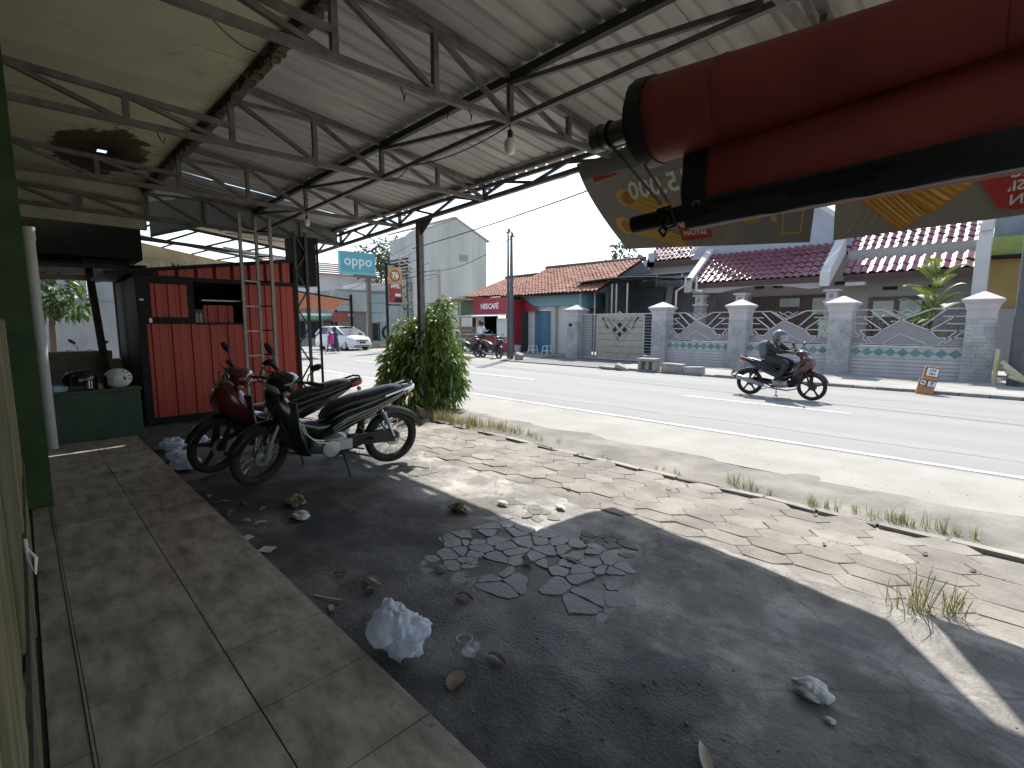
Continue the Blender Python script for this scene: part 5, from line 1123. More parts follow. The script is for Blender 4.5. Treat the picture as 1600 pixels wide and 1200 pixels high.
B().bx(-22.0,-19.5,21.3,21.4,G,3.0).bx(-22.9,-22.8,19.6,21.4,G,3.0).build("inner_wall", m_void, nk)
B().bx(-20.85,-19.9,19.47,19.50,.85,1.92).build("white_menu", m_white, nk); B().bx(-19.85,-19.55,19.46,19.49,.1,1.9).build("menu_strip", M("pale_pink_poster", (.5,.36,.36), .5, .3, 5), nk)
B().prism([(18.55,2.02),(19.5,2.14),(19.5,2.17),(18.55,2.05)], lambda a, c, d: (d,a,c), -23.3, -19.55).build("white_awning", m_white, nk)
x0 = -19.48
B().bx(-19.5,-19.46,19.5,21.4,G,2.95).build("side_wall", m_nd, nk)
for i in range(6): B().bx(-19.46,-19.435,19.55+i*.3,19.60+i*.3,G,2.9).build("wall_rib", m_nd, nk)
B().bx(-19.44,-19.42,20.1,20.75,.0,2.2).build("side_door", m_glassd, nk)
B().prism([(-19.45,2.95),(-18.3,2.3),(-19.45,2.3)], FX(20.3), 0, .05).build("side_awning", m_nd, nk)
B().bx(-22.9,-19.46,19.5,21.4,3.08,3.12).build("roof", m_rust, nk)
def stool(x, y, label):
    t = thing("plastic_stool", label, "stool", (x,y,.03), "white plastic stools outside the shops")
    B().bx(x-.15,x+.15,y-.15,y+.15,.44,.47).build("seat", m_white, t, bev=.01)
    for sx in (-1,1):
        for sy in (-1,1): B().bar((x+.13*sx,y+.13*sy,.45),(x+.2*sx,y+.2*sy,.03),.045).build("leg", m_white, t)
    B().bx(x-.17,x+.17,y-.17,y-.15,.18,.22).bx(x-.17,x+.17,y+.15,y+.17,.18,.22).build("stretcher", m_white, t)
stool(-18.05,19.5,"white plastic stool standing at the left edge of the blue door"); stool(-17.05,19.5,"white plastic stool nearer the pale pillar by the blue door"); stool(-23.7,18.2,"white plastic stool behind the tail of the parked motorcycle")
tag(B().lathe([(.14,.0),(.2,.42),(.21,.44)], 14, (-19.0,19.3,.0)).build("waste_bin", M("pinkish_white_plastic", (.5,.42,.44), .5, .1, 4), None, True), "pale pinkish waste bin beside the kiosk's side door", "bin")
# stall left of the kiosk
sl_ = thing("snack_stall", "shabby open stall with rusty sheet roof left of the coffee kiosk", "stall", (-24.5,19,G))
b = B()
for i in range(12): x = -27.6+i*.42; b.bx(x,x+.40,18.4,21.5,2.80+.05*math.sin(i*1.3)+.025*(i % 2)+.028*i,2.83+.05*math.sin(i*1.3)+.025*(i % 2)+.028*i)
b.build("sheet_roof", M("pale_rusty_roof_sheet", (.42,.37,.29), .8, .3, 2, c2=(.33,.2,.12)), sl_)
B().bx(-25.3,-22.9,20.2,20.3,2.0,3.0).build("green_board", M("faded_green_board", (.14,.2,.13), .8, .2, 2), sl_)
for i in range(5): B().bx(-25.2,-23.2,19.9,19.96,.2+i*.25,.43+i*.25).build("plank", m_wood, sl_)
for x in (-25.4,-23.1): B().bar((x,18.6,G),(x,18.6,2.85),.1).build("post", M("mossy_post", (.3,.3,.2), .8, .2, 4) if x < -25 else bpy.data.materials["mossy_post"], sl_)
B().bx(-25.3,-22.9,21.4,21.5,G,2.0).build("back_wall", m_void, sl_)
B().bx(-27.4,-25.6,18.5,18.55,1.9,2.7).build("side_sign", M("grey_lettered_board", (.3,.3,.3), .8, .5, 5), sl_)
# ---------------------------------------------------------------- poles, pole signs, wires
m_pole = M("dark_grey_pole", (.085,.085,.095), .6, .2, 3)
def pole(nm, x, y, h, r, label, m=m_pole, arm=True, z0=G):
    t = thing(nm, label, "pole", (x,y,z0)); B().tube([(x,y,z0-.1),(x,y,h*.55),(x,y,h)], [r,r*.95,r*.6], 12).build("shaft", m, t, True)
    if arm: B().bar((x-.12,y,h-.04),(x+.22,y,h-.04),.05).box((x+.05,y,h+.06),(.08,.08,.14)).build("cap_fitting", m, t)
    return t
pole("steel_pole", -16.72, 16.35, 5.82, .065, "thinner and taller of two steel poles before the coffee kiosk")
pole("steel_pole", -16.40, 16.25, 5.58, .095, "thicker and shorter of two steel poles before the coffee kiosk")
pole("concrete_pole", -26.3, 19.5, 5.1, .14, "pale concrete utility pole behind the leafy bush", m_concrete, False)
pole("roadside_pole", .22, 18.25, 7.5, .20, "thick dark roadside pole right of the last fence pillar", m_pole, False)
def cab(a, c, sag, r, label): wire("overhead_wire", [a, c], label, r, sag)
cab((-27,18,6.3),(6,17,9.6),.5,.028,"thick sagging overhead wire crossing above the tiled roofs")
cab((-40,19.5,6.2),(-26.3,19.5,5.0),.2,.018,"lower overhead wire running left from the concrete pole")
cab((-40,20.3,5.6),(-26.3,19.5,4.8),.25,.018,"lowest overhead wire running left from the concrete pole")
cab((-26.3,19.5,5.0),(-16.4,16.3,5.5),.3,.016,"overhead wire from the concrete pole to the steel poles")
cab((-27,19,7.6),(8,19,12),.6,.012,"thin upper overhead wire against the sky")
cab((-50,24,5.7),(-31,17.2,5.1),.3,.018,"overhead wire crossing the white end wall, upper of two")
cab((-50,23,4.9),(-31,17.2,4.6),.3,.018,"overhead wire crossing the white end wall, lower of two")
# phone shop box sign
m_oc = M("cyan_sign_face", (.10,.33,.40), .5, .06, 2)
os_ = thing("box_sign", "cyan oppo box sign on a tall dark post", "sign", (-31,17,G))
B().bx(-31.3,-31.0,15.1,17.62,4.85,6.32).build("cabinet", M("cyan_sign_side", (.13,.42,.47), .5, .06, 2), os_)
B().bx(-31.0,-30.985,15.13,17.6,5.0,6.3).build("face", m_oc, os_); B().bx(-31.0,-30.98,15.13,17.6,4.86,5.0).build("lower_strip", M("cyan_strip", (.16,.45,.5), .5), os_)
text("oppo", .95, os_, frame_m((-30.97,16.35,5.72), (0,1,0), (0,0,1)), M("pale_sign_lettering", (.62,.72,.73), .5, .03, 3), "lettering", .01, .012, 1.02)
B().bx(-31.25,-31.05,17.02,17.27,G,4.7).bx(-31.3,-31.0,16.1,17.7,4.7,4.86).build("post", m_steel, os_)
B().bx(-31.5,-30.6,16.4,18.6,G-.1,.35).build("planter", m_concrete, os_)
s7 = thing("banner_sign", "tall gold and red 76 advert on a black bracket pole", "sign", (-26,15.5,G))
B().bx(-26.05,-25.95,15.40,15.52,G,5.15).bx(-26.03,-25.97,15.5,16.35,5.02,5.08).bx(-26.03,-25.97,15.5,16.4,2.68,2.75).build("bracket_pole", m_black, s7)
B().bx(-26.0,-25.98,15.58,16.5,3.92,4.92).build("gold_panel", M("gold_print_panel", (.5,.3,.10), .5, .2, 4), s7); B().bx(-26.0,-25.98,15.58,16.5,2.85,3.92).build("red_panel", M("red_print_panel", (.34,.05,.035), .5, .3, 4), s7)
B().ring((-25.975,16.04,4.42), .30, .035, 24, 6, 'x', .2).build("ring_mark", M("brown_print", (.22,.06,.03), .5), s7)
text("76", .48, s7, frame_m((-25.965,16.05,4.43), (0,1,0), (0,0,1)), m_txtw, "lettering", .004, .012); text("APEL", .30, s7, frame_m((-25.965,16.05,3.80), (0,1,0), (0,0,1)), m_txtw, "lettering", .004, .01)
B().bx(-25.975,-25.965,16.0,16.46,2.88,3.14).build("dark_label", m_txtk, s7); B().bx(-25.975,-25.965,16.0,16.4,3.22,3.38).build("pale_label", m_txtw, s7)
# kilometre post
km = thing("kilometre_post", "tilted orange kilometre post with white number plates at the kerb", "marker post", (-1.35,15.3,G))
b = B(); T = Matrix.Translation((-1.38,15.25,G-.03)) @ Euler((R(-4),R(9),R(8))).to_matrix().to_4x4()
q = B().bx(-.13,.19,-.07,.10,0,.36).bx(-.09,.19,-.06,.09,.36,.70); q.v = [tuple(T @ V(v)) for v in q.v]; q.build("post", M("faded_orange_paint", (.45,.22,.10), .8, .25, 5, .2, 30), km, bev=.015)
def plate(x0, x1, z0, z1, y, tx, sz):
    q = B().bx(x0-.012,x1+.012,y,y+.008,z0-.012,z1+.012); q.v = [tuple(T @ V(v)) for v in q.v]; p = q.build("plate_border", m_txtk, km)
    q = B().bx(x0,x1,y-.006,y,z0,z1); q.v = [tuple(T @ V(v)) for v in q.v]; q.build("plate_face", m_white, p)
    text(tx, sz, p, T @ frame_m(((x0+x1)/2,y-.008,(z0+z1)/2), (1,0,0), (0,0,1)), m_txtk, "lettering", .001, .002)
plate(-.04,.17,.47,.66,-.07,"CN\n18+",.085); plate(-.10,.0,.24,.35,-.08,"SR",.06); plate(.04,.18,.22,.35,-.08,"AJI\n11",.06)
# rubble blocks and a broken bench along the kerb
m_rb = M("broken_concrete_block", (.30,.285,.26), .9, .25, 4, .4, 20)
bt = thing("concrete_bench", "small broken concrete bench block on the kerb before the second pillar", "block", (-8.9,15.5,0))
B().bx(-9.25,-8.55,15.35,15.85,.30,.40).build("top_slab", m_rb, bt, bev=.02)
for x in (-9.2,-8.9,-8.65): B().bx(x,x+.12,15.4,15.8,G,.30).build("leg", m_rb, bt, bev=.015)
for x, y, d, r_, lb in ((-9.75,15.3,(.5,.35,.14),(.1,.35,.3),"tilted broken slab left of the concrete bench block"),(-10.35,15.25,(.6,.3,.08),(0,.05,.1),"flat pale slab lying at the end of the driveway"),(-7.95,15.6,(.75,.35,.30),(0,.03,.05),"squared grey block just right of the concrete bench block"),(-7.2,15.55,(.6,.35,.24),(0,-.05,-.04),"smaller grey block on the kerb before the third pillar"),(-15.75,16.1,(.35,.3,.3),(.2,.3,.4),"dark stone beside the thicker steel pole")):
    tag(B().box((x,y,G+d[2]/2+.03), d, r_).build("broken_slab", m_rb, None, bev=.03), lb, "block")
for i in range(5):
    lb = ["bamboo pole planted upright by the last pillar","bamboo pole leaning low behind the upright one","bamboo pole leaning steeply toward the dark pole","bamboo pole lying lowest beside the last pillar","short bamboo pole crossing the leaning ones"][i]
    p = ((-.2,18.1,0),(-.2,18.1,.95)) if i == 0 else ((-.15+.05*i,18.0-.05*i,.75-.12*i),(.45+.06*i,17.7,.05)); tag(B().tube([p[0],p[1]], .05, 8).build("bamboo_pole", M("pale_bamboo", (.45,.40,.24), .6, .2, 4) if i == 0 else bpy.data.materials["pale_bamboo"], None, True), lb, "pole")
# right-hand building
rb_ = thing("green_yellow_building", "green and ochre building with grey tarpaulin at the right edge", "building", (.5,25,0))
B().bx(-.7,5,24,24.3,4.45,5.5).build("grey_tarp", M("blue_grey_tarp", (.16,.19,.22), .6, .25, 2), rb_)
B().bx(-.72,5,23.6,24,3.88,4.5).build("green_band", M("lime_green_band", (.24,.29,.08), .7, .15, 2), rb_)
B().bx(-.72,5,23.4,24,3.78,3.88).build("gutter", m_black, rb_); B().bx(-.72,5,23.9,24.2,0,3.78).build("ochre_wall", M("ochre_wall", (.30,.21,.075), .8, .15, 1), rb_)
B().bx(-.65,5,23.5,23.8,0,2.1).build("lower_wall", m_irs, rb_)
# ---------------------------------------------------------------- buildings down the street on the left
wb = thing("white_hall", "tall greyish white hall with stained gable end wall and tiled roof", "building", (-33,26,G))
m_stw = M("stained_white_render", (.40,.41,.39), .9, .18, .5, .1, 8, c2=(.58,.59,.57), det=13, stretch=(1.4,1.8,.28), f=.7)
B().prism([(22,G),(29.6,G),(29.6,8.7),(26.2,10.2),(22,8.66)], FY(-33.3), 0, .3).build("gable_wall", m_stw, wb)
B().prism([(-36.3,G),(-33.3,G),(-33.3,8.66),(-34.3,8.35),(-36.3,8.3)], FX(22.0), -.3, 0).build("front_wall", m_stw, wb)
B().prism([(21.9,8.72),(26.2,10.27),(26.2,10.37),(21.9,8.82)], lambda a, c, d: (d,a,c), -36.4, -33.4).prism([(26.2,10.27),(30,8.72),(30,8.82),(26.2,10.37)], lambda a, c, d: (d,a,c), -36.4, -33.0).build("roof", m_tt, wb)
B().bar((-33.05,22,8.75),(-33.05,26.2,10.3),.12).bar((-33.05,26.2,10.3),(-33.05,29.7,8.78),.12).build("verge_trim", m_concrete, wb)
for x0, x1 in ((-36.2,-34.9),(-34.75,-33.5)):
    wf = B().bx(x0,x1,21.93,21.99,5.0,7.0).build("window", m_ww, wb)
    for k in range(7): B().box(((x0+x1)/2,21.92,5.15+k*.25), (x1-x0-.1,.03,.19), (.3,0,0)).build("louvre", m_glassd, wf)
vt = B().bx(-32.99,-32.96,26.6,27.5,6.85,7.35).build("gable_vent", m_irs, wb)
for k in range(4): B().bx(-32.955,-32.94,26.65,27.45,6.9+k*.11,6.96+k*.11).build("vent_slat", m_concrete, vt)
B().bx(-35.2,-33.3,21.0,21.95,G,5.1).build("lower_block", M("grey_render", (.33,.34,.33), .9, .2, 1), wb)
# shop row in front of it, end walls facing the camera
s1_ = thing("glass_fronted_shop", "grey shop with pale blue glazed front behind the pole signs", "shop", (-38,20,G))
B().bx(-42,-38,18.0,20.6,G,4.3).build("grey_body", M("brown_grey_render", (.27,.25,.24), .9, .2, 1), s1_)
m_gl = M("pale_blue_glazing", (.32,.42,.47), .2, .12, 1)
for i in range(3): B().bx(-38.0,-37.9,20.75,22.8,1.75+i*.8,2.5+i*.8).build("glass_panel", m_gl, s1_)
B().bx(-42,-38.02,20.6,23.2,G,5.0).build("side_body", m_wall, s1_)
B().bx(-38.0,-37.8,18.0,23,4.2,4.35).build("canopy_edge", m_irs, s1_)
B().bx(-37.95,-37.9,21.0,21.6,.2,1.65).bx(-37.95,-37.9,21.7,21.78,.1,1.7).build("doorway", m_void, s1_)
B().bx(-37.98,-37.92,21.8,23.2,.1,1.7).build("blue_wall", M("light_blue_wall", (.25,.38,.45), .7, .15, 1), s1_)
B().ring((-37.85,22.6,.85), .55, .11, 20, 8, 'x').build("tyre_sign", m_rub, s1_, True)
bb = thing("white_billboard", "large weathered white billboard above the small shops", "billboard", (-37.5,19.4,G))
B().bx(-37.5,-37.4,17.4,20.4,2.6,4.15).build("panel", m_stw, bb); B().bx(-37.4,-37.37,17.4,19.0,3.05,4.1).build("grey_sheet", M("translucent_grey_sheet", (.36,.38,.36), .7, .2, 2), bb); B().bar((-37.2,18.9,G),(-37.2,18.9,3.9),.14).bar((-37.2,17.6,G),(-37.2,17.6,2.7),.12).build("post", m_black, bb)
gk = thing("green_kiosk", "small white and green glazed kiosk behind the parked car", "kiosk", (-38,17.5,G))
B().bx(-39,-37.5,14.8,19.2,2.2,2.4).build("white_fascia", m_white, gk); B().bx(-39,-37.52,14.8,18.2,1.95,2.18).build("green_band", M("kiosk_green", (.12,.32,.2), .6), gk)
B().bx(-39,-38.6,14.8,19.2,G,1.95).build("body", M("kiosk_cream", (.36,.36,.33), .7, .3, 2), gk)
for y in (15,16.1,17.2): B().bx(-38.58,-38.5,y,y+.7,.5,1.8).build("window", m_glassd, gk)
tag(B().bx(-37.0,-36.6,17.2,18.3,1.75,2.45).build("red_cabinet", M("red_brown_cabinet", (.30,.06,.045), .6, .2, 2)), "red brown wall box hung at the right end of the green kiosk", "box")
pb_ = thing("long_white_house", "long white house with pinkish tiled roof far down the street", "house", (-50,22,G))
B().bx(-60,-50,17,29,G,6.7).build("wall", M("lilac_white_wall", (.56,.57,.62), .85, .06, .6), pb_)
b = B()
for i in range(22):
    for k in range(6): y = 16.5+i*.6; b.bx(-49.9-k*.5,-49.4-k*.5,y+.02,y+.58,6.62+k*.26,6.72+k*.26)
b.build("roof_tiles", M("pinkish_roof_tile", (.42,.24,.22), .85, .15, 3), pb_, kind="stuff")
bl_ = thing("brick_lattice_wall", "wall of pierced red brick lattice beside the green kiosk", "wall", (-44,16,G))
lt_ = B()
for i in range(12):
    for k in range(8): lt_.bx(-44,-43.9,15.0+i*.3+.04*(k % 2),15.2+i*.3+.04*(k % 2),2.1+k*.24,2.26+k*.24)
lt_.build("lattice_bricks", M("pale_red_brick", (.40,.19,.16), .85, .2, 4), bl_, kind="stuff"); B().bx(-44.2,-44.02,14.5,19,G,4.2).build("backing_wall", M("pink_plaster", (.45,.36,.34), .85, .1, 2), bl_)
ot = thing("orange_awning", "orange tarpaulin awning with dark edge rail beyond the lattice legs", "awning", (-24,10.7,2.6))
B().add([(-24,9.3,3.12),(-24,12.0,2.80),(-25.6,12.0,2.35),(-25.6,9.3,2.45)], [(0,1,2,3)]).build("tarpaulin", translucent(M("orange_tarpaulin", (.36,.14,.07), .7, .15, 2), .08), ot); B().bar((-23.97,9.2,3.16),(-23.97,12.1,2.81),.07).build("edge_rail", m_black, ot)
B().bar((-25.0,9.4,G),(-25.0,9.4,2.5),.08).build("post", m_rust, ot)
def tree(x, y, h, r, label, nm="tree", m=None, dens=70, ln=.5):
    t = thing(nm, label, "tree", (x,y,G)); b = B(); rg = random.Random(int(x*7+y))
    leafball(b, [((x+rg.gauss(0,r*.4),y+rg.gauss(0,r*.4),h-r*.9+rg.gauss(0,r*.35)),(r*rg.uniform(.45,.75),r*rg.uniform(.45,.75),r*rg.uniform(.35,.55))) for _ in range(8)], dens, ln, ln*.35, .3, int(x)); b.build("crown", m or m_leafd, t)
    B().tube([(x,y,G),(x+.1,y,h*.45),(x,y,h*.8)], [.22,.16,.05], 8).tube([(x+.08,y,h*.4),(x+r*.5,y+.2,h*.72)], [.12,.04], 6).tube([(x+.08,y,h*.42),(x-r*.5,y-.2,h*.75)], [.1,.03], 6).build("trunk", m_bark, t, True)
tree(-46.5,27,10.8,3.2,"broad dark tree rising behind the cyan sign")
tree(-23.5,37,8.4,1.5,"small dark tree top peeping over the carport")
cy = thing("vine_column", "narrow column of dark climbing vine beside the white hall", "vine", (-28.5,18.5,G)); b = B(); leafball(b, [((-28.5,18.5,1+.7*i),(.38-.02*i,.38-.02*i,.55)) for i in range(7)], 220, .2, .09, .3, 5); b.build("foliage", m_leafd, cy); B().tube([(-28.5,18.5,G),(-28.5,18.5,5.2)], .07, 6).build("stem", m_bark, cy)
b = B()
for i in range(5): b.ball((-30.2+.5*i,17.6+.2*(i % 2),.05), .35, 8, 5, (1,.8,.5))
o = b.build("straw_heap", M("straw", (.42,.30,.14), .9, .3, 6, .5, 30), None, True); tag(o, "low heap of dry straw at the foot of the cyan sign post", "heap")
for i in range(6):
    cab((-52,25-.5*i,6.9-.45*i),(-27+.3*i,18+.2*i,6.6-.4*i),.3+.05*i,.011,["topmost thin wire left of the white hall gable","second thin wire from the top before the white hall","third thin wire from the top before the white hall","third lowest thin wire before the white hall","second lowest thin wire before the white hall","lowest thin wire before the white hall"][i])
# ---------------------------------------------------------------- people
m_skin = M("brown_skin", (.30,.16,.10), .6, .08, 8)
def person(name, label, cat_g, J, rad, zones, mats, loc, rz=0, scale=1.):
    """one skinned body; J joints, E bones by name, zones: bone -> material slot"""
    E = [("pelvis","spine"),("spine","chest"),("chest","neck"),("neck","head"),("head","crown")]
    for s_ in "lr":
        E += [("chest","sho"+s_),("sho"+s_,"elb"+s_),("elb"+s_,"wri"+s_),("wri"+s_,"pal"+s_),("pelvis","hip"+s_),("hip"+s_,"kne"+s_),("kne"+s_,"ank"+s_),("ank"+s_,"toe"+s_)]
        w_, p = V(J["wri"+s_]), V(J["pal"+s_]); d = (p-w_).normalized(); sd = V((0,1 if s_ == "l" else -1,0)); sd = (sd-d*sd.dot(d)).normalized(); dn = d.cross(sd); dn = dn if dn.z < 0 else -dn
        for k, (o_, ln) in enumerate(((-.030,.07),(-.010,.08),(.010,.076),(.030,.06))):
            a, c = "f%d1%s" % (k,s_), "f%d2%s" % (k,s_); J[a] = p + sd*o_ + d*ln*.5; J[c] = p + sd*o_ + d*ln*.75 + dn*ln*.5; E += [("pal"+s_,a),(a,c)]; rad[a] = rad[c] = (.009,.009)
        t_ = "thu"+s_; J[t_] = w_.lerp(p,.5) - sd*.05 + d*.03 + dn*.01; E.append(("wri"+s_,t_)); rad[t_] = (.010,.010)
    names = list(J); me = bpy.data.meshes.new("tmp"); me.from_pydata([tuple(J[n]) for n in names], [(names.index(a),names.index(c)) for a, c in E], [])
    o = bpy.data.objects.new("tmp", me); col.objects.link(o); o.modifiers.new("s", 'SKIN'); sb = o.modifiers.new("d", 'SUBSURF'); sb.levels = 1; sb.render_levels = 1
    for i, n in enumerate(names):
        r_ = rad.get(n) or rad.get(n[:-1]) or (.05,.05); me.skin_vertices[0].data[i].radius = r_; me.skin_vertices[0].data[i].use_root = n == "pelvis"
    bpy.context.view_layer.update(); m2 = bpy.data.meshes.new_from_object(o.evaluated_get(bpy.context.evaluated_depsgraph_get())); bpy.data.objects.remove(o)
    m2.materials.clear(); [m2.materials.append(m) for m in mats]
    for p in m2.polygons:
        c = p.center; best = None
        for a, b_ in E:
            A, C_ = V(J[a]), V(J[b_]); t_ = max(0,min(1,(c-A).dot(C_-A)/max(1e-9,(C_-A).length_squared))); dd = (c-A.lerp(C_,t_)).length
            if best is None or dd < best[0]: best = (dd, b_)
        k = best[1]; p.material_index = zones.get(k, zones.get(k[:-1], zones.get(k[:1], 0))); p.use_smooth = True
    t = thing(name, label, "person", (0,0,0), cat_g); m2.name = "body"; ob = bpy.data.objects.new("body", m2); col.objects.link(ob); ob.parent = t; ORG[ob.name] = V((0,0,0))
    t.location = loc; t.rotation_euler = (0,0,rz); t.scale = (scale,)*3; return t
RAD = {"pelvis":(.14,.12),"spine":(.125,.105),"chest":(.15,.115),"neck":(.055,.055),"head":(.085,.095),"crown":(.06,.07),"sho":(.07,.07),"elb":(.045,.045),"wri":(.03,.03),"pal":(.036,.022),"hip":(.10,.10),"kne":(.065,.065),"ank":(.045,.045),"toe":(.035,.03)}
ZON = {"spine":1,"chest":1,"sho":1,"elb":1,"wri":1,"neck":0,"head":0,"crown":0,"pelvis":2,"hip":2,"kne":2,"ank":2,"toe":3,"pal":0,"f":0,"thu":0}
def sym(J):
    out = {}
    for k, v in J.items():
        if k.endswith("_"): out[k[:-1]+"l"] = v; out[k[:-1]+"r"] = (v[0],-v[1],v[2])
        else: out[k] = v
    return out
m_jkt = M("charcoal_jacket", (.012,.013,.015), .75, .35, 6, .9, 9); m_trs = M("dark_grey_trousers", (.03,.03,.035), .8, .2, 6, .8, 9); m_shoe = M("grey_trainers", (.28,.28,.29), .7, .2, 8)
rbk = bike("ridden_motorcycle", "dark motorcycle with red cowl ridden along the road", "motorcycles in the street", M("wine_red_cowl", (.05,.010,.014), .25, .1, 4, coat=.5), m_gloss, False, M("dark_cast_wheel", (.03,.03,.035), .4, .1, 4), R(-2), 1, True, None, None, M("grey_muffler_steel", (.30,.30,.33), .35, .1, 5, met=.6))
rbk.location = (-3.60,12.12,G); rbk.rotation_euler = (0,0,R(-3)); rbk.scale = (1.06,)*3
J = sym({"pelvis":(-.24,0,.83),"spine":(-.22,0,.95),"chest":(-.15,0,1.10),"neck":(-.10,0,1.20),"head":(-.06,0,1.28),"crown":(-.05,0,1.37),"sho_":(-.13,.17,1.12),"elb_":(.06,.30,.98),"wri_":(.24,.31,1.00),"pal_":(.30,.30,1.01),"hip_":(-.20,.10,.82),"kne_":(.20,.17,.74),"ank_":(-.04,.19,.36),"toe_":(.12,.20,.28)})
rd = person("rider", "person in dark jacket and helmet with grey backpack riding the motorcycle", None, J, {k: (v[0]*1.14,v[1]*1.14) if k in ('pelvis','spine','chest','sho','elb','hip','kne') else v for k, v in RAD.items()}, ZON, [m_skin, m_jkt, m_trs, m_shoe], rbk.location, R(-3), 1.06)
hm = B(); rings = []
for i in range(11):
    th = math.pi*(.03+.66*i/10); rings.append([(-.05+.145*math.sin(th)*1.08*math.cos(2*math.pi*k/20), .128*math.sin(th)*math.sin(2*math.pi*k/20), 1.305+.14*math.cos(th)) for k in range(20)])
hmo = hm.loft(rings, True).build("helmet", M("grey_blue_helmet", (.10,.11,.15), .25, .15, 6, coat=.4), rd, True)
vs_ = B(); vs_.loft([[(-.045+.160*math.cos(a)*f, .142*math.sin(a)*f, z) for a in [R(-70+140*k/12) for k in range(13)]] for z, f in ((1.215,.96),(1.27,1.0),(1.33,.98))], False, False).build("visor", glass("clear_scratched_visor", (.5,.53,.5), .55, .2), hmo, True)
bp = B(); bp.loft([sring(-.42,1.0,.10,.13,.1),sring(-.40,1.0,.145,.19,.1),sring(-.33,1.02,.155,.20,.12),sring(-.26,1.04,.13,.17,.12)], True); bp.build("backpack", M("dull_grey_backpack", (.12,.13,.145), .8, .2, 6, .1, 40), rd, True)
# parked motorcycles across the road
pk1 = clone(rbk, (-19.2,15.95,G), (R(-8),0,R(4)), "dark motorcycle parked before the coffee kiosk counter", 1.05); pk1.name = "parked_motorcycle"
pk2 = clone(rbk, (-17.75,16.15,G), (R(-8),0,R(-6)), "dark motorcycle parked closest to the steel poles", 1.05); pk2.name = "parked_motorcycle"
pk4 = clone(rk, (-13.6,.98,G), (R(4),0,R(12)), "scooter silhouetted behind the low stone wall in the side yard", 1.12); pk4.name = "yard_scooter"
pk3 = clone(rbk, (-33.0,16.6,G), (R(-7),0,R(-20)), "motorcycle parked far down the road behind the white car's tail", 1.05); pk3.name = "parked_motorcycle"
ST = {"pelvis":(0,0,.92),"spine":(0,0,1.08),"chest":(.01,0,1.30),"neck":(.01,0,1.46),"head":(.03,0,1.55),"crown":(.03,0,1.64),"sho_":(0,.18,1.38),"elb_":(-.02,.25,1.12),"wri_":(.08,.24,.90),"pal_":(.12,.24,.83),"hip_":(0,.10,.90),"kne_":(.03,.10,.49),"ank_":(-.02,.10,.08),"toe_":(.13,.11,.03)}
hair = M("black_hair", (.015,.013,.012), .6, .2, 10)
def headwear(t, c, m, big=False, nm="headscarf"):
    b = B(); b.ball(c, .125, 14, 9, (.95,.85,1.1))
    if big: b.loft([[(c[0]-.01+r_*1.0*math.cos(2*math.pi*k/14), r_*1.1*math.sin(2*math.pi*k/14), z) for k in range(14)] for r_, z in ((.09,c[2]-.06),(.14,c[2]-.16),(.22,c[2]-.30))], True)
    b.build(nm, m, t, True)
    B().ball((c[0]+.062,0,c[2]-.02), .07, 10, 7, (.7,.85,1.1)).ball((c[0]+.112,0,c[2]-.025), .016, 6, 5, (1,.8,1.3)).build("face", m_skin, t, True)
J = sym(dict(ST)); J["elbr"] = (.12,-.24,1.15); J["wrir"] = (.32,-.2,1.22); J["palr"] = (.38,-.19,1.24)
cu_ = person("customer", "person in white shirt standing at the coffee kiosk window", "people on foot", J, dict(RAD), ZON, [m_skin, M("bright_white_shirt", (.62,.66,.7), .8, .08, 5), m_trs, m_shoe], (-20.4,17.9,.03), R(95)); headwear(cu_, (.03,0,1.60), hair, False, "hair")
W1 = sym(dict(ST)); W1.update({"kner":(.18,-.09,.50),"ankr":(.30,-.09,.10),"toer":(.44,-.10,.05),"knel":(-.04,.09,.49),"ankl":(-.30,.09,.16),"toel":(-.18,.1,.06),"elbl":(.05,.28,1.15),"wril":(.28,.30,1.12),"pall":(.36,.30,1.12)})
w1 = person("pedestrian", "woman in dark long clothes walking across the road", "people on foot", W1, dict(RAD), ZON, [m_skin, M("dark_plum_tunic", (.07,.045,.07), .8, .2, 6), M("dark_skirt", (.045,.045,.06), .8, .2, 6), m_shoe], (-27.15,12.75,G), R(215), .88)
headwear(w1, (.03,0,1.58), M("dark_brown_scarf", (.06,.045,.045), .8, .2, 6), True)
W2 = {k: V(v) for k, v in W1.items()}; W2 = sym(dict(ST)); W2.update({"knel":(.16,.09,.50),"ankl":(.24,.09,.10),"toel":(.38,.10,.05),"ankr":(-.28,-.09,.16),"toer":(-.16,-.1,.06),"elbr":(.02,-.26,1.12),"wrir":(.16,-.16,1.06),"palr":(.2,-.08,1.06)})
w2 = person("pedestrian", "woman in magenta top and pale scarf walking across the road", "people on foot", W2, dict(RAD), ZON, [m_skin, M("magenta_tunic", (.42,.04,.22), .75, .15, 6), M("grey_violet_trousers", (.16,.14,.2), .8, .2, 6), m_white], (-26.9,12.35,G), R(225), .88)
headwear(w2, (.03,0,1.58), M("pale_lilac_scarf", (.45,.38,.45), .8, .1, 6), True)
B().lathe([(.05,.58),(.2,.62),(.19,.95),(.17,1.1)], 14, (0,0,0)).build("tunic_skirt", bpy.data.materials["magenta_tunic"], w2, True)
B().lathe([(.05,.10),(.30,.14),(.22,.55),(.16,.98)], 14, (0,0,0)).build("long_skirt", bpy.data.materials["dark_skirt"], w1, True)
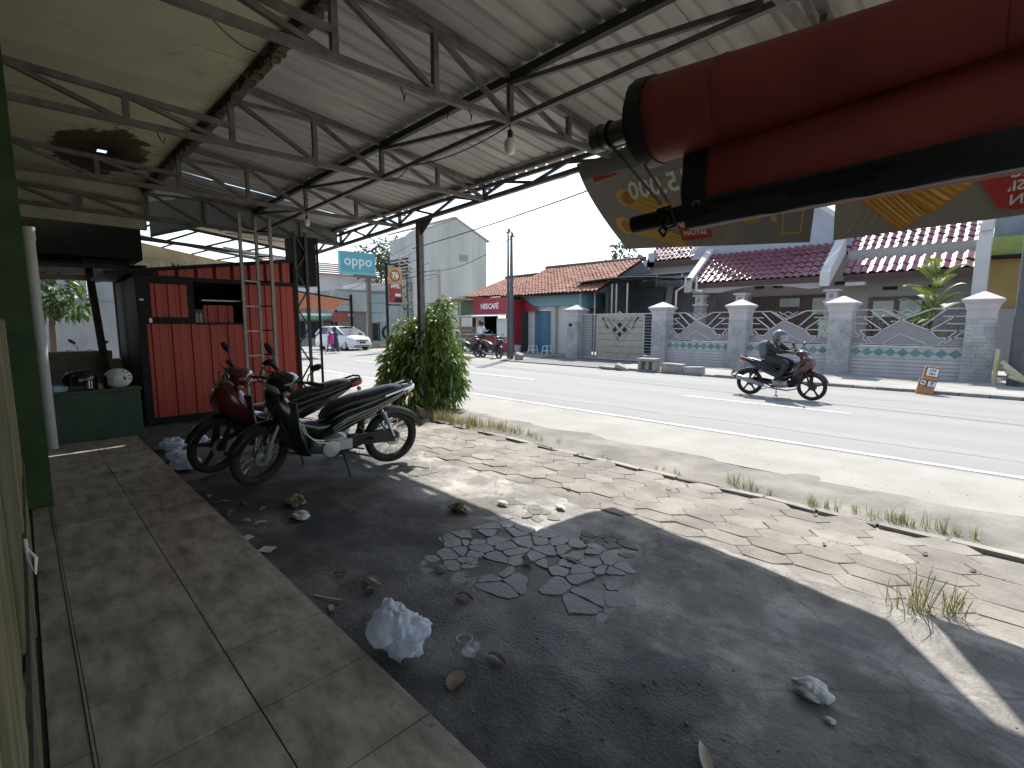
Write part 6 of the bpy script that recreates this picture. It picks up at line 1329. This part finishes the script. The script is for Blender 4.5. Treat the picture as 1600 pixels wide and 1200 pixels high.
# ---------------------------------------------------------------- white hatchback
m_car = M("white_car_paint", (.66,.68,.70), .2, .03, 2, coat=.6)
car = thing("white_car", "white hatchback car parked facing along the far roadside", "car", (0,0,0))
def cring(x, zb_, zt, w0, w1, n=5):
    return [(x,-w0,zb_),(x,-w0*1.03,zb_+(zt-zb_)*.35),(x,-w1*1.01,zb_+(zt-zb_)*.8),(x,-w1*.86,zt),(x,0,zt+.025),(x,w1*.86,zt),(x,w1*1.01,zb_+(zt-zb_)*.8),(x,w0*1.03,zb_+(zt-zb_)*.35),(x,w0,zb_)]
b = B(); b.loft([cring(x,z0,z1,w0,w1) for x, z0, z1, w0, w1 in ((1.95,.38,.56,.55,.5),(1.90,.24,.70,.70,.66),(1.70,.20,.82,.80,.78),(1.30,.20,.92,.83,.82),(.85,.20,.99,.84,.83),(.2,.2,1.0,.845,.83),(-.9,.2,1.0,.845,.83),(-1.5,.2,1.02,.84,.81),(-1.85,.24,.98,.80,.74),(-1.95,.34,.80,.72,.66))], True)
body = b.build("body", m_car, car, True, ang=50)
b = B(); gw = lambda x, zt, wt: [(x,-.80,.96),(x,-wt,zt),(x,wt,zt),(x,.80,.96)]
b.v = [(1.15,-.74,.98),(1.15,.74,.98),(.25,-.62,1.44),(.25,.62,1.44),(-1.30,-.60,1.45),(-1.30,.60,1.45),(-1.85,-.70,1.0),(-1.85,.70,1.0)]
b.f = [(0,2,3,1),(0,6,4,2),(1,3,5,7),(4,6,7,5),(2,4,5,3)]; b.m = [0]*5; b.build("cabin_glass", m_glassd, car)
b = B(); b.loft([[(x,-w_,z),(x,-w_*.8,z+.05),(x,0,z+.065),(x,w_*.8,z+.05),(x,w_,z)] for x, w_, z in ((.32,.60,1.415),(.1,.635,1.445),(-1.2,.62,1.46),(-1.42,.60,1.42))], False, False)
b.build("roof", m_car, car, True)
for s_ in (-1,1): B().bar((1.17,.75*s_,.98),(.22,.63*s_,1.44),.06).bar((.18,.63*s_,1.45),(-1.35,.61*s_,1.46),.05).bar((-1.35,.61*s_,1.45),(-1.88,.72*s_,.98),.13,.10).bar((-.35,.76*s_,1.0),(-.35,.63*s_,1.44),.05,.07).build("pillars", m_car, body)
for s_ in (-1,1):
    for x in (1.22,-1.18):
        wh = B().lathe([(.01,-.09),(.22,-.09),(.29,-.085),(.305,-.04),(.305,.04),(.29,.085),(.2,.09)], 22, (x,.76*s_,.30), 'y').build("wheel", m_rub, car, True); B().lathe([(.01,.095*s_),(.19,.095*s_),(.2,.085*s_)], 16, (x,.765*s_,.30), 'y').build("hubcap", m_alu, wh, True)
    B().loft([[(1.60,.60*s_,.80),(1.60,.80*s_,.78),(1.60,.80*s_,.66),(1.60,.60*s_,.66)],[(1.90,.42*s_,.70),(1.86,.66*s_,.70),(1.87,.66*s_,.60),(1.91,.42*s_,.60)]], True).build("headlight", glass("car_headlight", (.35,.37,.4), .8, .1), car)
    B().ball((.72,.90*s_,1.04), .09, 10, 6, (.8,1.1,.7)).build("mirror", m_car, car, True)
B().bx(1.90,1.955,-.42,.42,.585,.655).bx(1.88,1.93,-.6,.6,.26,.38).build("grille", m_dark, car); B().bx(1.93,1.965,-.22,.22,.44,.55).build("front_plate", m_txtk, car)
car.location = (-30.6,14.9,G); car.rotation_euler = (0,0,R(10))
tag(B().tube([(-36.2,14.3,G),(-36.2,14.3,1.9)], .3, 10).build("street_barrel", m_rust) , "rusty upright drum far behind the white car", "drum") if False else None
# ---------------------------------------------------------------- bush, palm, plants, grass
rtv = V((.705,.71,0)); C0 = V((-8.03,5.52,G))
bu = thing("leafy_bush", "tall bush of drooping glossy green leaves round the canopy post", "bush", C0)
cs = [(C0+rtv*s_+V((0,0,z)), (r_,r_,r_*.95)) for s_, z, r_ in ((-.15,.42,.58),(.28,.42,.52),(-.48,.72,.36),(.46,.62,.36),(-.1,1.02,.54),(.33,1.05,.46),(-.30,1.42,.34),(.12,1.45,.40),(.34,1.80,.26),(.42,2.06,.13),(-.5,.95,.3),(-.58,.5,.28),(.05,.8,.55),(.0,1.3,.45),(.25,1.5,.36))]
m_mango = translucent(M("glossy_bush_leaf", (.09,.165,.035), .36, .35, 2.2, c2=(.24,.33,.07), spec=.6), .40)
b = B(); leafball(b, cs, 3300, .15, .044, .9, 4, .5); leafball(b, [(c, r_) for c, r_ in cs[:6]], 260, .26, .06, 1.0, 24, .8); b.build("foliage", m_mango, bu)
b = B(); leafball(b, [(c+V((0,0,r_[0]*.12))+rtv*.06, V(r_)*1.03) for c, r_ in cs], 420, .15, .045, .7, 14, .9); b.build("sunlit_top_leaves", translucent(M("sunlit_tint_leaf", (.13,.22,.04), .4, .3, 2, c2=(.22,.30,.07)), .35), bu)  # lighter green over the bush's outer top: sunlight put into the leaf colour
b = B()
for i in range(7): a = i*.9; b.tube([C0+V((.1*math.cos(a),.1*math.sin(a),0)), C0+rtv*(.08*(i-3))+V((.2*math.cos(a),.2*math.sin(a),.9)), C0+rtv*(.12*(i-3))+V((.1,.1,1.5))], [.025,.018,.006], 6)
b.build("stems", m_bark, bu, True)
def frond(par, base, az, ln, rise, m, lw=.05, n=30, nm="frond"):
    b = B(); d = V((math.cos(az),math.sin(az),0)); sd = V((-d.y,d.x,0)); P = []
    for i in range(n+1): u = i/n; P.append(V(base) + d*ln*(u*.75) + V((0,0,rise*u - (rise*.38+ln*.22)*u*u)))
    b.tube(P, [.014*(1-.8*i/n) for i in range(n+1)], 5)
    for i in range(3, n):
        t_ = (P[i+1]-P[i-1]).normalized(); L2 = ln*.36*math.sin(math.pi*(.12+.8*i/n))
        for s_ in (-1,1):
            q = P[i] + (sd*s_*.75 + t_*.65 + V((0,0,.12)))*L2 + V((0,0,-L2*.25)); mid = P[i].lerp(q,.5)+V((0,0,L2*.08)); w_ = t_*lw*.5
            b.add([P[i]-w_*.5,P[i]+w_*.5,mid+w_,q,mid-w_], [(0,1,2,4),(4,2,3)])
    b.build(nm, m, par)
m_palm = translucent(M("palm_leaf", (.08,.14,.03), .4, .25, 2, c2=(.21,.26,.06), spec=.6), .35)
pa = thing("palm_tree", "young palm with arching green fronds behind the last fence panel", "palm", (-1.85,20.6,0)); rg = random.Random(6)
B().tube([(-1.85,20.6,0),(-1.83,20.6,1.2),(-1.80,20.6,2.5)], [.07,.055,.04], 10).tube([(-2.15,20.4,0),(-2.2,20.35,1.5)], [.05,.035], 8).build("trunk", M("palm_trunk", (.16,.15,.09), .8, .3, 6), pa, True)
for i in range(16):
    h = i/15; frond(pa, (-1.83+.03*h,20.6,1.35+1.75*h), i*2.4, rg.uniform(.95,1.25)*(1.1-.3*h), rg.uniform(1.0,1.4), m_palm, .036)
for i in range(11): frond(pa, (-2.3,20.35,.9+.07*i), i*2.4+.7, rg.uniform(.75,1.0), rg.uniform(.7,1.1), m_palm, .036)
def shrub(x, y, z, r, m, label, n=500, ln=.11):
    t = thing("garden_shrub", label, "shrub", (x,y,0), "shrubs inside the villa fence"); b = B(); leafball(b, [((x,y,z),(r,r*.8,r*.7)),((x-r*.7,y,z-.15),(r*.6,r*.5,r*.5)),((x+r*.6,y,z-.2),(r*.6,r*.5,r*.5))], n, ln, ln*.45, .1, int(100*r), .4); b.build("foliage", m, t); B().tube([(x,y,0),(x,y,z)], .03, 6).build("stem", m_bark, t)
m_ylw = translucent(M("yellow_green_leaf", (.14,.17,.03), .5, .3, 3, c2=(.3,.3,.06)), .3)
shrub(-1.3,19.75,1.35,.38,m_ylw,"yellow green shrub behind the ironwork beside the last pillar"); shrub(-2.5,19.9,1.15,.55,m_leafd,"dark leafy shrub below the palm fronds",400); shrub(-3.1,19.6,1.75,.16,m_ylw,"small yellow flowering shrub left of the palm",900,.08)
def tuft(b, x, y, z, n, h, rg, spread=.5):
    for i in range(n):
        a = rg.uniform(0,6.28); l = h*rg.uniform(.5,1.1); ln = spread*rg.uniform(.2,1); p = V((x+rg.gauss(0,h*.12),y+rg.gauss(0,h*.12),z)); d = V((math.cos(a),math.sin(a),0)); sd = V((-d.y,d.x,0))*.0022*(1+h*1.5)
        m1 = p + d*l*ln*.4 + V((0,0,l*.6)); m2 = p + d*l*ln + V((0,0,l*(1-.35*ln)))
        b.add([p-sd,p+sd,m1+sd*.7,m2,m1-sd*.7], [(0,1,2,4),(4,2,3)])
gs = B(); rg = random.Random(15)
for x, y, s_, n, h in ((-6.1,5.15,.38,330,.22),(-6.8,5.05,.35,260,.26),(-5.4,5.25,.3,220,.18),(-7.3,4.9,.3,180,.2),(-5.0,5.3,.25,60,.12),(-7.9,4.8,.35,90,.18),(-1.85,5.12,.12,46,.20),(-1.6,5.1,.1,24,.10),(-.68,5.12,.16,60,.13),(-1.02,5.1,.12,50,.12),(-.40,5.12,.18,70,.17),(-.05,5.15,.12,30,.10),(-2.6,5.08,.1,20,.08),(-3.4,5.05,.2,24,.07)):
    for k in range(max(4,n//6)): tuft(gs, x+rg.gauss(0,s_), y+rg.gauss(0,s_*.25), G-.01, 9, h*rg.uniform(.6,1.1), rg)
gs.build("verge_grass", m_grass, kind="stuff")
tg = B(); rg = random.Random(3); tuft(tg, -.24, 3.62, G-.01, 44, .30, rg, 1.0); tuft(tg, -.10, 3.68, G-.01, 30, .24, rg, 1.1); tuft(tg, -.36, 3.55, G-.01, 10, .18, rg, 1.1)
tag(tg.build("grass_tuft", m_grass), "single wiry grass tuft growing among the pavers near the awning shadow", "grass tuft")
# ---------------------------------------------------------------- litter
m_bagw = translucent(M("crumpled_white_film", (.80,.83,.90), .22, .06, 9, spec=.8), .5)
m_paper = M("dirty_white_paper", (.55,.55,.53), .8, .12, 10); m_leafb = M("dry_brown_leaf", (.17,.11,.07), .75, .3, 14, c2=(.26,.19,.13)); m_lite = M("bleached_leaf", (.40,.36,.29), .8, .2, 14)
def crumple(nm, c, r, m, label, cat, seed, sq=(1,1,.7), rough=.5, n=26, film=False):
    b = B(); b.ball((0,0,0), 1, n, n*2//3); rg = random.Random(seed); o = V((rg.uniform(0,50),)*3)
    vs = []
    for v in b.v:
        p = V(v); q_ = p + V((noise.noise(p*1.7+o),noise.noise(p*1.7+o*2),noise.noise(p*1.7+o*3)))*.45
        rd_ = lambda s: 1-2*abs(noise.noise(q_*s+o))
        f = .66 + .40*rd_(.9) + .22*rd_(1.9) + .07*rd_(4.2) + .015*rd_(9) if film else 1 + rough*(abs(noise.noise(p*1.4+o))*1.2 - .25) + rough*.5*abs(noise.noise(p*3.7+o)) + rough*.10*noise.noise(p*9+o); p = p*f; vs.append((c[0]+p.x*r*sq[0], c[1]+p.y*r*sq[1], max(c[2]-G*0, c[2]+ (p.z+.75)*r*sq[2]) if p.z > -.75 else c[2]))
    b.v = vs; return tag(b.build(nm, m, None, film, ang=70), label, cat)
crumple("plastic_bag", (-2.07,1.24,-.035), .150, m_bagw, "large crumpled white plastic bag lying over the porch edge", "bag", 5, (1.0,.85,.8), .55, 64, True)
for i, (x, y, r_, lb) in enumerate(((-7.15,1.25,.11,"bluish white plastic bag by the porch edge, middle of the heap"),(-6.65,1.24,.13,"puffed white plastic bag by the porch edge nearest the red motorcycle wheel"),(-7.75,1.32,.15,"flattened clear plastic bag lying in the strip of sunlight"),(-8.0,1.65,.12,"greyish plastic bag at the foot of the kiosk's black side"))):
    crumple("plastic_bag", (x,y,G), r_, m_bagw, lb, "bag", 20+i, (1.2,1,.55), .6, 36, True)
def dleaf(nm, x, y, l, w_, az, m, label, curl=.5, cat="leaf", z=None):
    b = B(); n = 8; d = V((math.cos(az),math.sin(az),0)); sd = V((-d.y,d.x,0)); z = lot_z(x,y)+.004 if z is None else z
    for i in range(n+1):
        u = i/n; hw = w_*math.sin(math.pi*min(1,.06+.94*u))**.8*.5; c = V((x,y,z)) + d*l*(u-.5) + V((0,0,.10*curl*l*math.sin(math.pi*u)+.004))
        for q in (-1,-.5,0,.5,1): b.v.append(c + sd*hw*q*(1-.25*curl*abs(q)) + V((0,0,curl*hw*.45*abs(q)**1.5 + .004*math.sin(7*u+q))))
    b.f = [(i*5+q,i*5+q+1,(i+1)*5+q+1,(i+1)*5+q) for i in range(n) for q in range(4)]; b.m = [0]*len(b.f)
    return tag(b.build(nm, m, None, True, ang=180), label, cat)
dleaf("dry_leaf",-2.80,1.50,.17,.075,.3,m_lite,"large pale curled leaf on the lot, upper of a pair",.9); dleaf("dry_leaf",-2.72,1.44,.08,.05,1.2,m_leafb,"small brown leaf just below the large pale curled leaf",.8)
dleaf("dry_leaf",-1.70,1.32,.13,.10,2.0,m_leafb,"round brown leaf near the dark oil stain"); dleaf("dry_leaf",-2.62,1.92,.10,.07,.5,m_lite,"crinkled pale leaf left of the cracked slab patch",1.0)
dleaf("dry_leaf",-.69,1.74,.20,.05,2.2,m_lite,"long narrow pale leaf at the bottom edge"); dleaf("dry_leaf",-2.22,1.80,.13,.06,.2,m_leafb,"brown curled leaf below the cracked slab patch",.9)
dleaf("dry_leaf",-3.05,1.40,.09,.06,1.0,m_leafb,"small brown leaf left of the large pale curled leaf",1.0); dleaf("dry_leaf",-1.68,1.56,.12,.05,.1,m_leafb,"dark leaf beside the clear plastic cup",.8)
dleaf("dry_leaf",-2.06,2.66,.16,.05,.1,m_leafb,"dark leaf lying at the edge of the roof shadow",.5)
for i, (x, y) in enumerate(((-5.4,1.18),(-5.1,1.22),(-4.75,1.2),(-4.45,1.22),(-4.6,1.42),(-4.9,1.35),(-4.3,1.3))):
    dleaf("dry_leaf", x, y, .10+.02*(i % 3), .06, i*1.3, (m_leafb, m_lite)[i % 3 == 0], "curled dry leaf among the sweepings along the porch edge", .9)["group"] = "leaves swept along the porch edge"
rg = random.Random(31)
for i in range(14):
    x, y = rg.uniform(-6.5,0), rg.uniform(3.0,4.8); dleaf("dry_leaf", x, y, rg.uniform(.05,.09), .03, rg.uniform(0,6), m_leafb, "small dry leaf scattered on the sunlit paving", .6, "leaf", G+.004)["group"] = "small leaves on the sunlit paving"
crumple("crumpled_leaf", (-4.55,1.68,G-.01), .065, m_leafb, "crumpled brown leaf ball behind the white tissue", "leaf", 41, (1.3,1,.8), .9, 16)
crumple("tissue", (-4.22,1.60,G-.015), .055, m_paper, "torn white tissue on the dark lot before the motorcycles", "tissue", 42, (1.6,1.1,.5), 1.2, 30, True)
crumple("tissue", (-.50,2.42,G-.018), .055, m_paper, "crumpled white tissue right of the rubble patch", "tissue", 43, (1.3,1.1,.6), 1.0, 30, True); crumple("paper_scrap", (-.40,2.30,G-.018), .016, m_paper, "tiny white scrap beside the crumpled tissue", "paper", 44, (1.3,1,.6), .6, 10)
crumple("paper_scrap", (-2.28,2.42,G-.008), .03, m_lite, "pale scrap lying on the cracked slab patch", "paper", 45, (1.3,1,.7), .6, 12); crumple("twig_heap", (-3.36,2.66,G-.01), .06, m_leafb, "dark twisted twig scrap near the roof shadow edge", "twig", 46, (1.7,.6,.5), 1.3, 14)
crumple("paper_scrap", (-3.2,3.05,G), .035, m_paper, "white scrap in the sunlit part of the lot", "paper", 47, (1.6,1,.4), .6, 12); crumple("paper_scrap", (-2.75,3.35,G), .03, m_paper, "white scrap on the sunlit pavers beyond the roof shadow", "paper", 48, (1.6,1,.4), .6, 12)
def card(nm, x, y, w_, l, az, m, label, cat):
    b = B(); b.box((x,y,lot_z(x,y)+.01), (w_,l,.004), (.08,-.06,az)); return tag(b.build(nm, m), label, cat)
card("paper_card",-4.10,1.13,.10,.07,.2,m_paper,"white card at the porch edge, farther of two","card"); card("paper_card",-3.78,1.17,.11,.08,.5,m_paper,"white card at the porch edge, nearer of two","card")
card("wood_splinter",-2.82,1.20,.22,.014,.42,m_lite,"thin pale wood splinter near the porch edge","stick"); card("ice_stick",-2.17,1.50,.075,.014,-.1,M("amber_stick", (.42,.26,.12), .6, .1, 5),"orange ice cream stick behind the plastic bag","stick"); card("paper_scrap",-2.70,1.17,.07,.03,-.3,m_lite,"torn pale scrap beside the wood splinter","paper")
cup = thing("plastic_cup", "crushed clear plastic cup beside a dark leaf", "cup", (-1.85,1.52,G)); m_clr = glass("clear_plastic", (.5,.52,.52), .4, .15)
B().loft([[V((-1.80,1.50,lot_z(-1.8,1.5)+.035)) + Euler((1.3,0,.6)).to_matrix() @ V((r_*math.cos(2*math.pi*k/18), r_*.62*math.sin(2*math.pi*k/18), h)) for k in range(18)] for r_, h in ((.03,-.05),(.032,-.045),(.042,.04),(.045,.045))], False).build("wall", m_clr, cup, True)
b = B(); b.ring((-1.92,1.55,lot_z(-1.92,1.55)+.012), .042, .004, 20, 5, 'z'); b.build("rim", m_clr, cup, True)
